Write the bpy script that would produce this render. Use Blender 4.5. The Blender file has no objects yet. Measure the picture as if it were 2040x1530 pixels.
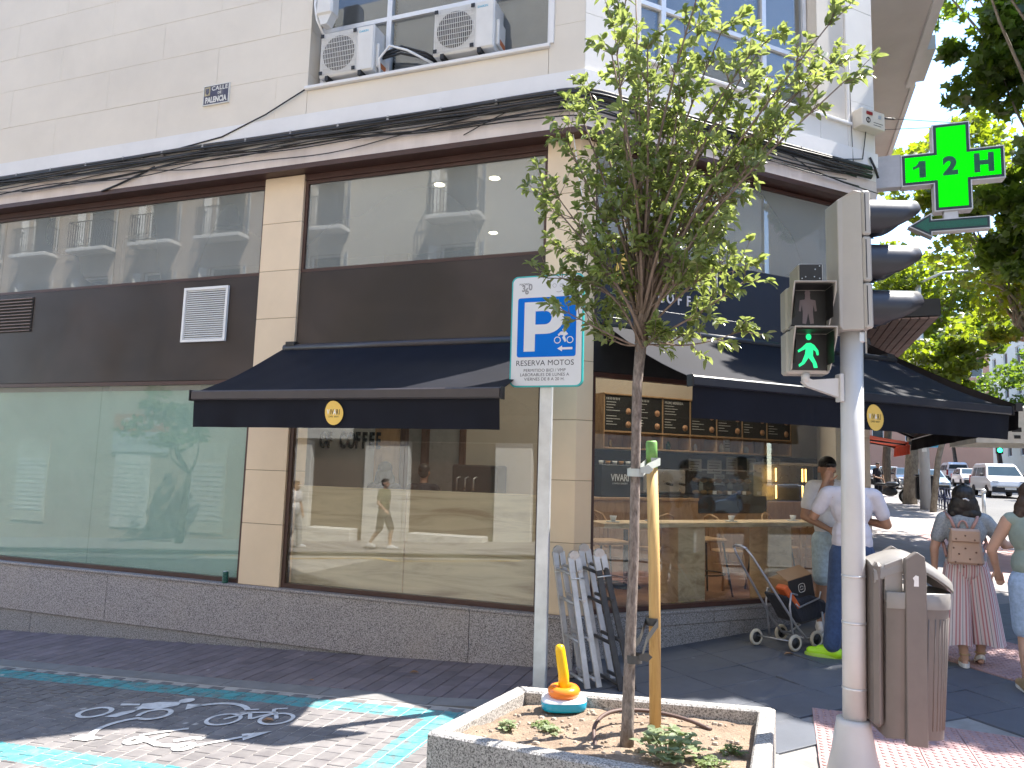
import bpy, bmesh, math, random
import numpy as np
from mathutils import Vector, Matrix, noise
R = random.Random(7)
SC = bpy.context.scene
COL = SC.collection
rad = math.radians
# ------------------------------------------------------------------ camera
yaw, pit, rol = rad(20.0527), rad(6.6156), rad(1.63704)
F = Vector((-math.sin(yaw)*math.cos(pit), math.cos(yaw)*math.cos(pit), math.sin(pit)))
R0 = Vector((math.cos(yaw), math.sin(yaw), 0)); U0 = R0.cross(F)
RX = math.cos(rol)*R0 + math.sin(rol)*U0; UX = -math.sin(rol)*R0 + math.cos(rol)*U0
cam = bpy.data.cameras.new('camera'); camo = bpy.data.objects.new('camera', cam); COL.objects.link(camo)
cam.sensor_width = 36; cam.lens = 36*1461.15/2040; cam.clip_end = 2000; cam.clip_start = .05
camo.matrix_world = Matrix(((RX.x, UX.x, -F.x, 0), (RX.y, UX.y, -F.y, 0), (RX.z, UX.z, -F.z, 1.8), (0, 0, 0, 1)))
SC.camera = camo
# ------------------------------------------------------------------ sky, sun, exposure
SUN_AZ, SUN_EL = rad(51.0), rad(58.0)          # azimuth from +Y towards +X
wd = bpy.data.worlds.new('World'); SC.world = wd; wd.use_nodes = True
nt = wd.node_tree; bg = nt.nodes['Background']
sky = nt.nodes.new('ShaderNodeTexSky'); sky.sky_type = 'NISHITA'; sky.sun_disc = False
sky.sun_elevation = SUN_EL; sky.sun_rotation = SUN_AZ; sky.altitude = 650; sky.air_density = 1.0; sky.dust_density = .1; sky.ozone_density = 2.0
nt.links.new(sky.outputs[0], bg.inputs[0]); bg.inputs[1].default_value = .145
sl = bpy.data.lights.new('sun', 'SUN'); sl.energy = 3.7; sl.angle = rad(.55); sl.color = (1, .945, .86)
so = bpy.data.objects.new('sun', sl); COL.objects.link(so)
sd = Vector((math.sin(SUN_AZ)*math.cos(SUN_EL), math.cos(SUN_AZ)*math.cos(SUN_EL), math.sin(SUN_EL)))
so.rotation_euler = sd.to_track_quat('Z', 'Y').to_euler(); so.location = (6, 6, 30)
vs = SC.view_settings; vs.view_transform = 'Standard'; vs.look = 'None'; vs.gamma = 1; vs.use_curve_mapping = False; vs.exposure = 2.14
cy = SC.cycles; cy.use_denoising = True; cy.max_bounces = 10; cy.transparent_max_bounces = 16; cy.diffuse_bounces = 4; cy.glossy_bounces = 4
cy.sample_clamp_indirect = 6; cy.caustics_reflective = False; cy.caustics_refractive = False

# ------------------------------------------------------------------ helpers
ORG = {}                     # world origin of every thing, parts are stored relative to it
def tag(o, label=None, cat=None, group=None, kind=None):
    if label: o['label'] = label
    if cat: o['category'] = cat
    if group: o['group'] = group
    if kind: o['kind'] = kind
    return o
def thing(name, loc=(0, 0, 0), label=None, cat=None, group=None, kind=None):
    o = bpy.data.objects.new(name, None); COL.objects.link(o); o.location = loc; o.empty_display_size = .1
    ORG[o] = Vector(loc)
    return tag(o, label, cat, group, kind)
def place(o, loc, rz=0):
    o.location = loc; o.rotation_euler = (0, 0, rz); return o
def copy_tree(o, parent=None, label=None, group=None):
    c = o.copy(); COL.objects.link(c); c.parent = parent
    if label: c['label'] = label
    if group: c['group'] = group
    for ch in o.children: copy_tree(ch, c)
    return c
IDF = (Vector((0, 0, 0)), Vector((1, 0, 0)), Vector((0, 1, 0)), Vector((0, 0, 1)))
def frame(o, s, t, u=(0, 0, 1)): return (Vector(o), Vector(s), Vector(t), Vector(u))
class MB:
    def __init__(self, fr=IDF): self.v = []; self.f = []; self.m = []; self.fr = fr; self.mi = 0; self.sm = []
    def tr(self, p):
        o, s, t, u = self.fr; return o + s*p[0] + t*p[1] + u*p[2]
    def add(self, vs_, fs, smooth=False, raw=False):
        b = len(self.v)
        self.v += [Vector(p) if raw else self.tr(p) for p in vs_]
        for f in fs: self.f.append([b+i for i in f]); self.m.append(self.mi); self.sm.append(smooth)
        return self
    def box(self, x0, x1, y0, y1, z0, z1):
        return self.add([(x0, y0, z0), (x1, y0, z0), (x1, y1, z0), (x0, y1, z0), (x0, y0, z1), (x1, y0, z1), (x1, y1, z1), (x0, y1, z1)],
                 [(0, 3, 2, 1), (4, 5, 6, 7), (0, 1, 5, 4), (1, 2, 6, 5), (2, 3, 7, 6), (3, 0, 4, 7)])
    def cbox(self, x0, x1, y0, y1, z0, z1, b=.004):
        # chamfered box: all 12 edges cut
        X = (x0, x0+b, x1-b, x1); Y = (y0, y0+b, y1-b, y1); Z = (z0, z0+b, z1-b, z1)
        vs_, ix = [], {}
        for i in (0, 1):
            for j in (0, 1):
                for k in (0, 1):
                    for a in range(3):
                        p = [X[1+i], Y[1+j], Z[1+k]]
                        p[a] = (X, Y, Z)[a][3*(i, j, k)[a]]
                        ix[i, j, k, a] = len(vs_); vs_.append(tuple(p))
        g = ix; fs = []
        for a in range(3):
            b1, c1 = (a+1) % 3, (a+2) % 3
            for e in (0, 1):
                q = []
                for (m, n_) in ((0, 0), (1, 0), (1, 1), (0, 1)):
                    t = [0, 0, 0]; t[a] = e; t[b1] = m; t[c1] = n_; q.append(g[t[0], t[1], t[2], a])
                fs.append(q)
            for m in (0, 1):
                for n_ in (0, 1):
                    q = []
                    for (e, ax) in ((0, b1), (0, c1), (1, c1), (1, b1)):
                        t = [0, 0, 0]; t[a] = e; t[b1] = m; t[c1] = n_; q.append(g[t[0], t[1], t[2], ax])
                    fs.append(q)
        for i in (0, 1):
            for j in (0, 1):
                for k in (0, 1): fs.append([g[i, j, k, 0], g[i, j, k, 1], g[i, j, k, 2]])
        return self.add(vs_, fs)
    def prism(self, poly, y0, y1, plane='xz'):
        n_ = len(poly)
        if plane == 'xz': a = [(p[0], y0, p[1]) for p in poly]; b = [(p[0], y1, p[1]) for p in poly]
        elif plane == 'xy': a = [(p[0], p[1], y0) for p in poly]; b = [(p[0], p[1], y1) for p in poly]
        else: a = [(y0, p[0], p[1]) for p in poly]; b = [(y1, p[0], p[1]) for p in poly]
        return self.add(a+b, [list(range(n_))[::-1], list(range(n_, 2*n_))]+[(i, (i+1) % n_, n_+(i+1) % n_, n_+i) for i in range(n_)])
    def tube(self, pts, r, n_=8, cap=True, smooth=True, raw=False):
        P = [Vector(p) if raw else self.tr(p) for p in pts]
        rr = r if isinstance(r, (list, tuple)) else [r]*len(P)
        vs_, fs = [], []; up = None
        for i, p in enumerate(P):
            d = (P[min(i+1, len(P)-1)]-P[max(i-1, 0)])
            if d.length < 1e-9: d = Vector((0, 0, 1))
            d.normalize()
            if up is None: up = Vector((0, 0, 1)) if abs(d.z) < .9 else Vector((1, 0, 0))
            s = d.cross(up)
            if s.length < 1e-4: s = d.orthogonal()
            s.normalize(); up = s.cross(d).normalized()
            for k in range(n_):
                a = 2*math.pi*k/n_; vs_.append(p+(s*math.cos(a)+up*math.sin(a))*rr[i])
        for i in range(len(P)-1):
            for k in range(n_):
                k2 = (k+1) % n_; fs.append((i*n_+k, i*n_+k2, (i+1)*n_+k2, (i+1)*n_+k))
        self.add(vs_, fs, smooth, raw=True)
        if cap:
            b = len(self.v)-len(vs_)
            for q in (list(range(n_))[::-1], [(len(P)-1)*n_+k for k in range(n_)]):
                self.f.append([b+i for i in q]); self.m.append(self.mi); self.sm.append(False)
        return self
    def lathe(self, prof, c=(0, 0, 0), n_=20, smooth=True, sx=1, sy=1):
        vs_, fs = [], []
        for (r, z) in prof:
            for k in range(n_):
                a = 2*math.pi*k/n_; vs_.append((c[0]+r*sx*math.cos(a), c[1]+r*sy*math.sin(a), c[2]+z))
        for i in range(len(prof)-1):
            for k in range(n_):
                k2 = (k+1) % n_; fs.append((i*n_+k, i*n_+k2, (i+1)*n_+k2, (i+1)*n_+k))
        fs.append(list(range(n_))[::-1]); fs.append([(len(prof)-1)*n_+k for k in range(n_)])
        return self.add(vs_, fs, smooth)
    def ell(self, c, r, n_=12, m=8, smooth=True):
        r = r if isinstance(r, (tuple, list)) else (r, r, r)
        vs_ = [(c[0], c[1], c[2]-r[2])]; fs = []
        for i in range(1, m):
            t = math.pi*i/m-math.pi/2
            for k in range(n_):
                a = 2*math.pi*k/n_; vs_.append((c[0]+r[0]*math.cos(t)*math.cos(a), c[1]+r[1]*math.cos(t)*math.sin(a), c[2]+r[2]*math.sin(t)))
        vs_.append((c[0], c[1], c[2]+r[2])); e = len(vs_)-1
        for k in range(n_):
            k2 = (k+1) % n_; fs.append((0, 1+k2, 1+k)); fs.append((e, 1+(m-2)*n_+k, 1+(m-2)*n_+k2))
            for i in range(m-2): fs.append((1+i*n_+k, 1+i*n_+k2, 1+(i+1)*n_+k2, 1+(i+1)*n_+k))
        return self.add(vs_, fs, smooth)
    def grid(self, P, smooth=True, closed_u=False):
        # P: rows of points
        nr, nc = len(P), len(P[0]); fs = []
        for i in range(nr-1):
            for k in range(nc if closed_u else nc-1): fs.append((i*nc+k, i*nc+(k+1) % nc, (i+1)*nc+(k+1) % nc, (i+1)*nc+k))
        return self.add([p for r_ in P for p in r_], fs, smooth)
    def ring(self, c, rad_, r, axis=2, n_=24, m=8, arc=(0, 2*math.pi), sx=1, sy=1):
        pts = []
        full = abs(arc[1]-arc[0]-2*math.pi) < 1e-6
        for k in range(n_+1):
            a = arc[0]+(arc[1]-arc[0])*k/n_; u, w = rad_*sx*math.cos(a), rad_*sy*math.sin(a)
            pts.append({2: (c[0]+u, c[1]+w, c[2]), 1: (c[0]+u, c[1], c[2]+w), 0: (c[0], c[1]+u, c[2]+w)}[axis])
        return self.tube(pts, r, m, cap=not full)
    def build(self, name, mats, parent=None, bevel=0, recalc=True, attr=None):
        me = bpy.data.meshes.new(name)
        o0 = ORG.get(parent, Vector((0, 0, 0))) if parent else Vector((0, 0, 0))
        me.from_pydata([tuple(p-o0) for p in self.v], [], self.f)
        if not isinstance(mats, (list, tuple)): mats = [mats]
        for m in mats: me.materials.append(m)
        me.polygons.foreach_set('use_smooth', self.sm); me.polygons.foreach_set('material_index', self.m)
        if recalc:
            bm = bmesh.new(); bm.from_mesh(me); bmesh.ops.recalc_face_normals(bm, faces=bm.faces)
            if bevel: bmesh.ops.bevel(bm, geom=bm.edges, offset=bevel, segments=1, affect='EDGES', clamp_overlap=True)
            bm.to_mesh(me); bm.free()
        me.update()
        o = bpy.data.objects.new(name, me); COL.objects.link(o)
        if parent: o.parent = parent; ORG[o] = o0
        else: ORG[o] = Vector((0, 0, 0))
        return o
def share(name, me, parent, loc, rot=None, scale=None):
    o = bpy.data.objects.new(name, me); COL.objects.link(o); o.parent = parent
    o.location = Vector(loc)-(ORG.get(parent, Vector((0, 0, 0))) if parent else Vector((0, 0, 0)))
    if rot: o.rotation_euler = rot
    if scale: o.scale = scale
    return o
_font = None
def text_mesh(txt, size=1, extr=0, bold=0, align='CENTER', spacing=1, xs=1):
    cu = bpy.data.curves.new('t', 'FONT'); cu.body = txt; cu.size = size; cu.extrude = extr; cu.align_x = align; cu.align_y = 'CENTER'
    cu.offset = bold; cu.space_character = spacing; cu.resolution_u = 3
    ob = bpy.data.objects.new('t', cu); COL.objects.link(ob)
    me = bpy.data.meshes.new_from_object(ob.evaluated_get(bpy.context.evaluated_depsgraph_get()))
    v = [Vector((p.co.x*xs, p.co.y, p.co.z)) for p in me.vertices]; f = [list(p.vertices) for p in me.polygons]
    bpy.data.objects.remove(ob); bpy.data.curves.remove(cu); bpy.data.meshes.remove(me)
    return v, f
def put_text(mb, txt, o, s, u, size, off=.0015, extr=0, bold=0, align='CENTER', spacing=1, xs=1):
    """text lying in the plane (s right, u up) at o, pushed off along s x u"""
    s, u, o = Vector(s).normalized(), Vector(u).normalized(), Vector(o); n_ = s.cross(u)
    v, f = text_mesh(txt, size, extr, bold, align, spacing, xs)
    mb.add([o+s*p.x+u*p.y+n_*(p.z+off) for p in v], f, raw=True)
# ------------------------------------------------------------------ materials
def newmat(name):
    m = bpy.data.materials.new(name); m.use_nodes = True
    return m, m.node_tree, m.node_tree.nodes['Principled BSDF']
def N(t, typ, **kw):
    n_ = t.nodes.new(typ)
    for k, v in kw.items(): setattr(n_, k, v)
    return n_
def rgb(c): return (c[0], c[1], c[2], 1)
def noise_n(t, scale, detail=4, rough=.55, vec=None, dist=0):
    n_ = N(t, 'ShaderNodeTexNoise'); n_.inputs['Scale'].default_value = scale; n_.inputs['Detail'].default_value = detail
    n_.inputs['Roughness'].default_value = rough; n_.inputs['Distortion'].default_value = dist
    if vec: t.links.new(vec, n_.inputs['Vector'])
    return n_
def ramp(t, fac, stops, interp='LINEAR'):
    r = N(t, 'ShaderNodeValToRGB'); r.color_ramp.interpolation = interp
    while len(r.color_ramp.elements) < len(stops): r.color_ramp.elements.new(.5)
    for e, (p, c) in zip(r.color_ramp.elements, stops):
        e.position = p; e.color = rgb(c) if isinstance(c, (tuple, list)) else (c, c, c, 1)
    t.links.new(fac, r.inputs[0]); return r
def mixc(t, fac, a, b, blend='MIX'):
    n_ = N(t, 'ShaderNodeMix', data_type='RGBA', blend_type=blend)
    for i, x in ((0, fac), (6, a), (7, b)):
        if hasattr(x, 'is_linked') or hasattr(x, 'links'): t.links.new(x, n_.inputs[i])
        elif i == 0: n_.inputs[0].default_value = x
        else: n_.inputs[i].default_value = rgb(x)
    return n_.outputs[2]
def coords(t, mode='Object', scale=None):
    if mode == 'World': v = N(t, 'ShaderNodeNewGeometry').outputs['Position']
    else: v = N(t, 'ShaderNodeTexCoord').outputs[mode]
    if scale:
        mp = N(t, 'ShaderNodeMapping'); mp.inputs['Scale'].default_value = scale; t.links.new(v, mp.inputs[0]); v = mp.outputs[0]
    return v
def bump(t, b, h, strength=.3, dist=.01):
    n_ = N(t, 'ShaderNodeBump'); n_.inputs['Strength'].default_value = strength; n_.inputs['Distance'].default_value = dist
    t.links.new(h, n_.inputs['Height']); t.links.new(n_.outputs[0], b.inputs['Normal']); return n_
def mat(name, col, rough=.6, metal=0, var=.12, scale=6, bmp=0, bscale=60, spec=.5, dirt=0, dcol=(.05, .045, .04), coat=0, mode='World', stretch=None, rvar=.1, per=0):
    m, t, b = newmat(name)
    v = coords(t, mode, stretch)
    n1 = noise_n(t, scale, 5, .6, v)
    dk = tuple(max(0, c*(1-var)) for c in col); lt = tuple(min(1, c*(1+var)) for c in col)
    c_ = ramp(t, n1.outputs[0], [(.3, dk), (.7, lt)]).outputs[0]
    if per:
        oi = N(t, 'ShaderNodeObjectInfo'); k = N(t, 'ShaderNodeMapRange'); k.inputs[3].default_value = 1-per; k.inputs[4].default_value = 1+per
        t.links.new(oi.outputs['Random'], k.inputs[0]); h = N(t, 'ShaderNodeHueSaturation'); t.links.new(k.outputs[0], h.inputs['Value']); t.links.new(c_, h.inputs['Color']); c_ = h.outputs[0]
    if dirt:
        n2 = noise_n(t, scale*.45, 8, .7, v, .6); f = ramp(t, n2.outputs[0], [(.48, 0), (.75, dirt)]).outputs[0]
        c_ = mixc(t, f, c_, dcol)
    t.links.new(c_, b.inputs['Base Color'])
    b.inputs['Metallic'].default_value = metal; b.inputs['Specular IOR Level'].default_value = spec
    if coat: b.inputs['Coat Weight'].default_value = coat; b.inputs['Coat Roughness'].default_value = .06
    if rvar:
        n3 = noise_n(t, scale*2.3, 4, .6, v); k = N(t, 'ShaderNodeMapRange'); k.inputs[3].default_value = max(.02, rough-rvar); k.inputs[4].default_value = min(1, rough+rvar)
        t.links.new(n3.outputs[0], k.inputs[0]); t.links.new(k.outputs[0], b.inputs['Roughness'])
    else: b.inputs['Roughness'].default_value = rough
    if bmp: bump(t, b, noise_n(t, bscale, 5, .6, v).outputs[0], bmp, .01)
    return m
def glass(name, tint=(1, 1, 1), boost=.9, base=.045, haze=0, hcol=(.5, .55, .52)):
    m, t, b = newmat(name); out = t.nodes['Material Output']
    tr = N(t, 'ShaderNodeBsdfTransparent'); tr.inputs[0].default_value = rgb(tint)
    gl = N(t, 'ShaderNodeBsdfGlossy'); gl.inputs['Roughness'].default_value = 0
    lw = N(t, 'ShaderNodeLayerWeight'); lw.inputs[0].default_value = .5; pw = N(t, 'ShaderNodeMath', operation='POWER'); t.links.new(lw.outputs['Facing'], pw.inputs[0]); pw.inputs[1].default_value = 4.5
    ma = N(t, 'ShaderNodeMath', operation='MULTIPLY_ADD'); ma.inputs[1].default_value = boost; ma.inputs[2].default_value = base; ma.use_clamp = True   # Schlick, the same from both sides
    t.links.new(pw.outputs[0], ma.inputs[0])
    mx = N(t, 'ShaderNodeMixShader'); t.links.new(ma.outputs[0], mx.inputs[0])
    a = tr.outputs[0]
    if haze:      # dust on the pane
        df = N(t, 'ShaderNodeBsdfDiffuse'); df.inputs[0].default_value = rgb(hcol)
        h = noise_n(t, .45, 1.5, .5, coords(t, 'World')); f = ramp(t, h.outputs[0], [(.3, haze*.6), (.7, haze)])
        mh = N(t, 'ShaderNodeMixShader'); t.links.new(f.outputs[0], mh.inputs[0]); t.links.new(a, mh.inputs[1]); t.links.new(df.outputs[0], mh.inputs[2]); a = mh.outputs[0]
    t.links.new(a, mx.inputs[1]); t.links.new(gl.outputs[0], mx.inputs[2]); t.links.new(mx.outputs[0], out.inputs[0])
    t.nodes.remove(b); return m
def emit(name, col, s=1, base=None):
    m, t, b = newmat(name); b.inputs['Base Color'].default_value = rgb(base or col); b.inputs['Emission Color'].default_value = rgb(col); b.inputs['Emission Strength'].default_value = s
    return m
def leafmat(name, top, under, trans=.4, gloss=.3, var=.35):
    m, t, b = newmat(name); out = t.nodes['Material Output']
    g = N(t, 'ShaderNodeNewGeometry'); v = g.outputs['Position']
    n1 = noise_n(t, 3.2, 3, .6, v); n2 = noise_n(t, 19, 2, .5, v)
    dk = tuple(c*(1-var) for c in top); lt = (top[0]*(1+var*1.3), top[1]*(1+var), top[2]*(1+var*.4))
    c1 = ramp(t, n1.outputs[0], [(.3, dk), (.7, lt)]).outputs[0]
    c1 = mixc(t, ramp(t, n2.outputs[0], [(.4, 0), (.65, .5)]).outputs[0], c1, under)
    t.links.new(c1, b.inputs['Base Color']); b.inputs['Roughness'].default_value = gloss; b.inputs['Specular IOR Level'].default_value = .85
    tl = N(t, 'ShaderNodeBsdfTranslucent'); hs = N(t, 'ShaderNodeHueSaturation'); hs.inputs['Hue'].default_value = .482; hs.inputs['Saturation'].default_value = 1.12; hs.inputs['Value'].default_value = 2.4
    t.links.new(c1, hs.inputs['Color']); t.links.new(hs.outputs[0], tl.inputs[0])
    mx = N(t, 'ShaderNodeMixShader'); mx.inputs[0].default_value = trans
    t.links.new(b.outputs[0], mx.inputs[1]); t.links.new(tl.outputs[0], mx.inputs[2]); t.links.new(mx.outputs[0], out.inputs[0])
    return m
# ------------------------------------------------------------------ terrain height
def sst(a, b, x):
    k = min(1, max(0, (x-a)/(b-a))); return k*k*(3-2*k)
def G(x, y):
    gx = .051*(min(max(x, -60), .3)+2.17)-.02*min(max(x-.3, 0), 4)
    gy = .015*(max(y, 3)-6.7) if y < 6.7 else (.045*(y-6.7) if y < 9.2 else .1125+.022*min(y-9.2, 160))
    return gx*(1-.75*sst(8, 14, y)*(1 if x < .3 else 0))+gy+.045*sst(-2.2, -1.4, x)
Y0 = 6.716
AX = Vector((-1.795, Y0, 0)); CD = Vector((.70711, .70711, 0)); CN = Vector((.70711, -.70711, 0)); CL = 3.96
FL = frame((0, Y0, 0), (1, 0, 0), (0, -1, 0))       # left front: s along X, o outwards
FC = frame(AX, CD, CN)                              # corner front
BX = AX+CD*CL
FR_ = frame((BX.x, BX.y, 0), (0, 1, 0), (1, 0, 0))  # main street front
# ================================================================== materials of the place
m_wall = mat('cream_render', (.725, .655, .555), .85, var=.05, scale=1.1, bmp=.08, bscale=90, dirt=.18, dcol=(.45, .4, .35))
m_wall_c = mat('pale_render', (.75, .72, .67), .85, var=.05, scale=1.3, bmp=.08, bscale=90, dirt=.15, dcol=(.5, .47, .44))
m_band = mat('white_band_paint', (.76, .74, .72), .8, var=.04, scale=2, bmp=.05, dirt=.2, dcol=(.5, .48, .46))
m_mauve = mat('stained_beam_paint', (.68, .60, .55), .8, var=.1, scale=1.2, bmp=.1, dirt=.4, dcol=(.42, .32, .28), stretch=(3, 3, .7))
m_brown = mat('brown_lacquered_metal', (.062, .028, .022), .42, var=.2, scale=3, bmp=.05, bscale=200)
m_tile = mat('cream_tile', (.76, .60, .42), .5, var=.05, scale=2, bmp=.03, dirt=.1, dcol=(.5, .38, .26), per=.05)
m_tile2 = mat('pale_cream_tile', (.72, .60, .46), .5, var=.05, scale=2, bmp=.03, dirt=.1, dcol=(.5, .4, .3), per=.04)
m_grout = mat('grout', (.36, .27, .18), .9)
def granite(name, base, k=1):
    m, t, b = newmat(name); v = coords(t, 'World')
    a = noise_n(t, 95, 3, .7, v); a2 = noise_n(t, 160, 2, .6, v); big = noise_n(t, 1.3, 4, .6, v)
    c1 = ramp(t, a.outputs[0], [(.36, tuple(x*.22 for x in base)), (.47, base), (.6, tuple(min(1, x*1.55) for x in base))]).outputs[0]
    c2 = mixc(t, ramp(t, a2.outputs[0], [(.56, 0), (.64, .8)]).outputs[0], c1, (.035, .033, .034))
    c3 = mixc(t, ramp(t, big.outputs[0], [(.5, 0), (.8, .35*k)]).outputs[0], c2, (.42, .36, .31))
    t.links.new(c3, b.inputs['Base Color']); b.inputs['Roughness'].default_value = .6
    bump(t, b, a.outputs[0], .1, .004); return m
m_granite = granite('speckled_granite', (.315, .29, .29))
m_granite_d = granite('grey_granite', (.25, .245, .25), .3)
def panel_mat():
    m, t, b = newmat('brown_black_panel'); v = coords(t, 'World')
    n1 = noise_n(t, .9, 3, .5, v, .4); c = ramp(t, n1.outputs[0], [(.35, (.016, .010, .009)), (.7, (.045, .030, .026))]).outputs[0]
    t.links.new(c, b.inputs['Base Color']); r = ramp(t, noise_n(t, 1.4, 3, .5, v).outputs[0], [(.3, .3), (.7, .5)]).outputs[0]
    t.links.new(r, b.inputs['Roughness']); b.inputs['Specular IOR Level'].default_value = .45
    bump(t, b, noise_n(t, 3, 2, .5, v).outputs[0], .06, .02); return m
m_panel = panel_mat()
m_navy_panel = mat('navy_panel', (.012, .018, .036), .35, var=.15, scale=1, rvar=.05)
m_glass = glass('shop_glass', (.92, .95, .94), .85, .085, .03)
m_glass_up = glass('transom_glass', (.8, .84, .82), .85, .11, .55, (.42, .445, .435))
m_glass_g = glass('milky_glass', (.95, .97, .96), .8, .05, .2, (.50, .60, .55))
m_glass_w = glass('window_glass', (.9, .93, .94), .9, .075)
m_white = mat('white_lacquer', (.8, .8, .79), .4, var=.05, scale=4, dirt=.12, dcol=(.5, .48, .45))
m_alu = mat('white_aluminium', (.72, .72, .72), .35, metal=.2, var=.05)
m_blind = mat('grey_blind', (.30, .30, .33), .5, var=.1, scale=3)
m_dark = mat('dark_void', (.02, .019, .018), .8)
m_plank_soffit = mat('bay_soffit_paint', (.60, .57, .53), .85, var=.06, scale=1.5, bmp=.1, bscale=60)
m_green = mat('green_screen_film', (.36, .56, .47), .75, var=.13, scale=.7, dirt=.4, dcol=(.55, .68, .63))  # raised tone and pale blotches paint back light into the film
m_black = mat('black_plastic', (.015, .015, .016), .5, var=.2)
m_galv = mat('galvanised_steel', (.62, .64, .65), .42, metal=.55, var=.16, scale=5, dirt=.25, dcol=(.4, .42, .43))
m_grey_paint = mat('grey_pole_paint', (.56, .56, .555), .38, var=.05, scale=4, dirt=.12, dcol=(.4, .37, .33), coat=.1)
# ================================================================== ground
def sheet(name, x0, x1, y0, y1, nx, ny, dz, m, parent=None, kind='structure', mask=None, fr=None):
    mb = MB(); P = []
    for j in range(ny+1):
        row = []
        for i in range(nx+1):
            x = x0+(x1-x0)*i/nx; y = y0+(y1-y0)*j/ny
            if fr: w = fr[0]+fr[1]*x+fr[2]*y; x, y = w.x, w.y
            row.append((x, y, G(x, y)+dz))
        P.append(row)
    mb.grid(P, False); o = mb.build(name, m, parent)
    if kind: o['kind'] = kind
    return o
def asphalt():
    m, t, b = newmat('asphalt'); v = coords(t, 'World')
    a = noise_n(t, 120, 4, .7, v); c = noise_n(t, .35, 5, .6, v)
    c1 = ramp(t, a.outputs[0], [(.3, (.075, .075, .078)), (.7, (.16, .158, .155))]).outputs[0]
    c2 = mixc(t, ramp(t, c.outputs[0], [(.4, 0), (.7, .5)]).outputs[0], c1, (.17, .168, .165))
    t.links.new(c2, b.inputs['Base Color']); b.inputs['Roughness'].default_value = .85; bump(t, b, a.outputs[0], .3, .01); return m
m_asph = asphalt()
# one sheet to the horizon, finer near the corner
xs = [-400, -200, -80, -40, -20, -14]+[-12+i*.75 for i in range(33)]+[14, 18, 24, 40, 80, 200, 400]
ys = [-400, -150, -60, -30, -14]+[-10+i*.75 for i in range(36)]+[18, 21, 25, 30, 36, 44, 55, 70, 90, 120, 169.2, 250, 400]
mb = MB(); mb.grid([[(x, y, G(x, y)-.035) for x in xs] for y in ys], True); o = mb.build('ground', m_asph, recalc=False); o['kind'] = 'structure'
def in_building(x, y, e=0):
    if y < Y0-e: return False
    if x < AX.x: return True
    d = (Vector((x, y, 0))-AX).dot(CN); return d < e and x < BX.x+e
# road pavers with painted bay lines
def paver_mat():
    m, t, b = newmat('road_paver'); v = coords(t, 'World'); sp = N(t, 'ShaderNodeSeparateXYZ'); t.links.new(v, sp.inputs[0])
    n1 = noise_n(t, 7, 4, .6, v); n2 = noise_n(t, 150, 3, .7, v); n0 = noise_n(t, 1.0, 3, .5, v)
    c = ramp(t, n1.outputs[0], [(.3, (.125, .115, .117)), (.7, (.20, .187, .183))]).outputs[0]
    oi = N(t, 'ShaderNodeObjectInfo'); k = N(t, 'ShaderNodeMapRange'); k.inputs[3].default_value = .86; k.inputs[4].default_value = 1.12
    t.links.new(oi.outputs['Random'], k.inputs[0]); h = N(t, 'ShaderNodeHueSaturation'); t.links.new(k.outputs[0], h.inputs['Value']); t.links.new(c, h.inputs['Color']); c = h.outputs[0]
    def band(axis, lo, hi):
        a = N(t, 'ShaderNodeMath', operation='ADD'); t.links.new(sp.outputs[axis], a.inputs[0])
        q = N(t, 'ShaderNodeMath', operation='MULTIPLY_ADD'); t.links.new(noise_n(t, 26, 3, .6, v).outputs[0], q.inputs[0]); q.inputs[1].default_value = .05; q.inputs[2].default_value = -.025; t.links.new(q.outputs[0], a.inputs[1])
        c_ = N(t, 'ShaderNodeMath', operation='COMPARE'); t.links.new(a.outputs[0], c_.inputs[0]); c_.inputs[1].default_value = (lo+hi)/2; c_.inputs[2].default_value = (hi-lo)/2; return c_.outputs[0]
    def mx(a, b_, op='MAXIMUM'):
        q = N(t, 'ShaderNodeMath', operation=op)
        for i, s in ((0, a), (1, b_)):
            if isinstance(s, (int, float)): q.inputs[i].default_value = s
            else: t.links.new(s, q.inputs[i])
        return q.outputs[0]
    f = mx(mx(band(1, 5.09, 5.29), band(1, 3.62, 3.86)), mx(band(0, -2.47, -2.24), mx(band(1, 3.62, 5.2), 1, 'MINIMUM'), 'MINIMUM'))
    wear = ramp(t, noise_n(t, 9, 6, .75, v).outputs[0], [(.33, .05), (.56, .85)]).outputs[0]
    c = mixc(t, mx(f, wear, 'MULTIPLY'), c, (.05, .31, .33))
    spots = N(t, 'ShaderNodeTexVoronoi'); spots.inputs['Scale'].default_value = 3.4; t.links.new(v, spots.inputs['Vector'])
    c = mixc(t, mx(ramp(t, spots.outputs['Distance'], [(.06, 1), (.11, 0)]).outputs[0], ramp(t, n0.outputs[0], [(.40, 0), (.5, .8)]).outputs[0], 'MULTIPLY'), c, (.5, .48, .46))
    t.links.new(c, b.inputs['Base Color']); b.inputs['Roughness'].default_value = .8; bump(t, b, n2.outputs[0], .25, .006)
    return m
m_paver = paver_mat()
m_mortar = mat('pale_mortar', (.36, .335, .31), .95, var=.15, scale=8, bmp=.3, bscale=120)
road = sheet('paved_road', -14, -1.9, -2.6, 5.40, 90, 60, -.0005, m_mortar)
def unit_paver(w, l, h=.03, b=.006):
    mb = MB(); mb.cbox(-w/2, w/2, -l/2, l/2, -h, 0, b); o = mb.build('p', m_paver); me = o.data; bpy.data.objects.remove(o); return me
PW, PL = .14, .122
me_p = unit_paver(PW-.007, PL-.007, b=.004)
near, far_ = [], []
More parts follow.
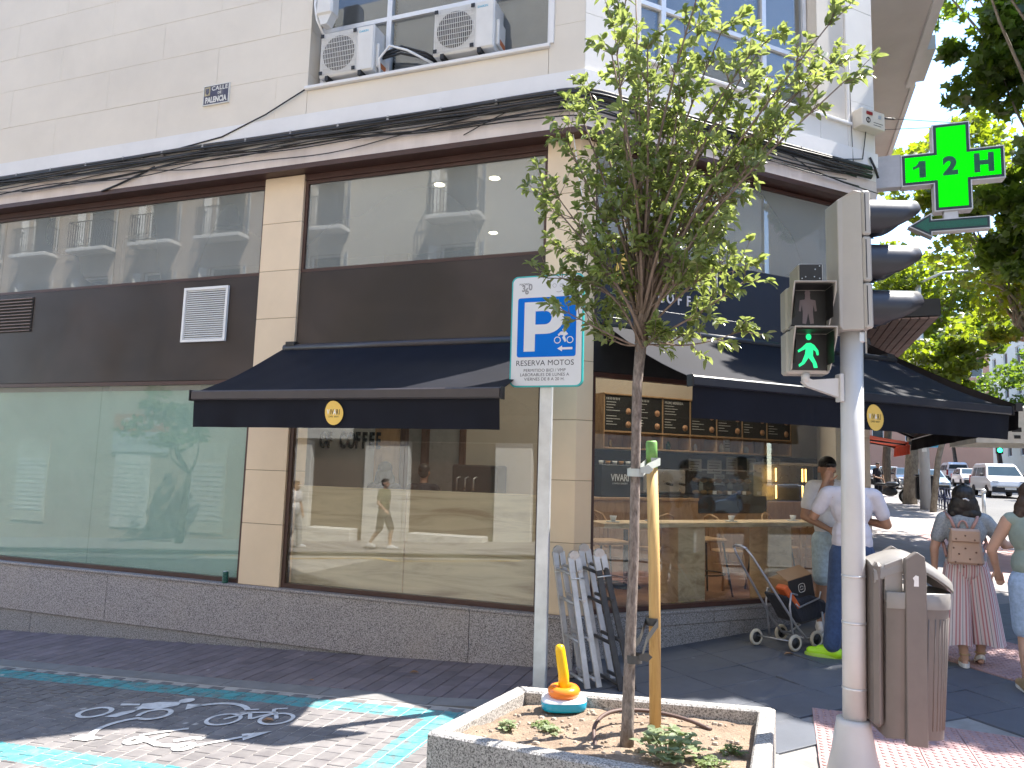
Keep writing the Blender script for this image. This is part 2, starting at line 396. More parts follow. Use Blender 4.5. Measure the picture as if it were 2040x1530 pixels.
for i in range(int((12.2-1.95)/PW)):
    x = -1.98-PW*(i+.5)
    for j in range(int(7.6/PL)):
        y = 5.37-PL*(j+.5+(.5 if i % 2 else 0))
        q = Vector((x, y, G(x, y)))-camo.location
        d = q.dot(F); u, w_ = q.dot(RX)/d if d > .2 else 9, -q.dot(UX)/d if d > .2 else 9
        vis = abs(u) < .71 and w_ < .535 and d > 0
        (near if vis else far_).append((d, x, y))
near.sort(); far_ = near[300:]+[a for a in far_ if a[2] > -2.2 and a[1] > -9]; near = near[:300]
def tilt(x, y): return (math.atan((G(x, y+.1)-G(x, y-.1))/.2), -math.atan((G(x+.1, y)-G(x-.1, y))/.2), R.uniform(-.012, .012))
for d, x, y in near: share('paver', me_p, road, (x, y, G(x, y)+.004+R.uniform(-.002, .002)), tilt(x, y))
mb = MB()
for d, x, y in far_:
    z = G(x, y)+.004+R.uniform(-.002, .002); a, b_ = PW/2-.006, PL/2-.006; k = .051*a
    mb.add([(x-a, y-b_, z-k), (x+a, y-b_, z+k), (x+a, y+b_, z+k), (x-a, y+b_, z-k), (x-a, y-b_, z-.03), (x+a, y-b_, z-.03), (x+a, y+b_, z-.03), (x-a, y+b_, z-.03)],
           [(0, 1, 2, 3), (4, 5, 1, 0), (5, 6, 2, 1), (6, 7, 3, 2), (7, 4, 0, 3)])
o = mb.build('paver_field', m_paver, road, recalc=False); o['kind'] = 'stuff'
# white painted pictograms on the bay
m_mark = mat('road_white_paint', (.62, .61, .60), .7, var=.15, scale=20, dirt=.65, dcol=(.26, .25, .24))
def flat_marks(name, cx, cy, ang, shapes, sc=1):
    """shapes: list of ('ring', x, y, r, w) or ('line', [(x, y)...], w) or ('poly', [(x, y)...]) in metres around the centre"""
    mb = MB(); ca, sa = math.cos(ang), math.sin(ang)
    def W(p):
        x = cx+sc*(p[0]*ca-p[1]*sa); y = cy+sc*(p[0]*sa+p[1]*ca); return (x, y, G(x, y)+.0095)
    for s in shapes:
        if s[0] == 'ring':
            n_ = 26; a0, a1 = (s[5], s[6]) if len(s) > 5 else (0, 2*math.pi); pts = []
            for k in range(n_+1):
                a = a0+(a1-a0)*k/n_; pts.append((W((s[1]+(s[3]-s[4]/2)*math.cos(a), s[2]+(s[3]-s[4]/2)*math.sin(a))), W((s[1]+(s[3]+s[4]/2)*math.cos(a), s[2]+(s[3]+s[4]/2)*math.sin(a)))))
            for p, q in zip(pts, pts[1:]): mb.add([p[0], p[1], q[1], q[0]], [(0, 1, 2, 3)])
        elif s[0] == 'line':
            for p, q in zip(s[1], s[1][1:]):
                d = Vector((q[0]-p[0], q[1]-p[1])); n_ = Vector((-d.y, d.x)).normalized()*s[2]/2
                mb.add([W((p[0]-n_.x, p[1]-n_.y)), W((q[0]-n_.x, q[1]-n_.y)), W((q[0]+n_.x, q[1]+n_.y)), W((p[0]+n_.x, p[1]+n_.y))], [(0, 1, 2, 3)])
        else: mb.add([W(p) for p in s[1]], [list(range(len(s[1])))])
    return mb.build(name, m_mark, road, recalc=False)
flat_marks('motorcycle_marking', -4.76, 4.58, .22, [('ring', -.27, 0, .115, .038), ('ring', .24, -.02, .115, .038, -2.2, 3.6), ('poly', [(-.02, .22), (.1, .27), (.28, .28), (.3, .2), (.2, .1), (.06, .1), (-.06, .02), (-.12, -.1), (-.02, -.1), (.04, .02)]), ('poly', [(-.2, .22), (-.04, .22), (-.02, .18), (-.18, .17)]), ('ring', .3, .32, .03, .06)])
flat_marks('bicycle_marking', -3.72, 4.72, .3, [('ring', -.2, 0, .12, .03), ('ring', .2, 0, .12, .03), ('line', [(-.2, 0), (-.06, .15), (.14, .15), (.2, 0)], .03), ('line', [(-.06, .15), (0, 0), (.14, .15)], .03), ('line', [(-.1, .22), (-.02, .22)], .03), ('line', [(.12, .15), (.1, .23), (.2, .24)], .03)])
flat_marks('curved_arrow_marking', -4.15, 4.88, .25, [('ring', 0, -.2, .3, .045, .5, 2.4), ('poly', [(-.3, .08), (-.24, -.06), (-.14, .06)])])
flat_marks('curved_arrow_marking', -4.6, 4.24, .2, [('ring', .2, .02, .26, .045, 2.0, 3.9), ('poly', [(-.1, -.1), (.1, -.16), (.02, -.22), (-.12, -.2)])])
flat_marks('scooter_marking', -3.98, 4.13, .12, [('ring', -.22, .03, .055, .05), ('ring', .2, -.02, .055, .05), ('line', [(-.22, .05), (-.1, .03), (.0, -.02), (.2, -.01)], .05), ('line', [(-.12, .05), (-.07, .17)], .05), ('line', [(.06, .06), (.16, .14), (.24, .13)], .05), ('line', [(-.26, .12), (-.16, .2), (.0, .3)], .035)])
flat_marks('arrow_marking', -3.55, 4.34, .75, [('line', [(-.3, -.02), (.1, .02)], .035), ('poly', [(.06, .08), (.06, -.06), (.26, .04)])])
# kerb strip and brown pavement along the side street
m_kerb = mat('grey_kerb', (.19, .185, .185), .85, var=.15, scale=5, bmp=.2)
m_plum = mat('plum_paving_brick', (.175, .145, .155), .8, var=.18, scale=6, bmp=.2, bscale=140, per=.14, dirt=.2, dcol=(.25, .22, .21))
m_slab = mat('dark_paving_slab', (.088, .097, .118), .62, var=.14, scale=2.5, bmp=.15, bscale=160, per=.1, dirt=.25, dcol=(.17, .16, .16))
m_slab2 = mat('grey_paving_slab', (.24, .24, .235), .8, var=.12, scale=2.5, bmp=.15, bscale=120, per=.08, dirt=.2, dcol=(.3, .28, .27))
m_joint = mat('dusty_joint', (.25, .24, .23), .95, var=.2)
m_joint_d = mat('dark_joint', (.07, .062, .06), .95, var=.2)
def add_spots(m, sc, col, k):
    t = m.node_tree; b = t.nodes['Principled BSDF']; src = b.inputs['Base Color'].links[0].from_socket; v = coords(t, 'World')
    w = N(t, 'ShaderNodeTexVoronoi'); w.inputs['Scale'].default_value = sc; t.links.new(v, w.inputs['Vector'])
    a = ramp(t, w.outputs['Distance'], [(.05, k), (.10, 0)]).outputs[0]; g_ = ramp(t, noise_n(t, 2.2, 2, .5, v).outputs[0], [(.45, 0), (.55, 1)]).outputs[0]
    q = N(t, 'ShaderNodeMath', operation='MULTIPLY'); t.links.new(a, q.inputs[0]); t.links.new(g_, q.inputs[1]); c = mixc(t, q.outputs[0], src, col); t.links.new(c, b.inputs['Base Color'])
add_spots(m_plum, 3.7, (.42, .40, .40), .75); add_spots(m_slab, 4.1, (.3, .3, .31), .5)
side = sheet('side_pavement', -14, -1.55, 5.40, Y0+.1, 60, 6, -.012, m_joint_d)
x = -1.6; n_k = 0
while x > -10:
    mb = MB(); a, b_ = x-1.0+.004, x-.004
    for f_ in (0,): mb.add([(a, 5.41, G(a, 5.41)), (b_, 5.41, G(b_, 5.41)), (b_, 5.60, G(b_, 5.6)), (a, 5.60, G(a, 5.6)), (a, 5.41, G(a, 5.41)-.06), (b_, 5.41, G(b_, 5.41)-.06), (b_, 5.60, G(b_, 5.6)-.06), (a, 5.60, G(a, 5.6)-.06)], [(0, 1, 2, 3), (4, 5, 1, 0), (5, 6, 2, 1), (6, 7, 3, 2), (7, 4, 0, 3)])
    mb.build('kerbstone', m_kerb, side, recalc=False); x -= 1.0
mb = MB(); mb.cbox(-.072, .072, -.146, .146, -.04, 0, .004); o = mb.build('p', m_plum); me_b = o.data; bpy.data.objects.remove(o)
rest = MB(); cnt = 0
for i in range(56):
    for j in range(5):
        x = -1.68-.15*(i+.5); y = 5.615+.30*(j+.5)-(.15 if i % 2 else 0)
        if y > Y0-.02: continue
        y = max(y, 5.615+.146); cnt += 1
        share('paving_brick', me_b, side, (x, y, G(x, y)+R.uniform(-.0015, .0015)), tilt(x, y))
# corner pavement: slabs laid square to the corner front
corner = sheet('corner_pavement', -1.6, 6.0, -.25, 8.5, 40, 40, -.014, m_joint, fr=FC)
mb = MB(); mb.cbox(-.297, .297, -.2025, .2025, -.05, 0, .003); o = mb.build('p', m_slab); me_s = o.data; bpy.data.objects.remove(o)
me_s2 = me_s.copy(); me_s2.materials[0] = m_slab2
me_w = None
def tilt_c(x, y):
    g = Vector(((G(x+.1, y)-G(x-.1, y))/.2, (G(x, y+.1)-G(x, y-.1))/.2, 0)); n_ = Vector((-g.x, -g.y, 1)).normalized()
    xa = CD-n_*CD.dot(n_); xa.normalize(); ya = n_.cross(xa); return Matrix((xa, ya, n_)).transposed().to_euler()
for j in range(20):
    for i in range(-5, 14):
        s, o_ = .02+.6*(i+.5), .425+.41*(j-.5)
        p = AX+CD*s+CN*o_
        if p.x > 3.9 or p.x < -1.62 or p.y < 1.5 or (p.x < .15 and p.y < 3.3): continue
        if .15 < p.x < 1.75 and p.y < 5.95: continue           # tactile field
        if 3.05 < s < 4.2 and o_ > .6: continue
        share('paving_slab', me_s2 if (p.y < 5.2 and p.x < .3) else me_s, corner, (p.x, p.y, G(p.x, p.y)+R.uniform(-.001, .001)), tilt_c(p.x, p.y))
# red-pink button paving
def tactile_mat():
    m, t, b = newmat('pink_button_paving'); v = coords(t, 'Object')
    c = ramp(t, noise_n(t, 3, 5, .6, v).outputs[0], [(.3, (.30, .185, .185)), (.7, (.43, .29, .28))]).outputs[0]
    t.links.new(c, b.inputs['Base Color']); b.inputs['Roughness'].default_value = .85; bump(t, b, noise_n(t, 120, 3, .6, v).outputs[0], .2, .004); return m
m_tact = tactile_mat()
mb = MB(); mb.cbox(-.148, .148, -.148, .148, -.05, 0, .002)
for i in range(6):
    for j in range(6): mb.lathe([(.0135, 0), (.0105, .005), (.004, .0055)], (-.123+.0492*i, -.123+.0492*j, 0), 6)
o = mb.build('p', m_tact); me_t = o.data; bpy.data.objects.remove(o)
for i in range(6):
    for j in range(15):
        x, y = .205+.15+.3*i-.15+.0, 5.93-.15-.3*j
        x = .2+.3*i+.15
        if y < 1.4: continue
        share('tactile_tile', me_t, corner, (x, y, G(x, y)+.001), tilt(x, y))
for i in range(4):
    for j in range(14):
        s, o_ = 3.05+.3*(i+.5), .66+.3*(j+.5); p = AX+CD*s+CN*o_
        if p.x < 1.02 and p.y > 9.3 or p.x > 5.3: continue
        share('tactile_tile', me_t, corner, (p.x, p.y, G(p.x, p.y)+.001), tilt_c(p.x, p.y))
# main street pavement further up, with kerb
m_walk = mat('far_paving', (.27, .25, .245), .85, var=.12, scale=1.5, bmp=.1)
m_walk_p = mat('far_pink_paving', (.42, .27, .25), .85, var=.12, scale=1.5)
sheet('street_pavement', BX.x-.3, 5.95, 9.2, 130, 10, 80, -.002, m_walk)
sheet('street_pavement', 3.2, 4.6, 12.2, 24, 3, 16, .003, m_walk_p)
mb = MB(); P = [[(a, y, G(5.95, y)+dz) for a, dz in ((5.95, -.3), (5.95, .012), (6.12, .012), (6.13, -.02), (6.13, -.3))] for y in [3+4*i for i in range(40)]]
mb.grid(P, False); o = mb.build('street_kerb', m_kerb, recalc=False); o['kind'] = 'structure'
m_lane = mat('lane_paint', (.75, .75, .74), .7)
mb = MB()
for y in [14+8*i for i in range(12)]:
    mb.add([(10.4, y, G(10.4, y)-.027), (10.55, y, G(10.5, y)-.027), (10.55, y+3, G(10.5, y+3)-.027), (10.4, y+3, G(10.4, y+3)-.027)], [(0, 1, 2, 3)])
o = mb.build('road_marking', m_lane, recalc=False); o['kind'] = 'structure'

# ================================================================== the corner building
bld = thing('corner_building', (AX.x, AX.y, 0), 'cream corner building with dark shop panels, cream tiled pillars and granite base', 'building')
T22 = math.tan(rad(22.5)); D = .146
# --- base of granite
def slabs(fr, s0, s1, o0, o1, z0, z1, w, m, name='plinth_slab', dz=None):
    s = s0
    while s < s1-.05:
        e = min(s1, s+w); e = s1 if s1-e < .3 else e
        mb = MB(fr); mb.cbox(s+.002, e-.002, o0, o1, z0, z1, .004); mb.build(name, m, bld); s = e
slabs(FL, -12, AX.x+.05*T22, -.12, .05, -.0875, .445, 4.6, m_granite)
slabs(FL, -12, AX.x+.03*T22, -.12, .03, -.95, -.09, 3.4, m_granite_d)
slabs(FC, .002, CL-.02, -.12, .05, .337, .445, 1.6, m_granite_d)
slabs(FC, .002, CL-.02, -.12, .038, -.4, .334, 2.0, m_granite_d)
slabs(FL, -12, AX.x+.065*T22, -.12, .065, .447, .4725, 4.6, m_granite, 'ledge_slab')
slabs(FC, .002, CL-.02, -.12, .058, .447, .4725, 2.0, m_granite_d, 'ledge_slab')
# --- tiled pillars
def pillar(poly, z0, zs, m):
    p = MB(); inner = [(x, y) for x, y in poly]; c = Vector((sum(q[0] for q in poly)/len(poly), sum(q[1] for q in poly)/len(poly)))
    ins = [((q[0]-c.x)*.985+c.x, (q[1]-c.y)*.985+c.y) for q in poly]
    p.prism(ins, z0, zs[-1], 'xy'); o = p.build('pillar', m_grout, bld); o.parent = bld
    a = z0
    for b_ in zs:
        t = MB(); t.prism(poly, a+.003, b_-.003, 'xy'); t.build('tile', m, o, bevel=.003); a = b_
ZT = [1.13, 1.71, 2.28, 2.85, 3.41, 3.96, 4.52, 5.07]
pillar([(-5.574, Y0), (-5.037, Y0), (-5.037, Y0+.35), (-5.574, Y0+.35)], .4725, ZT, m_tile)
cA = AX+CD*.18; cB = cA-CN*.3
pillar([(-2.137, Y0), (AX.x, Y0), (cA.x, cA.y), (cB.x, cB.y), (-2.137, Y0+.35)], .4725, ZT, m_tile)
cA = AX+CD*3.86; cB = AX+CD*CL
pillar([(cA.x, cA.y), (cB.x, cB.y), (cB.x, cB.y+.5), (cB.x-.3, cB.y+.5)], .4725, ZT, m_tile2)
# --- shop fronts
def frame_bars(fr, s0, s1, z0, z1, w, o0, o1, m, parent, mull=(), name='frame'):
    mb = MB(fr); mb.box(s0, s0+w, o0, o1, z0, z1); mb.box(s1-w, s1, o0, o1, z0, z1)
    mb.box(s0+w, s1-w, o0+.001, o1-.001, z0, z0+w); mb.box(s0+w, s1-w, o0+.001, o1-.001, z1-w, z1)
    return mb.build(name, m, parent)
def panes(fr, cuts, z0, z1, o, m, parent, th=.008, gap=.002):
    for a, b_ in zip(cuts, cuts[1:]):
        mb = MB(fr); mb.box(a+gap, b_-gap, o-th, o, z0, z1); mb.build('pane', m, parent)
def shopfront(fr, s0, s1, cuts, zw, m_lo, panel, zt0=3.932, zlow=2.7225, po=-.03):
    mb = MB(fr); mb.box(s0, s1, -.16, -.10, .4725, .4735); w = frame_bars(fr, s0, s1, .4735, zlow, .045, -.11, -.03, m_brown, bld, name='shop_window')
    panes(fr, cuts, .52, zlow-.046, -.055, m_lo, w)
    mb = MB(fr); mb.cbox(s0+.002, s1-.002, -.09, po, zlow+.002, zt0-.002, .004); mb.build('fascia_panel', panel, bld)
    w = frame_bars(fr, s0, s1, zt0, 5.0, .035, -.11, -.035, m_brown, bld, name='transom_window')
    panes(fr, [s0+.036]+([c for c in cuts[1:-1]] if len(cuts) > 3 else [])+[s1-.036], zt0+.036, 4.965-.002, -.06, m_glass_up, w)
    mb = MB(fr); mb.box(s0, s1, -.12, -.02, 5.002, 5.072); mb.build('lintel', m_brown, bld)
shopfront(FL, -12, -5.576, [-11.95, -9.9, -7.88, -5.622], 0, m_glass_g, m_panel)
shopfront(FL, -5.035, -2.139, [-4.99, -3.63, -2.185], 0, m_glass, m_panel)
# corner front: tall glass below a navy sign panel
w = frame_bars(FC, .182, 3.858, .4735, 2.76, .045, -.11, -.03, m_brown, bld, name='shop_window')
panes(FC, [.228, 2.02, 3.22, 3.812], .52, 2.713, -.055, m_glass, w)
mb = MB(FC); mb.cbox(.182, 3.858, -.1, -.02, 2.762, 3.218, .004); mb.build('dark_strip', m_black, bld)  # plain black strip across the upper part of the corner glass
mb = MB(FC); mb.cbox(.182, 3.858, -.09, .06, 3.22, 4.012, .004); mb.build('fascia_panel', m_navy_panel, bld)
mb = MB(FC); mb.cbox(.3, 3.80, .06, .09, 3.22, 3.42, .004); mb.build('fascia_trim', m_navy_panel, bld)
w = frame_bars(FC, .182, 3.858, 4.014, 5.06, .035, -.11, -.035, m_brown, bld, name='transom_window')
panes(FC, [.22, 2.0, 3.82], 4.05, 5.02, -.06, m_glass_up, w)
# green film behind the side window
mb = MB(FL); mb.box(-11.95, -5.63, -.135, -.12, .5, 2.62); mb.build('window_film', m_green, bld)
# --- beam, soffit and band that run round the corner
def round_band(z0, z1, d0, d1, m, name, s_end=CL, right=True):
    """closed strip between outward offsets d0 and d1"""
    def ring(d): 
        a = (AX.x+d*T22, Y0-d); e = AX+CD*(CL+d*T22)+CN*d
        return [(-12.5, Y0-d), a, (e.x, e.y)]+([(BX.x+d, 40)] if right else [])
    o, i = ring(d1), ring(d0); mb = MB(); mb.prism(o+i[::-1], z0, z1, 'xy'); return mb.build(name, m, bld)
round_band(5.074, 5.13, -.3, D, m_brown, 'soffit_board')
round_band(5.132, 5.36, -.3, D-.002, m_mauve, 'beam_face')
round_band(5.362, 5.5, -.3, D-.004, m_wall_c, 'beam_face')
round_band(5.502, 5.70, -.3, D+.022, m_band, 'white_band')
# --- upper wall: courses of render panels with open joints
ZC = [5.702, 6.215, 6.74, 7.22, 7.70, 8.2, 8.72]
def courses(fr, s0, s1, hole, m, w=1.75, hole_top=8.2):
    for k, (z0, z1) in enumerate(zip(ZC, ZC[1:])):
        spans = [(s0, s1)] if z1 <= hole[2] or z0 >= hole_top else [(s0, hole[0]), (hole[1], s1)]
        zz0 = z0
        for a, b_ in spans:
            s = a-(w*.5 if k % 2 and a == s0 and b_-a > 3 else 0)
            while s < b_-.02:
                e = min(b_, s+w); e = b_ if b_-e < .35 else e
                lo = max(s, a)
                mb = MB(fr)
                if len(spans) == 1 and z0 < hole[2] < z1 and False: pass
                mb.cbox(lo+.001, e-.001, -.25, D-.002+R.uniform(-.001, .001), zz0+.001, z1-.001, .0022); mb.build('wall_panel', m, bld); s = e
cl = AX.x+D*T22
# course below the sill is cut to the opening height
ZC_l = ZC
ZC = [5.702, 5.985]; courses(FL, -4.965, -2.11, (0, 0, 99), m_wall, 3)
ZC = [5.702, 6.215, 6.74, 7.22, 7.70, 8.2, 8.72]
courses(FL, -12.4, -4.967, (0, 0, 99), m_wall); courses(FL, -2.108, cl-.002, (0, 0, 99), m_wall)
sa, sb = -D*T22, CL+D*T22
ZC = [5.702, 5.965]; courses(FC, .602, 3.11, (0, 0, 99), m_wall_c, 3)
ZC = [5.702, 6.30, 6.90, 7.5, 8.1, 8.72]
courses(FC, sa+.002, .6, (0, 0, 99), m_wall_c); courses(FC, 3.56, sb-.002, (0, 0, 99), m_wall_c)
mb = MB(FC); mb.cbox(3.113, 3.558, -.25, D-.03, 5.99, 8.72, .003); mb.build('wall_panel', m_wall, bld)
mb = MB(FC); mb.cbox(3.113, 3.558, -.25, D-.002, 5.702, 5.988, .003); mb.build('wall_panel', m_wall_c, bld)
# upper storeys as plain mass, set back behind the visible front, and roof edge
def mass(z0, z1, d, m, name, inset=0):
    a = (AX.x+d*T22, Y0-d); e = AX+CD*(CL+d*T22)+CN*d
    mb = MB(); mb.prism([(-30, Y0-d), a, (e.x, e.y), (BX.x+d, 38), (-30, 38)], z0, z1, 'xy'); return mb.build(name, m, bld)
mass(8.722, 19.5, D-.004, m_wall, 'upper_wall')
mass(19.52, 19.9, .16, m_band, 'roof_edge')
mass(5.16, 5.74, -.32, m_dark, 'floor_slab')
mb = MB(); mb.box(-30, -12.45, Y0-.1, 38, -1, 8.7); mb.build('side_wall', m_wall, bld)
# core walls of the rooms behind the upper windows
mb = MB(FL); mb.box(-12.4, -1.9, -1.6, -1.55, 5.74, 8.7); mb.build('inner_wall', m_dark, bld)
# bay that overhangs the main street
mb = MB(); mb.box(BX.x+D+.002, 2.4, 11.7, 37.9, 9.14, 19.3); mb.build('overhanging_bay', m_plank_soffit, bld)
mb = MB(); mb.box(2.31, 2.45, 11.7, 14.6, 9.05, 9.138); mb.box(2.402, 2.48, 14.6, 37.9, 9.08, 9.2); mb.box(2.452, 2.6, 13.4, 14.5, 9.1, 9.35); mb.build('bay_edge_trim', m_band, bld)
# main street front beyond the corner
for y in range(10, 36, 4):
    mb = MB(); mb.cbox(BX.x-.3, BX.x+.02, y-.3+.35, y+.3, .2, 5.07, .01); mb.build('street_pillar', m_tile2, bld)
mb = MB(); mb.box(BX.x-.12, BX.x-.1, 10.0, 37, .5, 5.07); mb.build('street_glazing', m_panel, bld)
mb = MB(FR_); mb.box(0, 28, -.25, D-.002, 5.702, 8.72); mb.build('street_wall', m_wall_c, bld)
# --- upper windows
def window(fr, s0, s1, z0, z1, o, mulls, trans, m_g, blind=True, bcol=None):
    fw = .055; mb = MB(fr); w = frame_bars(fr, s0, s1, z0, z1, fw, o-.06, o, m_alu, bld, name='upper_window')
    cs = [s0+fw]+list(mulls)+[s1-fw]
    mb = MB(fr)
    for q in mulls: mb = MB(fr); mb.box(q-.03, q+.03, o-.061, o+.004, z0+fw, z1-fw); mb.build('mullion', m_alu, w)
    for i, (a, b_) in enumerate(zip(cs, cs[1:])):
        a2, b2 = a+(.03 if i else 0), b_-(.03 if i < len(cs)-2 else 0)
        mb = MB(fr); mb.box(a2, b2, o-.058, o+.001, trans-.025, trans+.025); mb.build('transom_bar', m_alu, w)
        for za, zb in ((z0+fw, trans-.025), (trans+.025, z1-fw)):
            mb = MB(fr); mb.box(a2+.002, b2-.002, o-.035, o-.029, za+.002, zb-.002); mb.build('pane', m_g, w)
    if blind:
        for i, (a, b_) in enumerate(zip(cs, cs[1:])):
            mb = MB(fr); z = z0+.07
            while z < z1-.05:
                mb.add([(a+.03, o-.125, z-.008), (b_-.03, o-.125, z-.008), (b_-.03, o-.10, z+.012), (a+.03, o-.10, z+.012)], [(0, 1, 2, 3)]); z += .036
            b2 = mb.build('blind', m_blind, w, recalc=False)
    # sill and head
window(FL, -4.94, -2.13, 6.03, 8.15, -.04, [-4.06], 6.80, m_glass_w)
window(FC, .62, 3.09, 6.01, 8.15, -.02, [1.0, 2.42], 6.76, m_glass_w)
mb = MB(FL); mb.cbox(-4.985, -2.09, -.2, D+.04, 5.988, 6.028, .006); mb.build('window_sill', m_band, bld)
mb = MB(FC); mb.cbox(.58, 3.6, -.2, D+.035, 5.968, 6.005, .006); mb.build('window_sill', m_band, bld)
# white rim of the side window
mb = MB(FL); mb.cbox(-2.108, -2.055, D-.001, D+.018, 6.03, 8.2, .004); mb.build('window_rim', m_band, bld)
# ================================================================== awnings
def cloth_mat():
    m, t, b = newmat('navy_awning_cloth'); v = coords(t, 'World')
    c = ramp(t, noise_n(t, 2, 4, .6, v).outputs[0], [(.3, (.005, .0055, .010)), (.7, (.008, .009, .016))]).outputs[0]
    t.links.new(c, b.inputs['Base Color']); b.inputs['Roughness'].default_value = .75; b.inputs['Specular IOR Level'].default_value = .22; b.inputs['Sheen Weight'].default_value = .0; b.inputs['Sheen Roughness'].default_value = .4
    bump(t, b, noise_n(t, 350, 2, .5, v).outputs[0], .15, .002); return m
m_cloth = cloth_mat()
m_abar = mat('awning_bar_paint', (.05, .042, .045), .4, var=.1)
m_abar_n = mat('awning_bar_navy', (.017, .019, .028), .35, var=.1)
m_gold = mat('yellow_logo_print', (.80, .52, .11), .6, var=.05)
m_ink = mat('black_ink', (.012, .012, .013), .6)
m_wht_ink = mat('white_ink', (.8, .8, .78), .6)
def logo(parent, fr, s, z, o, w, h, text=True):
    mb = MB(fr); n_ = 26; P = []
    for k in range(n_):
        a = 2*math.pi*k/n_; r = 1+.05*math.cos(2*a+1.9)+.025*math.cos(3*a)
        P.append((s+w/2*r*math.cos(a), z+h/2*r*math.sin(a)))
    mb.prism(P, o, o+.002, 'xz'); g = mb.build('logo', m_gold, parent)
    if text:
        org = lambda ds, dz: fr[0]+fr[1]*(s+ds)+fr[2]*(o+.002)+Vector((0, 0, z+dz))
        for txt, m, name in (('  IV  RI', m_ink, 'logo_lettering'), ('V', m_wht_ink, 'logo_lettering'), ('A', m_wht_ink, 'logo_lettering')):
            mb = MB()
            if txt == 'V': put_text(mb, 'V', org(-w*.31, .006), fr[1], (0, 0, 1), h*.30, .001, xs=.62, bold=.0015)
            elif txt == 'A': put_text(mb, 'A', org(w*.045, .006), fr[1], (0, 0, 1), h*.30, .001, xs=.62, bold=.0015)
            else:
                for ch_, dx in (('I', -.185), ('V', -.085), ('R', .185), ('I', .30)): put_text(mb, ch_, org(w*dx, .006), fr[1], (0, 0, 1), h*.30, .001, xs=.62, bold=.0015)
                put_text(mb, 'COFFEE   BAKERY', org(0, -h*.16), fr[1], (0, 0, 1), h*.095, .001, xs=.7)
            mb.build(name, m, g)
def awning(fr, s0, s1, zw, of, zf, barh, vz, label, m_bar, logos, arms=True, name='shop_awning', m_cloth=m_cloth):
    root = thing(name, fr[0]+fr[1]*((s0+s1)/2)+Vector((0, 0, zf)), label, 'awning')
    n_, k_ = 26, 7; top = MB(fr); rows = []
    for j in range(k_+1):
        v = j/k_; o = .05+(of-.05)*v; z = zw+(zf-zw)*v-.035*math.sin(math.pi*v)
        rows.append([(s0+(s1-s0)*i/n_, o, z+.004*math.sin(i*1.7+j)) for i in range(n_+1)])
    top.grid(rows, True); rb = [[(p[0], p[1], p[2]-.006) for p in r_] for r_ in rows]; top.grid([r_[::-1] for r_ in rb], True)
    top.build('canopy_cloth', m_cloth, root, recalc=False)
    mb = MB(fr); mb.cbox(s0-.01, s1+.01, of-.005, of+.055, zf-barh, zf+.012, .012); mb.build('front_bar', m_bar, root)
    for e in (s0-.022, s1+.01):
        mb = MB(fr); mb.cbox(e, e+.012, of-.012, of+.062, zf-barh-.006, zf+.018, .004); mb.build('bar_cap', m_black, root)
    va = MB(fr); rows = []
    for j in range(6):
        v = j/5; row = []
        for i in range(n_*2+1):
            s = s0+.01+(s1-s0-.02)*i/(n_*2); wv = .012*v*math.sin(i*.55)+.008*v*math.sin(i*1.3+1)
            edge = .03*v*max(0, 1-min(i, 2*n_-i)/2.5)
            row.append((s, of+.025+wv-edge*.6, zf-barh+.01+(vz-zf+barh)*v))
        rows.append(row)
    va.grid(rows, True); va.build('valance', m_cloth, root, recalc=False)
    mb = MB(fr); mb.tube([(s0+.02, .06, zw+.0), (s1-.02, .06, zw+.0)], .045, 10); mb.build('roller', m_bar, root)
    for e in (s0+.05, s1-.17):
        mb = MB(fr); mb.cbox(e, e+.12, .001, .1, zw-.03, zw+.07, .006); mb.build('wall_bracket', m_black, root)
    if arms:
        for a, b_ in ((s0+.25, .55), (s1-.25, -.55)):
            mb = MB(fr); mb.tube([(a, .08, zw-.1), (a+b_, of*.52, (zw+zf)/2-.12)], .025, 8); mb.tube([(a+b_, of*.52, (zw+zf)/2-.12), (a+b_*.35, of-.01, zf-.05)], .022, 8); mb.build('folding_arm', m_abar_n, root)
    for (s, z, w, h) in logos: logo(root, fr, s, z, of+.038, w, h)
    return root
awning(FL, -5.13, -2.06, 3.05, 1.30, 2.43, .078, 2.095, 'navy awning with yellow oval logo over the wood panelled shop window', m_abar, [(-3.58, 2.235, .185, .205)])
awning(FC, .27, 4.36, 3.22, 1.33, 2.575, .075, 2.235, 'large navy awning over the corner entrance window, dappled with sun', m_abar_n, [(2.345, 2.36, .22, .235)])
awning(FR_, .55, 8.0, 3.5, 1.62, 2.72, .075, 2.42, 'dark awning on the main street side seen edge on behind the corner awning', m_abar_n, [], name='shop_awning')
# canopy with wood soffit further along the street front
cn = thing('wood_canopy', (1.5, 12.4, 3.9), 'dark edged canopy with brown plank soffit above the street side awning', 'canopy')
m_plk = mat('brown_soffit_plank', (.30, .20, .17), .6, var=.2, scale=5, per=.1)
mb = MB(); mb.cbox(BX.x+.15, 2.05, 10.9, 15.9, 3.98, 4.22, .01); mb.build('canopy_edge', m_black, cn)
for i in range(8):
    mb = MB(); mb.cbox(BX.x+.15+.108*i, BX.x+.25+.108*i, 10.92, 15.88, 3.955, 3.978, .004); mb.build('plank', m_plk, cn)
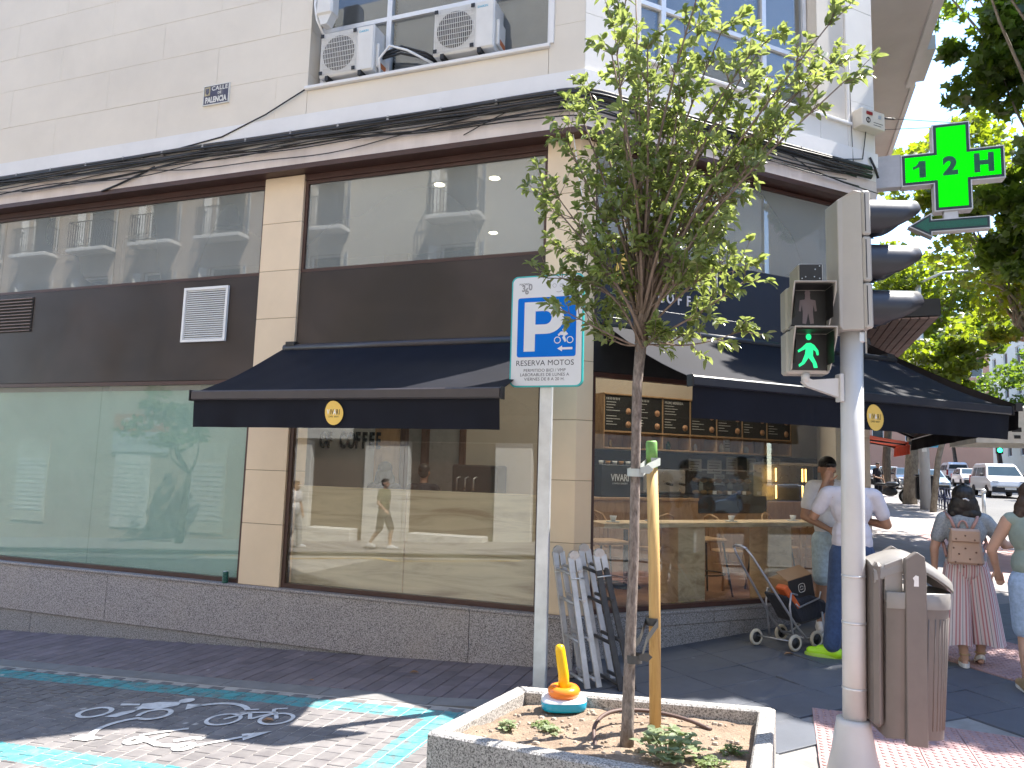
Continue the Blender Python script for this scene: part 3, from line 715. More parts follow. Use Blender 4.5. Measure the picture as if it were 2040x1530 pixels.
# ================================================================== lettering and logo on the navy sign panel
sg = thing('shop_lettering', AX+CD*2+CN*.07+Vector((0, 0, 3.6)), 'white shop name lettering with yellow roundel on navy panel, half behind the tree', 'sign')
m_letter = mat('white_letter', (.72, .66, .66), .5)
for ch_, s in (('V', .92), ('I', 1.05), ('V', 1.17), ('A', 1.34), ('R', 1.5), ('I', 1.63)):
    mb = MB(); put_text(mb, ch_, AX+CD*s+CN*.062+Vector((0, 0, 3.80)), CD, (0, 0, 1), .30, .008, extr=.006, xs=.55, bold=.006); mb.build('letter', m_letter, sg)
for i, ch_ in enumerate('COFFEE'):
    mb = MB(); put_text(mb, ch_, AX+CD*(.92+.115*i)+CN*.062+Vector((0, 0, 3.56)), CD, (0, 0, 1), .15, .006, extr=.004, xs=.75, bold=.003); mb.build('letter', m_letter, sg)
for i, ch_ in enumerate('BAKERY'):
    mb = MB(); put_text(mb, ch_, AX+CD*(3.04+.125*i)+CN*.092+Vector((0, 0, 3.66)), CD, (0, 0, 1), .22, .006, extr=.004, xs=.62, bold=.004); mb.build('letter', m_letter, sg)
logo(sg, FC, .58, 3.72, .064, .42, .5, False)
# ================================================================== air conditioners
m_ac = mat('beige_white_enamel', (.70, .68, .64), .45, var=.05, scale=5, dirt=.2, dcol=(.45, .4, .34))
m_acl = mat('ac_sticker', (.10, .45, .62), .5)
m_fanb = mat('grey_fan_blade', (.10, .095, .09), .6)
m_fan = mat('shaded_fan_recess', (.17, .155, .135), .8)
def ac_unit(x0, z0, y, label):
    w, h, d = .69, .53, .28
    fr = frame((x0, y, z0), (1, 0, 0), (0, -1, 0)); r = thing('air_conditioner', (x0+w/2, y, z0), label, 'air conditioner', 'air conditioners on the window sill')
    mb = MB(fr); mb.cbox(0, w, -d, 0, 0, h, .012); mb.build('housing', m_ac, r)
    cx, cz, rr = .245, .265, .205
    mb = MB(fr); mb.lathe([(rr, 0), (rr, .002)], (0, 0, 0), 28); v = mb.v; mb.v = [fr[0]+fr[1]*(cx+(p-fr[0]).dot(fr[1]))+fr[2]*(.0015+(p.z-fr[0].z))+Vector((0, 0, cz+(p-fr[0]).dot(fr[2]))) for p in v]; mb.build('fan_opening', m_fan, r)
    mb = MB(fr)
    for k in range(5):
        a = 2*math.pi*k/5+.3; a2 = a+.8
        mb.add([(cx+.04*math.cos(a), .004, cz+.04*math.sin(a)), (cx+.19*math.cos(a), .004, cz+.19*math.sin(a)), (cx+.19*math.cos(a2), .009, cz+.19*math.sin(a2)), (cx+.04*math.cos(a2), .009, cz+.04*math.sin(a2))], [(0, 1, 2, 3)])
    mb.build('fan_blade', m_fanb, r, recalc=False)
    mb = MB(fr)
    for i in range(22): mb.box(.02+.0215*i, .0245+.0215*i, .012, .017, .03, h-.03)
    for i in range(9): mb.box(.02, .475, .017, .022, .03+.0585*i, .0345+.0585*i)
    g = mb.build('grille', m_ac, r); g['kind'] = 'stuff'
    mb = MB(fr)
    for a, b_ in ((.02, .03), (.44, .03), (.02, h-.06), (.44, h-.06)): mb.cbox(a-.008, a+.035, .0165, .026, b_-.008, b_+.035, .003)
    q = mb.build('grille_corner', m_black, r)
    mb = MB(fr); mb.cbox(.485, w-.012, .001, .006, .015, h-.015, .002); mb.build('front_panel', m_ac, r)
    mb = MB(); put_text(mb, 'DAIKIN', (x0+.56, y-.007, z0+h-.07), (1, 0, 0), (0, 0, 1), .035, .0005, bold=.0008); mb.build('maker_lettering', m_acl, r)
    mb = MB(fr); mb.cbox(w, w+.035, -d+.03, -.05, .05, h*.62, .01); mb.build('valve_cover', m_ac, r)
    mb = MB(fr); mb.box(w+.001, w+.037, -d+.05, -.09, .06, .12); mb.build('warning_label', mat('orange_label', (.55, .16, .05), .6), r)
    for a in (.1, .52):
        mb = MB(fr); mb.box(a, a+.04, -d-.02, .03, -.055, -.002); mb.build('foot', m_black, r)
    return r
ac_unit(-4.80, 6.09, 6.54, 'lower left air conditioner unit beside the white drain box on the sill')
ac_unit(-3.385, 6.10, 6.54, 'right hand air conditioner unit in front of the window blinds')
# pipe run between them
pp = thing('refrigerant_pipes', (-3.7, 6.5, 6.05), 'white and black pipes looping between the two air conditioners', 'pipe')
mb = MB(); mb.tube([(-4.06, 6.62, 6.06), (-4.04, 6.55, 6.2), (-3.9, 6.52, 6.31), (-3.7, 6.55, 6.24), (-3.42, 6.62, 6.08)], .013, 8); mb.build('white_pipe', m_white, pp)
for k in range(3):
    mb = MB(); mb.tube([(-4.07, 6.68, 6.34-.03*k), (-3.8, 6.6, 6.33-.04*k), (-3.5, 6.6, 6.20-.03*k), (-3.40, 6.68, 6.15-.03*k)], .014, 7); mb.build('black_pipe', m_black, pp)
db = thing('drain_box', (-4.72, 6.5, 6.75), 'small white box with bent white pipe at the window reveal', 'box')
mb = MB(); mb.cbox(-4.83, -4.62, 6.45, 6.6, 6.80, 7.25, .02); mb.prism([(-4.81, 6.80), (-4.64, 6.80), (-4.69, 6.69), (-4.77, 6.69)], 6.47, 6.58, 'xz'); mb.build('box_body', m_ac, db)
mb = MB(); mb.tube([(-4.87, 6.5, 7.3), (-4.875, 6.5, 6.95), (-4.84, 6.5, 6.78), (-4.78, 6.55, 6.62)], .016, 8); mb.build('pipe', m_white, db)
# ================================================================== street plaque
pl = thing('street_plaque', (-6.25, 6.57, 6.03), 'old blue enamel street name plate with crest on the cream wall', 'sign')
m_enam = mat('blue_enamel', (.05, .05, .085), .3, var=.25, scale=14, dirt=.6, dcol=(.3, .27, .22))
m_enw = mat('enamel_white', (.7, .68, .62), .4, var=.1, scale=20)
YP = 6.57
mb = MB(); mb.cbox(-6.437, -6.070, YP-.014, YP+.004, 6.022, 6.258, .003); mb.build('plate', m_enam, pl)
for nm, bx in (('rim', (-6.44, -6.067, 6.255, 6.265)), ('rim', (-6.44, -6.067, 6.015, 6.025)), ('rim', (-6.445, -6.435, 6.015, 6.265)), ('rim', (-6.072, -6.062, 6.015, 6.265))):
    mb = MB(); mb.box(bx[0], bx[1], YP-.017, YP+.003, bx[2], bx[3]); mb.build(nm, m_enw, pl)
mb = MB()
put_text(mb, 'CALLE', (-6.205, YP-.015, 6.215), (1, 0, 0), (0, 0, 1), .075, .001, bold=.002, spacing=1.15)
put_text(mb, 'DE', (-6.205, YP-.015, 6.155), (1, 0, 0), (0, 0, 1), .042, .001, bold=.001)
put_text(mb, 'PALENCIA', (-6.253, YP-.015, 6.075), (1, 0, 0), (0, 0, 1), .098, .001, bold=.004, xs=.70)
mb.build('lettering', m_enw, pl)
mb = MB(); mb.cbox(-6.425, -6.345, YP-.0165, YP-.013, 6.135, 6.245, .003); cr = mb.build('crest', mat('crest_ochre', (.42, .36, .22), .5, var=.3, scale=30), pl)
mb = MB(); mb.prism([(-6.41, 6.225), (-6.36, 6.225), (-6.36, 6.17), (-6.385, 6.145), (-6.41, 6.17)], YP-.019, YP-.0165, 'xz'); mb.build('shield', m_enam, cr)
# ================================================================== alarm box
al = thing('alarm_box', AX+CD*3.82+CN*D+Vector((0, 0, 5.93)), 'cream alarm siren box with red lamp beside the corner pilaster', 'alarm')
m_cream = mat('aged_cream_plastic', (.66, .60, .50), .5, var=.06)
mb = MB(FC); mb.cbox(3.63, 4.02, D+.001, D+.14, 5.94, 6.16, .008); mb.build('case', m_cream, al)
mb = MB(FC); mb.cbox(3.70, 3.80, D+.14, D+.152, 6.085, 6.125, .004); mb.build('red_lamp', mat('red_lens', (.30, .03, .03), .3), al)
mb = MB(FC); mb.ring((3.73, D+.142, 6.02), .03, .006, 1, 18, 6); mb.box(3.726, 3.734, D+.139, D+.143, 5.995, 6.045); mb.build('badge', m_black, al)
mb = MB(FC); mb.cbox(3.90, 3.95, D+.14, D+.145, 6.07, 6.115, .002); mb.build('grille_square', m_galv, al)
mb = MB(FC)
for k in range(2): mb.box(3.82, 3.98-.03*k, D+.1405, D+.1412, 6.005-.03*k, 6.012-.03*k)
mb.build('worn_print', m_ink, al); al.children[-1]['kind'] = 'stuff'
# ================================================================== vents
vt = thing('white_vent_grille', (-6.33, Y0, 3.18), 'white louvred vent grille fixed to the dark fascia panel', 'vent')
mb = MB(FL); x0, x1, z0, z1 = -6.654, -6.006, 3.18, 3.835
for b_ in ((x0, x0+.03, z0, z1), (x1-.03, x1, z0, z1), (x0+.03, x1-.03, z0, z0+.03), (x0+.03, x1-.03, z1-.03, z1)): mb.box(b_[0], b_[1], -.03, .0, b_[2], b_[3])
mb.build('frame', m_white, vt)
for i in range(23):
    mb = MB(FL); z = z0+.045+.0258*i
    mb.add([(x0+.03, -.024, z+.012), (x1-.03, -.024, z+.012), (x1-.03, -.004, z-.008), (x0+.03, -.004, z-.008), (x0+.03, -.027, z+.009), (x1-.03, -.027, z+.009), (x1-.03, -.007, z-.011), (x0+.03, -.007, z-.011)], [(0, 1, 2, 3), (7, 6, 5, 4), (3, 2, 6, 7), (0, 4, 5, 1)]); mb.build('slat', m_white, vt, recalc=False)
vt = thing('brown_vent_grille', (-9.6, Y0, 3.4), 'brown louvred vent with pale slats at the end of the fascia panel', 'vent')
mb = MB(FL); mb.box(-9.9, -9.19, -.03, -.024, 3.41, 3.87); mb.build('backing', m_dark, vt)
m_bslat = mat('taupe_slat', (.22, .16, .14), .5)
for i in range(11):
    mb = MB(FL); z = 3.42+.043*i; mb.cbox(-9.9, -9.2, -.024, -.006, z, z+.014 if i else z+.012, .003); mb.build('slat', m_bslat, vt)
# ================================================================== telecom cables along the beam
cb = thing('cable_bundle', (AX.x, Y0, 5.4), 'black telephone cables clipped along the beam round the building corner', 'cables')
def band_pt(s, d, z):
    """s < 0 runs along the side street, s > 0 along the corner front, rounded at the corner"""
    if s <= -.25: return Vector((AX.x+D*T22+s, Y0-d, z))
    if s >= .25: return AX+CD*(s-D*T22)+CN*d+Vector((0, 0, z))
    a, b_ = Vector((AX.x+D*T22-.25, Y0-d, z)), AX+CD*(.25-D*T22)+CN*d+Vector((0, 0, z)); k = (s+.25)/.5
    c_ = Vector((AX.x+d*T22, Y0-d, z)); return a*(1-k)**2+c_*2*k*(1-k)+b_*k*k
RC = random.Random(3)
for k in range(13):
    z0 = 5.49-.0165*k; r = (.02, .014, .012, .011, .013, .010, .012, .009, .008, .009, .007, .006, .006)[k]
    ph, am = RC.uniform(0, 6), .004+.0022*k; pts = []
    s = -10.6+(0 if k < 9 else RC.uniform(0, 3)); e = 4.05-(0 if k < 9 else RC.uniform(0, .4))
    while s < e:
        sag = am*math.sin(s*1.3+ph)+am*.7*math.sin(s*2.9+ph*2)-(abs(math.sin(s*.45+ph))**3*.07 if k > 8 else 0)-(.03*sst(-6, -10, s) if k > 5 else 0)
        pts.append(band_pt(s, D+.022+.012*(k % 3)+r, z0+sag)); s += .22 if abs(s) > .6 else .08
    mb = MB(); mb.tube(pts, r, 7, raw=True); mb.build('cable', m_black if k % 4 else mat('dusty_cable', (.06, .055, .052), .6), cb)
for s in [-10.2+.62*i for i in range(24)]:
    p = band_pt(s, D+.03, 5.485); mb = MB(); mb.box(p.x-.012, p.x+.012, p.y-.03, p.y+.02, p.z-.03, p.z+.025); mb.build('cable_clip', mat('grey_clip', (.45, .44, .43), .6) if s == -10.2 else bpy.data.materials['grey_clip'], cb)
for pts, r in (([(-4.97, 6.55, 6.0), (-5.5, 6.545, 5.77), (-6.1, 6.54, 5.58), (-6.7, 6.54, 5.52), (-7.3, 6.54, 5.47)], .008), ([(-7.1, 6.545, 5.33), (-7.35, 6.55, 5.26), (-7.7, 6.555, 5.17), (-7.95, 6.56, 5.12)], .012),
               ([(-4.1, 6.54, 5.36), (-3.7, 6.53, 5.29), (-3.2, 6.54, 5.33), (-2.4, 6.54, 5.42)], .007), ([(-2.35, 6.54, 5.43), (-2.8, 6.55, 5.27), (-3.0, 6.555, 5.19)], .005)):
    mb = MB(); mb.tube(pts, r, 6); mb.build('loose_cable', m_black, cb)
for pts, r in (([(2.6, .18, 5.38), (2.9, .19, 5.27), (3.4, .19, 5.22), (4.0, .18, 5.20)], .006), ([(3.0, .18, 5.44), (3.4, .19, 5.5), (3.75, .18, 5.58), (3.83, .17, 5.95)], .006), ([(3.86, .19, 5.62), (3.93, .2, 5.5), (3.98, .2, 5.38)], .014), ([(3.6, .15, 6.9), (3.605, .15, 6.2), (3.60, .17, 5.5)], .004)):
    mb = MB(FC); mb.tube(pts, r, 6); mb.build('loose_cable', m_black, cb)
mb = MB(); mb.tube([(-1.86, 6.60, 5.15), (-1.84, 6.66, 4.95), (-1.79, 6.655, 4.6), (-1.72, 6.64, 4.25), (-1.66, 6.70, 4.0)], .005, 6); mb.build('loose_cable', m_white, cb)
# ================================================================== pharmacy cross
ph = thing('pharmacy_cross', (1.3, 9.7, 5.5), 'green lit pharmacy cross sign reading 12 H with arrow beneath', 'sign')
YC = 9.7
def cross_poly(e=0, cx=2.0, cz=5.56, a=.545, b_=.2): 
    a, b_ = a-e, b_-e
    return [(cx-a, cz-b_), (cx-b_, cz-b_), (cx-b_, cz-a), (cx+b_, cz-a), (cx+b_, cz-b_), (cx+a, cz-b_), (cx+a, cz+b_), (cx+b_, cz+b_), (cx+b_, cz+a), (cx-b_, cz+a), (cx-b_, cz+b_), (cx-a, cz+b_)]
m_cs = mat('cross_case', (.55, .55, .56), .4, metal=.3)
mb = MB(); mb.prism(cross_poly(), YC, YC+.16); mb.build('cross_case', m_cs, ph)
mb = MB(); mb.prism(cross_poly(.014), YC-.004, YC); mb.build('dark_border', mat('cross_border', (.01, .03, .04), .4), ph)
def led_mat():
    m, t, b = newmat('green_led_panel'); v = coords(t, 'World'); w = []
    for d in ('X', 'Z'):
        q = N(t, 'ShaderNodeTexWave', bands_direction=d); q.inputs['Scale'].default_value = 9.5; t.links.new(v, q.inputs[0]); w.append(q.outputs['Fac'])
    a = N(t, 'ShaderNodeMath', operation='MULTIPLY'); t.links.new(w[0], a.inputs[0]); t.links.new(w[1], a.inputs[1])
    k = N(t, 'ShaderNodeMapRange'); k.inputs[3].default_value = .22; k.inputs[4].default_value = .40; t.links.new(a.outputs[0], k.inputs[0])
    b.inputs['Base Color'].default_value = (.0, .05, .0, 1); b.inputs['Specular IOR Level'].default_value = .1; b.inputs['Emission Color'].default_value = (.0, 1, .0, 1); t.links.new(k.outputs[0], b.inputs['Emission Strength']); return m
mb = MB(); mb.prism(cross_poly(.045), YC-.007, YC-.004); mb.build('led_panel', led_mat(), ph)
m_dled = mat('dark_led', (.0, .10, .045), .5)
mb = MB(); mb.prism([(1.66+a, 5.555+b_) for a, b_ in ((-.08, .035), (-.035, .055), (-.01, .105), (.06, .105), (.06, -.105), (-.01, -.105), (-.01, .03), (-.08, .0))], YC-.009, YC-.0075); mb.build('character', m_dled, ph)
for ch_, x in (('2', 1.98), ('H', 2.33)): mb = MB(); put_text(mb, ch_, (x, YC-.008, 5.555), (1, 0, 0), (0, 0, 1), .30, .001, bold=.016); mb.build('character', m_dled, ph)
ar = [(1.513, 4.855), (1.767, 5.005), (1.767, 4.92), (2.37, 4.92), (2.37, 4.765), (1.767, 4.765), (1.767, 4.70)]
def inset(p, e):
    n_ = len(p); out = []
    area = sum(p[i][0]*p[(i+1) % n_][1]-p[(i+1) % n_][0]*p[i][1] for i in range(n_)); sg_ = 1 if area > 0 else -1
    for i in range(n_):
        a, b_, c_ = Vector(p[i-1]), Vector(p[i]), Vector(p[(i+1) % n_]); d1, d2 = (b_-a).normalized(), (c_-b_).normalized()
        n1, n2 = Vector((-d1.y, d1.x))*sg_, Vector((-d2.y, d2.x))*sg_; k = (n1+n2)/(1+n1.dot(n2)); out.append(tuple(b_+k*e))
    return out
mb = MB(); mb.prism(ar, YC, YC+.13); mb.build('arrow_case', m_cs, ph)
mb = MB(); mb.prism(inset(ar, .012), YC-.004, YC); mb.build('dark_border', bpy.data.materials['cross_border'], ph)
mb = MB(); mb.prism(inset(ar, .035), YC-.007, YC-.004); mb.build('arrow_panel', mat('unlit_led', (.005, .11, .07), .4, var=.2, scale=80), ph)
mb = MB(); mb.cbox(1.897, 2.05, YC+.02, YC+.1, 4.92, 5.02, .004); mb.build('neck', m_cs, ph)
mb = MB(); mb.cbox(1.0, 1.456, YC+.01, YC+.15, 5.37, 5.78, .004); mb.build('wall_bracket', mat('bracket_grey', (.42, .42, .44), .5), ph)
for a, b_ in (((1.1, YC+.05, 6.33), (2.14, YC+.08, 6.12)), ((1.1, YC+.1, 6.18), (1.8, YC+.08, 6.11))):
    mb = MB(); mb.tube([a, b_], .004, 5); mb.tube([Vector(a)+(Vector(b_)-Vector(a))*.1, Vector(a)+(Vector(b_)-Vector(a))*.3], .012, 6); mb.build('stay_wire', m_black, ph)
# ================================================================== traffic light with litter bin
VR = Vector((math.cos(yaw), math.sin(yaw), 0)); VT = Vector((math.sin(yaw), -math.cos(yaw), 0))   # right and towards the viewer
PT = Vector((.376, 4.732, 0)); gz = G(PT.x, PT.y); FT = frame(PT, VR, VT)
m_visor = mat('black_visor_plastic', (.028, .027, .033), .38, var=.15, scale=8)
m_lensd = mat('dark_lens', (.012, .006, .006), .15)
m_housing = mat('beige_grey_housing', (.41, .395, .365), .4, var=.05, scale=5, dirt=.1, dcol=(.3, .27, .24))
tl = thing('traffic_light', (PT.x, PT.y, gz), 'grey traffic light post with hooded lamps and a green walking man signal', 'traffic light')
def pz(z): return .003+.042*(z-gz)/2.5
mb = MB(FT); mb.tube([(pz(z), 0, z) for z in (gz+.3, .9, 1.6, 2.68)], .0635, 20); pole = mb.build('pole', m_grey_paint, tl)
mb = MB(FT); mb.lathe([(.15, gz-.02), (.145, gz+.03), (.118, gz+.14), (.092, gz+.29), (.088, gz+.318), (.066, gz+.32)], (.0, 0, 0), 24); mb.build('base_collar', m_grey_paint, tl)
for z in (.98, 1.24, .62):
    mb = MB(FT); mb.tube([(pz(z), 0, z), (pz(z), 0, z+.012)], .066, 20); mb.build('steel_strap', m_galv, pole)
mb = MB(FT); mb.cbox(pz(1.9)-.068, pz(1.9)-.058, -.01, .01, 1.2, 1.23, .002); mb.build('strap_buckle', m_galv, pole)
# vehicle head, lamps look to the right
mb = MB(FT)
prof = [(-.062, 2.69), (-.045, 2.665), (.065, 2.665), (.065, 3.50), (.02, 3.505), (-.03, 3.475), (-.062, 3.455)]
n_ = len(prof); a = [(p[0], -.125, p[1]) for p in prof]; b_ = [(p[0], .085 if p[0] < 0 else .125, p[1]) for p in prof]; a = [(p[0], -.085 if p[0] < 0 else -.125, p[1]) for p in prof]
mb.add(a+b_, [list(range(n_))[::-1], list(range(n_, 2*n_))]+[(i, (i+1) % n_, n_+(i+1) % n_, n_+i) for i in range(n_)])
hd = mb.build('lamp_housing', m_housing, tl, bevel=.004)
for k in range(3):
    z0 = 2.672+.28*k; z1 = z0+.272; zc = (z0+z1)/2
    mb = MB(FT); mb.cbox(.066, .118, -.132, .132, z0, z1, .01); dr = mb.build('lamp_door', m_housing, hd)
    mb = MB(FT); mb.box(.080, .085, .1325, .134, z0+.02, z1-.02); mb.build('door_seam', m_black, hd)
    mb = MB(FT); n_ = 24; vs_, fs = [], []
    for sh, rr in ((0, .118), (1, .114)):
        for j in range(n_+1):
            th = rad(-62+304*j/n_); L = .105+.20*min(1, max(0, (math.sin(th)+.75)/.9))**.6
            for i in range(5): x = .119+L*i/4; vs_.append((x, rr*math.cos(th), zc+.005+rr*math.sin(th)-(.0*(i/4))))
    for sh in (0, 1):
        b0 = sh*(n_+1)*5
        for j in range(n_):
            for i in range(4): q = (b0+j*5+i, b0+j*5+i+1, b0+(j+1)*5+i+1, b0+(j+1)*5+i); fs.append(q if sh == 0 else q[::-1])
    for j in range(n_): fs.append((j*5+4, (n_+1)*5+j*5+4, (n_+1)*5+(j+1)*5+4, (j+1)*5+4))
    mb.add(vs_, fs, True); mb.build('visor', m_visor, tl, recalc=False)
    mb = MB(frame(PT+VR*.120+Vector((0, 0, zc)), VT, Vector((0, 0, 1)), VR)); mb.lathe([(.112, 0), (.08, .012), (.03, .02), (.001, .022)], (0, 0, 0), 20); mb.build('lamp_lens', mat('lens_%d' % k, [(.02, .05, .03), (.06, .03, .01), (.07, .01, .01)][k], .2), tl)
mb = MB(FT); mb.cbox(.03, .1, -.06, .06, 2.60, 2.668, .008); mb.build('lower_clamp', m_galv, tl)
# pedestrian head
PN = Vector((.24, -.97, 0)).normalized(); PRt = Vector((0, 0, 1)).cross(PN)*1; PRt = Vector((-PN.y, PN.x, 0))
pc = PT+VR*(-.225)+VT*.02; FP = frame(pc, PRt, PN)      # s right on the face, o outward, z up
mb = MB(FP); mb.cbox(-.125, .125, -.13, .0, 2.41, 2.665, .012); ph1 = mb.build('walk_housing', m_housing, tl)
mb = MB(FP); mb.cbox(-.125, .125, -.13, .0, 2.675, 2.93, .012); ph2 = mb.build('stop_housing', m_housing, tl)
m_ghost = mat('unlit_figure', (.20, .155, .165), .5, var=.1)
m_walk_led = emit('green_figure', (.01, .62, .20), .34)
man_stop = [[(-.012, .075), (.012, .075), (.014, .05), (.04, .045), (.046, -.015), (.036, -.018), (.03, .02), (.026, -.02), (.03, -.085), (.012, -.088), (.002, -.025), (-.01, -.088), (-.028, -.085), (-.026, -.02), (-.03, .02), (-.036, -.018), (-.046, -.015), (-.04, .045), (-.014, .05)]]
man_go = [[(-.01, .05), (.012, .052), (.03, .04), (.05, .01), (.052, -.015), (.042, -.017), (.036, .005), (.024, .015), (.022, -.02), (.04, -.06), (.045, -.085), (.026, -.087), (.02, -.06), (.0, -.03), (-.022, -.065), (-.048, -.082), (-.052, -.07), (-.035, -.055), (-.018, -.01), (-.014, .018), (-.035, .008), (-.052, -.002), (-.055, .01), (-.035, .025)]]
for z0, h, fig, mf in ((2.41, ph1, man_go, m_walk_led), (2.675, ph2, man_stop, m_ghost)):
    zc = z0+.127
    mb = MB(FP); mb.cbox(-.108, .108, .0005, .008, z0+.02, z0+.235, .004); mb.build('screen', m_black, h)
    mb = MB(FP)
    for poly in fig: mb.prism([(p[0]*1.12, zc+p[1]*1.08) for p in poly], .0085, .0105)
    q = [(.021*math.cos(2*math.pi*k/12)*.75+(0 if mf is m_ghost else .002), zc+.098*.98+.019*math.sin(2*math.pi*k/12)) for k in range(12)]
    mb.prism([(x, z-.004) for x, z in q], .0085, .0105); mb.build('figure', mf, h)
    mb = MB(FP); e = .104       # square hood, cut away towards the bottom
    for sx in (-1, 1):
        mb.add([(sx*.112, .0, z0+.01), (sx*.112, .05, z0+.02), (sx*.122, .15, z0+.20), (sx*.118, .17, z0+.255), (sx*.112, .0, z0+.245), (sx*.106, .0, z0+.01), (sx*.106, .05, z0+.02), (sx*.116, .15, z0+.20), (sx*.112, .17, z0+.25), (sx*.106, .0, z0+.24)],
               [(0, 1, 2, 3, 4), (9, 8, 7, 6, 5), (0, 5, 6, 1), (1, 6, 7, 2), (2, 7, 8, 3)])
    mb.add([(-.112, .0, z0+.245), (.112, .0, z0+.245), (.118, .17, z0+.255), (-.118, .17, z0+.255), (-.112, .0, z0+.24), (.112, .0, z0+.24), (.118, .17, z0+.25), (-.118, .17, z0+.25)], [(0, 1, 2, 3), (7, 6, 5, 4), (2, 6, 7, 3), (0, 4, 5, 1)])
    mb.build('hood', m_housing if mf is m_ghost else m_housing, h)
    mb = MB(FP); mb.box(-.105, -.1045, .009, .14, z0+.05, z0+.235); mb.box(.1045, .105, .009, .14, z0+.05, z0+.235); mb.box(-.104, .104, .009, .15, z0+.2385, z0+.239); mb.build('hood_lining', m_black, h)
mb = MB(FP); mb.cbox(-.07, .07, -.12, .08, 2.945, 3.055, .006); sb = mb.build('sound_box', m_housing, tl)
mb = MB(FP); mb.box(-.064, .064, .081, .083, 2.95, 3.05); mb.build('sound_face', m_black, sb)
for x, z in ((-.05, 2.965), (.05, 2.965), (.05, 3.04), (-.03, 2.975), (.02, 2.975), (.025, 3.02)):
    mb = MB(FP); mb.lathe([(.004, 0), (.004, .002)], (0, 0, 0), 8); v = mb.v; mb.v = [FP[0]+FP[1]*(x+(p-FP[0]).dot(FP[1]))+FP[2]*(.0835+(p.z))+Vector((0, 0, z+(p-FP[0]).dot(FP[2]))) for p in v]; mb.build('screw', m_galv, sb)
mb = MB(FT); mb.prism([(-.23, 2.385), (-.26, 2.365), (-.23, 2.335), (-.03, 2.27), (-.03, 2.39), (-.2, 2.375)], -.02, .02); mb.tube([(-.235, 0, 2.36), (-.235, 0, 2.415)], .025, 10); mb.build('bracket_arm', m_grey_paint, tl)
mb = MB(FT); mb.cbox(-.045, -.02, -.035, .035, 2.25, 2.415, .004); mb.build('clamp_plate', m_grey_paint, tl)
# ------------------------------------------------------------------ litter bin hung on the post
m_bin = mat('taupe_bin_plastic', (.158, .138, .125), .45, var=.08, scale=6, dirt=.15, dcol=(.25, .22, .2))
m_bin_l = mat('bin_lid_plastic', (.25, .235, .22), .32, var=.06, scale=6)
lb = thing('litter_bin', PT+VR*.28+Vector((0, 0, .39)), 'taupe hooded litter bin strapped to the traffic light post', 'litter bin')
BA = Vector((math.cos(yaw-.12), math.sin(yaw-.12), 0)); FB = frame(PT+VR*.06, BA, Vector((BA.y, -BA.x, 0)), Vector((0, 0, 1))+VR*.022)
mb = MB(FB); mb.cbox(0, .05, -.15, .15, .46, 1.34, .02); mb.build('back_plate', m_bin, lb)
def tub(z, e=0):
    k = (z-.40)/.8; w = .148+.024*k-e; x1 = .39+.04*k-e; pts = []
    for j in range(21):
        a = -math.pi/2+math.pi*j/20; pts.append((.20+(x1-.20)*max(0, math.cos(a))**.5, w*math.copysign(abs(math.sin(a))**.75, a), z))
    return [(.055, w, z)][:0]+[(.056, -w, z)]+pts+[(.056, w, z)]
mb = MB(FB); rows = [tub(z) for z in (.41, .43, .6, .8, 1.0, 1.13)]; mb.grid(rows, True, True); mb.grid([tub(z, .008) for z in (1.13, 1.0, .5)], True, True)
mb.add(tub(.41), [list(range(len(tub(.41))))]); mb.add(tub(.5, .008), [list(range(len(tub(.41))))]); mb.build('tub', m_bin, lb, recalc=False)
mb = MB(FB)
for k in range(22):      # moulded ribs
    j = -1+2*k/21; a = j*math.pi/2*.93
    if abs(j) < .0: continue
    def rp(z):
        kk = (z-.40)/.8; w = .148+.024*kk; x1 = .39+.04*kk; return (.20+(x1-.20)*max(0, math.cos(a))**.5, w*math.copysign(abs(math.sin(a))**.75, a), z)
    mb.tube([rp(z) for z in (.46, .7, 1.05)], .0035, 5)
o = mb.build('ribs', m_bin, lb); o['kind'] = 'stuff'
mb = MB(FB); rows = []
for z, e in ((1.10, -.006), (1.185, -.008), (1.19, 0), (1.10, .006)): rows.append(tub(z, e))
mb.grid(rows, True, True); mb.build('rim', m_bin_l, lb, recalc=False)
mb = MB(FB); mb.add(tub(1.02, .012), [list(range(len(tub(1.02))))]); mb.build('bin_bag', m_dark, lb, recalc=False)
mb = MB(FB)
for s, w0 in ((.15, .148),):
    mb.prism([(s, .39), (s+.105, .385), (s+.108, 1.30), (s+.10, 1.385), (s+.06, 1.41), (s+.0, 1.37), (s, 1.2)], w0, w0+.042)
mb.build('side_strap', m_bin, lb, bevel=.004)
mb = MB(FB); mb.prism([(.15, .39), (.255, .385), (.258, 1.30), (.25, 1.385), (.21, 1.41), (.15, 1.37)], -.19, -.148); mb.build('side_strap', m_bin, lb, bevel=.004)
mb = MB(FB); rows = []
for i in range(15):      # domed lid
    v = i/14; x = .0+.46*v; zt = (1.345+.06*math.sin(math.pi/2*min(1, v/.42))) - (.34*max(0, v-.42)**1.35); w = .150*(1 if v < .8 else max(.3, math.sqrt(max(0, 1-((v-.8)/.205)**2))))
    rows.append([(x, w*math.sin(t), zt-(.075)*(1-math.cos(t))-(.03 if abs(t) > 1.5 and v < .5 else 0)) for t in [-1.571+3.1416*j/12 for j in range(13)]])
mb.grid(rows, True); mb.grid([[(p[0], p[1]*.95, p[2]-.012) for p in r_][::-1] for r_ in rows], True); mb.build('lid', m_bin_l, lb, recalc=False)
mb = MB(FB); mb.prism([(.055, 1.33), (.15, 1.37), (.15, 1.12), (.055, 1.14)], .1, .146); mb.build('lid_side', m_bin_l, lb, bevel=.003)
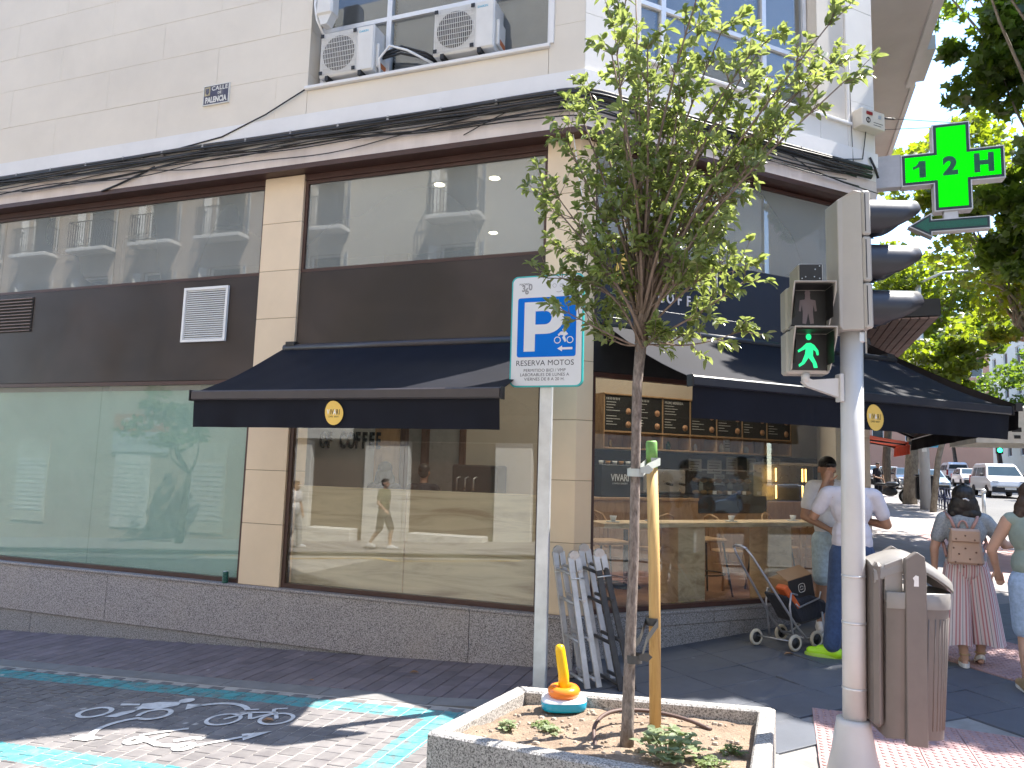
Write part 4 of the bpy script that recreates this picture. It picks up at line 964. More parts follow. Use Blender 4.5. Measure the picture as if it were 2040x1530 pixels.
mb = MB(FB); mb.prism([(.185, 1.27), (.20, 1.285), (.215, 1.28), (.215, 1.225), (.19, 1.225), (.192, 1.255)], .1905, .1915); mb.build('sticker', m_wht_ink, lb)
# ================================================================== parking sign
K = Vector((-1.785, 5.70, 0)); kz = G(K.x, K.y)
ps = thing('parking_sign', (K.x, K.y, kz), 'blue and white parking sign for motorbikes on a galvanised post', 'sign')
m_teal = mat('teal_sign_rim', (.03, .42, .42), .35); m_sface = mat('sign_white', (.70, .71, .72), .55, var=.02, spec=.2); m_sblue = mat('sign_blue', (.0, .15, .60), .55, var=.03, spec=.15)
mb = MB(); mb.cbox(K.x-.06, K.x+.045, K.y+.02, K.y+.07, kz-.02, 3.2, .006); mb.build('post', m_galv, ps)
def rrect(x0, x1, z0, z1, r, n_=6):
    out = []
    for cx, cz, a0 in ((x1-r, z1-r, 0), (x0+r, z1-r, 90), (x0+r, z0+r, 180), (x1-r, z0+r, 270)):
        for k in range(n_+1): a = rad(a0+90*k/n_); out.append((cx+r*math.cos(a), cz+r*math.sin(a)))
    return out
sx0, sx1, sz0, sz1 = K.x-.315, K.x+.31, 2.475, 3.412
mb = MB(); mb.prism(rrect(sx0, sx1, sz0, sz1, .055), K.y-.012, K.y+.02); mb.build('plate', m_teal, ps)
mb = MB(); mb.prism(rrect(sx0+.012, sx1-.012, sz0+.012, sz1-.012, .047), K.y-.0135, K.y-.0122); mb.build('face', m_sface, ps)
W_, H_ = sx1-sx0, sz1-sz0
fx = lambda u: sx0+W_*u
fz = lambda v: sz1-H_*v
mb = MB(); mb.prism(rrect(fx(.095), fx(.905), fz(.735), fz(.20), .02), K.y-.0145, K.y-.0136); mb.build('blue_field', m_sblue, ps)
YS = K.y-.0155
mb = MB(); mb.add([(fx(.19), YS, fz(.685)), (fx(.345), YS, fz(.685)), (fx(.345), YS, fz(.24)), (fx(.19), YS, fz(.24))], [(0, 1, 2, 3)])
n_ = 14; P1, P2 = [(fx(.345), YS, fz(.24)), (fx(.5), YS, fz(.24))], [(fx(.345), YS, fz(.325)), (fx(.48), YS, fz(.325))]
for k in range(n_+1):
    a = math.pi/2-math.pi*k/n_; P1.append((fx(.5)+W_*.24*math.cos(a), YS, fz(.385)+H_*.145*math.sin(a))); P2.append((fx(.48)+W_*.09*math.cos(a), YS, fz(.385)+H_*.06*math.sin(a)))
P1.append((fx(.345), YS, fz(.53))); P2.append((fx(.345), YS, fz(.445)))
for i in range(len(P1)-1): mb.add([P1[i], P1[i+1], P2[i+1], P2[i]], [(0, 1, 2, 3)])
mb.build('letter_p', m_sface, ps, recalc=False)
mb = MB()
def flatring(mb, cx, cz, r, w, Y, n_=22, a0=0, a1=2*math.pi):
    for k in range(n_):
        a, b_ = a0+(a1-a0)*k/n_, a0+(a1-a0)*(k+1)/n_
        mb.add([(cx+(r-w)*math.cos(a), Y, cz+(r-w)*math.sin(a)), (cx+r*math.cos(a), Y, cz+r*math.sin(a)), (cx+r*math.cos(b_), Y, cz+r*math.sin(b_)), (cx+(r-w)*math.cos(b_), Y, cz+(r-w)*math.sin(b_))], [(0, 1, 2, 3)])
flatring(mb, fx(.655), fz(.59), .029, .007, YS); flatring(mb, fx(.825), fz(.59), .029, .007, YS)
mb.add([(fx(u), YS, fz(v)) for u, v in ((.66, .54), (.70, .515), (.77, .515), (.80, .54), (.755, .555), (.775, .60), (.755, .61), (.72, .57), (.735, .55), (.70, .545), (.67, .555))], [list(range(11))])
flatring(mb, fx(.735), fz(.50), .010, .0099, YS, 12); mb.build('motorbike_symbol', m_sface, ps, recalc=False)
mb = MB(); mb.add([(fx(u), YS, fz(v)) for u, v in ((.655, .665), (.72, .64), (.72, .655), (.86, .655), (.86, .675), (.72, .675), (.72, .69))], [list(range(7))]); mb.build('arrow_symbol', m_sface, ps, recalc=False)
m_stext = mat('sign_text', (.03, .03, .045), .5)
for txt, v, sz, sp in (('RESERVA MOTOS', .79, .064, 1.02), ('PERMITIDO BICI / VMP', .855, .036, 1.02), ('LABORABLES DE LUNES A', .893, .036, 1.02), ('VIERNES DE 8 A 20 H.', .932, .036, 1.02)):
    mb = MB(); put_text(mb, txt, (fx(.485), K.y-.0137, fz(v)), (1, 0, 0), (0, 0, 1), sz, .0008, bold=0, spacing=sp); mb.build('text_line', m_stext, ps, recalc=False)
m_sgrey = mat('sign_grey', (.30, .30, .31), .5)
mb = MB(); put_text(mb, 'MADRID', (fx(.18), K.y-.0137, fz(.075)), (1, 0, 0), (0, 0, 1), .024, .0008); mb.build('emblem_name', m_stext, ps, recalc=False)
mb = MB()
for ch_, u, v in (('3', .17, .115), ('6', .215, .14), ('0', .265, .105)): put_text(mb, ch_, (fx(u), K.y-.0137, fz(v)), (1, 0, 0), (0, 0, 1), .075, .0006+.0004*u, bold=.003, xs=.9)
mb.build('emblem_number', m_sgrey, ps, recalc=False)
mb = MB(); flatring(mb, fx(.60), fz(.10), .017, .003, YS); flatring(mb, fx(.70), fz(.10), .017, .003, YS); flatring(mb, fx(.66), fz(.125), .035, .004, YS, 12, -2.2, -.7); mb.build('cyclist_face_symbol', m_sgrey, ps, recalc=False)
# ================================================================== planter
m_conc = granite('weathered_concrete', (.34, .325, .305), .4)
PLN = [Vector((-1.86, 3.87, .335)), Vector((-1.69, 4.93, .335)), Vector((-.037, 4.904, .415)), Vector((-.062, 3.62, .40))]     # FL BL BR FR
plr = thing('street_planter', (-.9, 4.3, .0), 'low concrete planter box with soil round the young street tree', 'planter')
inn = []
cen = sum(PLN, Vector())/4
def off_in(e):
    out = []
    for i in range(4):
        a, b_, c_ = PLN[i-1], PLN[i], PLN[(i+1) % 4]; d1, d2 = (b_-a).normalized(), (c_-b_).normalized()
        n1, n2 = Vector((d1.y, -d1.x, 0)), Vector((d2.y, -d2.x, 0)); n1 = n1 if n1.dot(cen-b_) > 0 else -n1; n2 = n2 if n2.dot(cen-b_) > 0 else -n2
        k = (n1+n2)/(1+n1.dot(n2)); out.append(b_+Vector((k.x, k.y, 0))*e)
    return out
INN = off_in(.095)
for i, nm in enumerate(('left', 'back', 'right', 'front')):
    a, b_, c_, d_ = PLN[i], PLN[(i+1) % 4], INN[(i+1) % 4], INN[i]
    mb = MB(); q = [a, b_, c_, d_]; low = [Vector((p.x, p.y, -.12)) for p in q]
    mb.add(q+low, [(0, 1, 2, 3), (4, 7, 6, 5), (0, 4, 5, 1), (1, 5, 6, 2), (2, 6, 7, 3), (3, 7, 4, 0)], raw=True)
    mb.build('planter_wall', m_conc, plr, bevel=.012)
mb = MB(); rows = []
for j in range(31):
    row = []
    for i in range(41):
        u, v = i/40, j/30; p = (INN[0]*(1-v)+INN[1]*v)*(1-u)+(INN[3]*(1-v)+INN[2]*v)*u
        h = noise.noise(Vector((p.x*3.2, p.y*3.2, 0)))*.018+noise.noise(Vector((p.x*11, p.y*11, 3)))*.009+noise.noise(Vector((p.x*30, p.y*30, 5)))*.004
        e = min(u, 1-u, v, 1-v); row.append((p.x, p.y, p.z-.05+h+(.012 if v < .3 else -.02*v)-.015*max(0, .06-e)/.06))
    rows.append(row)
SOIL = rows
def soil_z(x, y):
    best = min((abs(p[0]-x)+abs(p[1]-y), p[2]) for r_ in SOIL for p in r_); return best[1]
def soil_mat():
    m, t, b = newmat('dry_soil'); v = coords(t, 'World'); a = noise_n(t, 5, 6, .7, v); c = noise_n(t, 70, 5, .75, v)
    c1 = ramp(t, a.outputs[0], [(.3, (.22, .155, .11)), (.55, (.34, .255, .185)), (.75, (.44, .33, .235))]).outputs[0]
    c2 = mixc(t, ramp(t, c.outputs[0], [(.4, .5), (.6, 0)]).outputs[0], c1, (.12, .085, .06)); t.links.new(c2, b.inputs['Base Color']); b.inputs['Roughness'].default_value = 1
    bump(t, b, c.outputs[0], .8, .02); return m
mb.grid(rows, True); mb.build('soil', soil_mat(), plr, recalc=False)
m_peb = mat('pebble', (.34, .275, .215), .9, var=.5, scale=9, bmp=.2)
mb = MB(); RP = random.Random(5)
def ipt(u, v): return (INN[0]*(1-v)+INN[1]*v)*(1-u)+(INN[3]*(1-v)+INN[2]*v)*u
for k in range(420):
    u, v = RP.uniform(.04, .96), RP.uniform(.04, .96); p = ipt(u, v); z = SOIL[int(v*30)][int(u*40)][2]; s = RP.choice((.003, .004, .005, .006, .008, .011, .016))
    mb.ell((p.x, p.y, z+s*.3), (s*RP.uniform(.8, 1.5), s*RP.uniform(.7, 1.2), s*.8), 6, 4, False)
o = mb.build('pebbles', m_peb, plr); o['kind'] = 'stuff'
# irrigation hose
hs = thing('irrigation_hose', (-.9, 4.3, .33), 'brown irrigation hose looping over the soil behind the trunk', 'hose')
mb = MB(); pts = [(-.96, 4.13), (-1.0, 4.25), (-.985, 4.40), (-.92, 4.52), (-.8, 4.60), (-.66, 4.63), (-.5, 4.61), (-.36, 4.56)]
zz = [.30, .36, .385, .39, .385, .375, .36, .335]
fine = []
for i in range(len(pts)-1):
    for k in range(4):
        t = k/4; p0, p1, p2, p3 = [Vector((*pts[min(max(i+d, 0), len(pts)-1)], zz[min(max(i+d, 0), len(pts)-1)])) for d in (-1, 0, 1, 2)]
        fine.append(.5*((2*p1)+(p2-p0)*t+(2*p0-5*p1+4*p2-p3)*t*t+(3*p1-p0-3*p2+p3)*t**3))
mb.tube(fine, .0115, 8); mb.build('hose_tube', mat('brown_hose', (.10, .06, .05), .6), hs)
# ================================================================== young tree, stake and ties
TB = Vector((-.797, 4.185, .325)); FTR = frame((TB.x, TB.y, 0), VR, VT)
def bark_mat(name, c0, c1, sc=30, st=(1, 1, .35)):
    m, t, b = newmat(name); v = coords(t, 'World', st); a = noise_n(t, sc, 6, .7, v)
    c = ramp(t, a.outputs[0], [(.35, c0), (.65, c1)]).outputs[0]; t.links.new(c, b.inputs['Base Color']); b.inputs['Roughness'].default_value = .9; bump(t, b, a.outputs[0], .9, .012); return m
m_bark = bark_mat('grey_brown_bark', (.11, .085, .07), (.30, .25, .215), 55)
m_twig = bark_mat('twig_bark', (.14, .10, .075), (.25, .19, .15))
m_leaf = leafmat('privet_leaf', (.13, .18, .06), (.215, .255, .105), .40, .27)
tr = thing('young_street_tree', tuple(TB), 'young privet tree with glossy leaves and bare trunk growing in the planter', 'tree')
mb = MB(FTR); trunk = [(-.004, 0, .28), (0, 0, .42), (.012, .0, .9), (.026, .004, 1.4), (.032, .0, 1.9), (.036, 0, 2.3), (.058, .0, 2.56)]
mb.tube(trunk, [.042, .034, .030, .028, .027, .028, .033], 14); mb.build('trunk', m_bark, tr)
RT = random.Random(21)
class Leaves:
    def __init__(s): s.v = []; s.f = []
    def leaf(s, p, d, up, L, W, fold=.25, droop=.15):
        d = d.normalized(); sd_ = d.cross(up)
        if sd_.length < 1e-3: sd_ = d.orthogonal()
        sd_.normalize(); nn = sd_.cross(d)
        b = len(s.v); dr = -Vector((0, 0, 1))*droop*L
        s.v += [p, p+d*L*.38+sd_*W*.5+nn*W*fold+dr*.2, p+d*L*.78+sd_*W*.36+nn*W*fold*.7+dr*.6, p+d*L+dr, p+d*L*.78-sd_*W*.36+nn*W*fold*.7+dr*.6, p+d*L*.38-sd_*W*.5+nn*W*fold+dr*.2, p+d*L*.4+dr*.2, p+d*L*.78+dr*.55]
        s.f += [(b, b+1, b+6), (b+1, b+2, b+7, b+6), (b+2, b+3, b+7), (b, b+6, b+5), (b+6, b+7, b+4, b+5), (b+7, b+3, b+4)]
    def build(s, name, m, parent):
        me = bpy.data.meshes.new(name); o0 = ORG[parent]; me.from_pydata([tuple(p-o0) for p in s.v], [], s.f); me.materials.append(m)
        o = bpy.data.objects.new(name, me); COL.objects.link(o); o.parent = parent; return o
def rvec(rnd): 
    v = Vector((rnd.gauss(0, 1), rnd.gauss(0, 1), rnd.gauss(0, 1))); return v.normalized()
LV = Leaves(); BR = MB(); 
def curve(a, b_, bend, n_):
    out = []
    for i in range(n_+1):
        t = i/n_; out.append(a*(1-t)+b_*t+bend*math.sin(math.pi*t))
    return out
def whorl(p, d, n_, L, rnd):
    up = Vector((0, 0, 1))
    for k in range(n_):
        dd = (d*.75+rvec(rnd)*.95).normalized(); LV.leaf(p+rvec(rnd)*.012, dd, up+rvec(rnd)*.5, L*rnd.uniform(.7, 1.25), L*rnd.uniform(.40, .52), rnd.uniform(.1, .35), rnd.uniform(0, .35))
TG = [(-.52, 3.33), (-.44, 3.42), (-.33, 3.12), (-.40, 3.72), (-.30, 3.86), (-.20, 4.05), (-.22, 4.34), (-.14, 4.45), (-.05, 4.66), (.02, 4.80), (.10, 4.25), (.18, 4.35), (.38, 4.75), (.44, 4.60), (.50, 4.42), (.33, 4.2), (.58, 4.12), (.72, 4.30), (.84, 4.36), (1.0, 4.28), (1.16, 4.26), (1.06, 4.08), (1.02, 3.88), (.90, 3.98), (.78, 3.80), (.62, 3.85), (.70, 3.6), (.60, 3.38), (.56, 3.12), (.62, 3.0), (.45, 3.25), (.30, 3.5), (.15, 3.7), (0.0, 3.6), (-.1, 3.3), (-.2, 3.55), (-.3, 3.0), (-.50, 2.90), (-.44, 2.70), (.55, 2.84), (.64, 2.63), (.3, 2.95), (.22, 3.2), (.05, 3.1), (.40, 3.6), (.25, 4.0), (.0, 4.1), (-.12, 3.9), (.15, 3.3), (.5, 3.0), (-.16, 3.0), (.12, 2.56), (.44, 2.78), (.2, 2.9), (.36, 3.08), (-.02, 2.85), (-.3, 2.8), (.05, 3.3), (.2, 3.85), (.48, 3.9), (.34, 3.75)]
stems = []
base = FTR[0]+VR*.058+Vector((0, 0, 2.52))
for r_, z in TG:
    dep = RT.gauss(0, .26)*(1 if z > 2.8 else .6)
    e = FTR[0]+VR*r_+VT*dep+Vector((0, 0, z)); b0 = base+rvec(RT)*.03+Vector((0, 0, RT.uniform(-.02, .28)*(1 if z > 2.9 else .2)))
    bend = VR*(-(r_-.06)*.18)+Vector((0, 0, -.05 if z > 2.9 else .10))+rvec(RT)*.05
    if z < 2.9: bend = Vector((0, 0, -.06))+rvec(RT)*.05
    pts = curve(b0, e, bend, 9); L0 = (e-b0).length
    BR.tube(pts, [.0105*(1-i/9*.8)*min(1.1, L0) + .0014 for i in range(10)], 5, raw=True)
    for i in range(5 if z > 3.0 else 4, 10):
        p = pts[i]; d = (pts[i]-pts[i-1]).normalized()
        nt_ = (RT.choice((2, 3, 3)) if i < 9 else 4) if z > 3.0 else RT.choice((1, 2))
        for k in range(nt_):
            dd = (d*.7+rvec(RT)*.8+Vector((0, 0, .25))).normalized(); L = RT.uniform(.08, .20)*(1 if z > 2.9 else .75); q = p+dd*L
            BR.tube([p, p+dd*L*.5+rvec(RT)*.008, q], [.003, .0022, .0014], 4, raw=True)
            whorl(q, dd, RT.choice((6, 7, 8)), .064, RT)
            whorl(p+dd*L*.55, dd, 4, .058, RT)
        whorl(p, d, 1, .06, RT)
    whorl(e, (pts[-1]-pts[-2]).normalized()+Vector((0, 0, .3)), 8, .068, RT)
BR.build('branches', m_twig, tr); LV.build('crown', m_leaf, tr)
# stake
SB = Vector((-.695, 4.51, .33)); FS = frame((SB.x, SB.y, 0), VR, VT)
st = thing('wooden_stake', tuple(SB), 'round wooden stake with green painted tip beside the tree trunk', 'stake')
def wood_mat(name, a_, b_, st=(1, 1, .12), sc=24, rough=.65, mode='World'):
    m, t, b = newmat(name); v = coords(t, mode, st); a = noise_n(t, sc, 6, .65, v, 1.2); c = ramp(t, a.outputs[0], [(.3, a_), (.52, b_), (.7, tuple(x*1.15 for x in b_))]).outputs[0]
    t.links.new(c, b.inputs['Base Color']); b.inputs['Roughness'].default_value = rough; bump(t, b, a.outputs[0], .15, .004); return m
m_stake = wood_mat('pine_stake', (.36, .21, .07), (.52, .34, .13), sc=16)
mb = MB(FS); mb.tube([(0, 0, .22), (-.012, 0, 1.2), (-.030, 0, 1.83)], .034, 18); mb.build('shaft', m_stake, st)
mb = MB(FS); mb.tube([(-.030, 0, 1.83), (-.0345, 0, 1.985), (-.035, 0, 1.995)], [.0342, .0342, .028], 18); mb.build('painted_tip', mat('green_stake_paint', (.16, .36, .09), .6, var=.3, scale=18, dirt=.4, dcol=(.42, .34, .15)), st)
def tie(z0, z1, col, nm, label):
    t_ = thing('tree_tie', (TB.x, TB.y, z0), label, 'tie')
    a0, b0 = FTR[0]+VR*(.03)+Vector((0, 0, z0)), FS[0]+VR*(-.02)+Vector((0, 0, z1))
    mb = MB(); d = (b0-a0).normalized(); nrm = d.cross(Vector((0, 0, 1))).normalized()
    pts = []
    for s_ in (-1, 1):
        q = [a0-nrm*s_*-.045*1.0, a0*.5+b0*.5+nrm*s_*.02, b0+nrm*s_*.04]
        for p, q2 in zip(q, q[1:]): mb.add([p-Vector((0, 0, .022)), q2-Vector((0, 0, .022)), q2+Vector((0, 0, .022)), p+Vector((0, 0, .022))], [(0, 1, 2, 3)], raw=True)
    mb.build('strap', mat(nm, col, .5), t_, recalc=False)
    for c_, r_ in ((a0, .047), (b0, .040)):
        mb = MB(); mb.tube([c_-Vector((0, 0, .022)), c_+Vector((0, 0, .022))], r_, 16, cap=False, raw=True); mb.build('loop', bpy.data.materials[nm], t_, recalc=False)
    mb = MB(); e = a0+VT*.05+VR*.02; mb.add([e, e+VR*.05+Vector((0, 0, -.005)), e+VR*.075+Vector((0, 0, .02)), e+VR*.045+Vector((0, 0, .045)), e+Vector((0, 0, .03))], [(0, 1, 2, 3, 4)], raw=True); mb.build('loose_end', bpy.data.materials[nm], t_, recalc=False)
tie(.78, .93, (.06, .06, .058), 'dark_tie', 'dark rubber tie low down between trunk and stake')
tie(1.80, 1.87, (.42, .45, .42), 'pale_tie', 'pale plastic tie just under the green stake tip')
# weeds
m_weed = leafmat('weed_leaf', (.19, .25, .13), (.25, .30, .17), .3, .6)
m_weed2 = leafmat('small_weed_leaf', (.10, .16, .04), (.16, .2, .06), .3, .6)
def weed(x, y, r, h, n_, L, m, label, flat=False):
    z = soil_z(x, y); w = thing('weed', (x, y, z), label, 'weed', 'weeds in the planter'); lv = Leaves(); st_ = MB()
    for k in range(n_):
        a = RT.uniform(0, 6.28); rr = r*math.sqrt(RT.random()); hh = h*RT.uniform(.3, 1)*(1-.5*rr/r); p = Vector((x+rr*math.cos(a), y+rr*math.sin(a), z+hh))
        st_.tube([(x+rr*.2*math.cos(a), y+rr*.2*math.sin(a), z-.01), (x+rr*.7*math.cos(a), y+rr*.7*math.sin(a), z+hh*.7), p], .0018, 4)
        for q in range(3):
            d = Vector((math.cos(a+q*2.1), math.sin(a+q*2.1), .25 if not flat else .05)); lv.leaf(p, d, Vector((0, 0, 1))+rvec(RT)*.3, L*RT.uniform(.7, 1.3), L*.85, .12, .2)
    st_.build('stalks', mat('weed_stalk', (.2, .24, .12), .7) if 'weed_stalk' not in bpy.data.materials else bpy.data.materials['weed_stalk'], w); lv.build('foliage', m, w)
weed(-.56, 4.02, .17, .17, 55, .05, m_weed, 'pale broad leaved weed at the foot of the tree trunk')
weed(-.33, 3.98, .10, .05, 45, .018, m_weed2, 'low green weed beside the right planter wall', True)
weed(-.25, 4.24, .07, .05, 34, .018, m_weed2, 'small weed tuft against the right planter wall, nearer the pavement', True)
weed(-1.48, 4.17, .05, .06, 22, .026, m_weed, 'pale weed sprig against the left planter wall')
weed(-1.33, 4.36, .06, .04, 22, .022, m_weed2, 'small weed in the open soil in front of the toy', True)
weed(-1.26, 4.26, .06, .05, 24, .024, m_weed, 'pale small weed in the middle of the dry soil', True)
# ================================================================== ring toss toy
ty = thing('ring_toss_toy', (-1.31, 4.72, soil_z(-1.31, 4.72)), 'inflatable ring toss toy with yellow peg, orange ring and blue white base', 'toy')
tz = soil_z(-1.31, 4.72)+.01
FTy = frame((-1.31, 4.72, tz), Matrix.Rotation(.35, 3, 'Z') @ Vector((1, 0, .03)), Matrix.Rotation(.35, 3, 'Z') @ Vector((0, 1, .02)))
def cushion(rx, ry, z0, z1, sq=3.2):
    rows = []
    for i in range(7):
        t = i/6; ph_ = -math.pi/2+math.pi*t; k = math.cos(ph_)**.5 if 0 < i < 6 else .0; zz_ = z0+(z1-z0)*(.5+.5*math.sin(ph_))
        row = []
        for j in range(28):
            a = 2*math.pi*j/28; c_, s_ = math.cos(a), math.sin(a); q = (abs(c_)**sq+abs(s_)**sq)**(-1/sq); row.append((rx*(.84+.16*k)*q*c_ if i not in (0, 6) else rx*.8*q*c_, ry*(.84+.16*k)*q*s_ if i not in (0, 6) else ry*.8*q*s_, zz_))
        rows.append(row)
    return rows
m_pvw = mat('white_pvc', (.78, .78, .80), .2, var=.02); m_pvb = mat('blue_pvc', (.01, .34, .52), .2, var=.03); m_pvo = mat('orange_pvc', (.85, .22, .02), .2, var=.03); m_pvy = mat('yellow_pvc', (.85, .50, .01), .25, var=.03)
mb = MB(FTy); rw = cushion(.145, .115, 0, .075); mb.grid(rw[:5], True, True); mb.add(rw[0], [list(range(28))]); mb.build('base_bottom', m_pvb, ty)
mb = MB(FTy); mb.grid([[(p[0]*1.002, p[1]*1.002, p[2]) for p in rw[4]], rw[5], rw[6], [(p[0]*.1, p[1]*.1, .078) for p in rw[6]]], True, True); mb.build('base_top', m_pvw, ty)
mb = MB(FTy); mb.ring((0, 0, .105), .068, .036, 2, 28, 12); mb.build('ring', m_pvo, ty)
mb = MB(FTy); mb.tube([(0, 0, .06), (-.004, 0, .2), (-.03, .0, .36), (-.033, 0, .385), (-.034, 0, .392)], [.036, .035, .032, .026, .012], 16); mb.build('peg', m_pvy, ty)
# ================================================================== folding ladders
m_lalu = mat('worn_aluminium', (.50, .48, .47), .42, metal=.6, var=.15, scale=8, dirt=.35, dcol=(.25, .22, .2))
m_ldark = mat('black_ladder_rail', (.025, .024, .026), .42, var=.3, scale=14, dirt=.35, dcol=(.12, .11, .1))
def ladder(Rt, Rf, Lt, Lf, mr, ml, label):
    r_ = thing('folding_ladder', tuple((Vector(Rf)+Vector(Lf))/2), label, 'ladder')
    Rt, Rf, Lt, Lf = [Vector(p) for p in (Rt, Rf, Lt, Lf)]
    rung = (Rt-Lt).normalized()
    for (t, f, m) in ((Rt, Rf, mr), (Lt, Lf, ml)):
        ax = (t-f).normalized(); side = ax.cross(rung).normalized()
        if side.dot(VR) < 0: side = -side
        for k in (0, 1):
            sp = .004+.012*(1) ; c0, c1 = f+side*(k*.068+k*.03), t+side*(k*.062)
            mb = MB(); a_ = rung*.014
            w_ = side*.024
            q = [c0-a_-w_, c0+a_-w_, c0+a_+w_, c0-a_+w_, c1-a_-w_, c1+a_-w_, c1+a_+w_, c1-a_+w_]
            mb.add(q, [(0, 3, 2, 1), (4, 5, 6, 7), (0, 1, 5, 4), (1, 2, 6, 5), (2, 3, 7, 6), (3, 0, 4, 7)], raw=True); mb.build('rail', m, r_, bevel=.003)
            mb = MB(); e = c1-ax*.10; q = [p+s_ for p in (e,) for s_ in (-a_*1.15-w_*1.08, a_*1.15-w_*1.08, a_*1.15+w_*1.08, -a_*1.15+w_*1.08)]; q += [p+ax*.125 for p in q]
            mb.add(q, [(0, 3, 2, 1), (4, 5, 6, 7), (0, 1, 5, 4), (1, 2, 6, 5), (2, 3, 7, 6), (3, 0, 4, 7)], raw=True); mb.build('hinge_sleeve', m_lalu, r_, bevel=.002)
        mb = MB(); hc = t+side*.03+ax*.035; mb.tube([hc-rung*.022, hc+rung*.022], .043, 16, raw=True); mb.tube([hc-rung*.03, hc+rung*.03], .014, 10, raw=True); mb.build('hinge', m_lalu, r_)
        mb = MB(); hb = t-ax*.15; mb.tube([hb+side*-.03+rung*.02, hb+side*.09+rung*.03], .006, 6, raw=True); mb.build('hinge_pin', m_galv, r_)
    axr, axl = (Rt-Rf), (Lt-Lf)
    for v in (.04, .34, .64, .88):
        for k in (0, 1):
            off = Vector((.065*k, 0, .035*k)); a, b_ = Lf+axl*v+off, Rf+axr*v+off
            mb = MB(); d = (b_-a).normalized(); mb.tube([a, b_], .015, 6, raw=True); mb.build('rung', m_lalu if mr is m_lalu else m_ldark, r_)
    return r_
ladder((-1.66, 6.12, 1.05), (-1.46, 5.96, .075), (-1.90, 6.47, 1.05), (-1.69, 6.28, .055), m_lalu, m_lalu, 'worn aluminium folding ladder leaning next to the sign post')
ladder((-1.445, 6.14, 1.08), (-1.19, 5.98, .085), (-1.66, 6.47, 1.08), (-1.42, 6.27, .07), m_ldark, m_lalu, 'folding ladder with black rails leaning right of the aluminium one')
# ================================================================== green can on the ledge
cn_ = thing('green_can', (-5.72, Y0-.03, .4735), 'small green ribbed can on the granite ledge by the green window', 'can')
mb = MB(); mb.lathe([(.030, 0), (.034, .006), (.034, .02), (.027, .026), (.034, .034), (.034, .05), (.027, .056), (.034, .064), (.034, .08), (.027, .086), (.033, .094), (.03, .118), (.026, .122)], (-5.72, Y0-.03, .4735), 16); mb.build('can_body', mat('bottle_green', (.01, .09, .07), .3), cn_)
mb = MB(); mb.lathe([(.026, 0), (.027, .004)], (-5.72, Y0-.03, .5955), 16); mb.build('can_lid', m_galv, cn_)
# fallen leaves
m_dry = mat('dry_leaf', (.30, .17, .09), .8, var=.3, scale=30)
for i, (x, y) in enumerate(((-3.15, 6.15), (-3.9, 5.7), (.02, 7.35), (-3.6, 4.7))):
    lv = Leaves(); lf = thing('fallen_leaf', (x, y, G(x, y)), ['curled dry leaf on the plum paving under the wood panelled window', 'small dry leaf on the side pavement left of the larger one', 'dry leaf on the slabs in front of the shopping trolley', 'dry leaf on the paved parking bay beside the white markings'][i], 'leaf', 'fallen dry leaves')
    lv.leaf(Vector((x, y, G(x, y)+.014)), Vector((.8, .3, .1)), Vector((0, 0, 1)), .09 if i != 1 else .05, .05 if i != 1 else .03, .3, .1); lv.build('blade', m_dry, lf)
# ================================================================== street trees
NR = np.random.default_rng(11)
def leaf_cloud(clumps, per, size, lobed, seed):
    """clumps: (centre, radius, weight); returns verts and faces of leaf shaped pieces scattered through the clumps"""
    g = np.random.default_rng(seed); V, Fc = [], []
    if lobed: base = np.array([(0, -.5), (.22, -.28), (.5, -.2), (.3, .02), (.42, .32), (.14, .22), (0, .55), (-.14, .22), (-.42, .32), (-.3, .02), (-.5, -.2), (-.22, -.28)])
    else: base = np.array([(0, -.5), (.36, -.05), (.2, .3), (0, .5), (-.25, .28), (-.34, -.1)])
    k = len(base); b = 0
    for c, r, w in clumps:
        n_ = max(3, int(per*w)); d = g.normal(size=(n_, 3)); d /= np.linalg.norm(d, axis=1)[:, None]
        rad_ = np.cbrt(g.random(n_))[:, None]*.45+.55*np.sqrt(g.random(n_))[:, None]
        P = np.array(c)+d*rad_*np.array(r)
        nm = g.normal(size=(n_, 3))+np.array((0, 0, .9)); nm /= np.linalg.norm(nm, axis=1)[:, None]
        ref = g.normal(size=(n_, 3)); u = np.cross(nm, ref); u /= np.linalg.norm(u, axis=1)[:, None]; v = np.cross(nm, u); s = size*g.uniform(.6, 1.25, n_)
        q = P[:, None, :]+s[:, None, None]*(base[None, :, 0, None]*u[:, None, :]+base[None, :, 1, None]*v[:, None, :]); q[:, 3 if not lobed else 6, :] += nm*s[:, None]*-.12
        V.append(q.reshape(-1, 3)); Fc += [tuple(range(b+i*k, b+i*k+k)) for i in range(n_)]; b += n_*k
    return np.concatenate(V), Fc
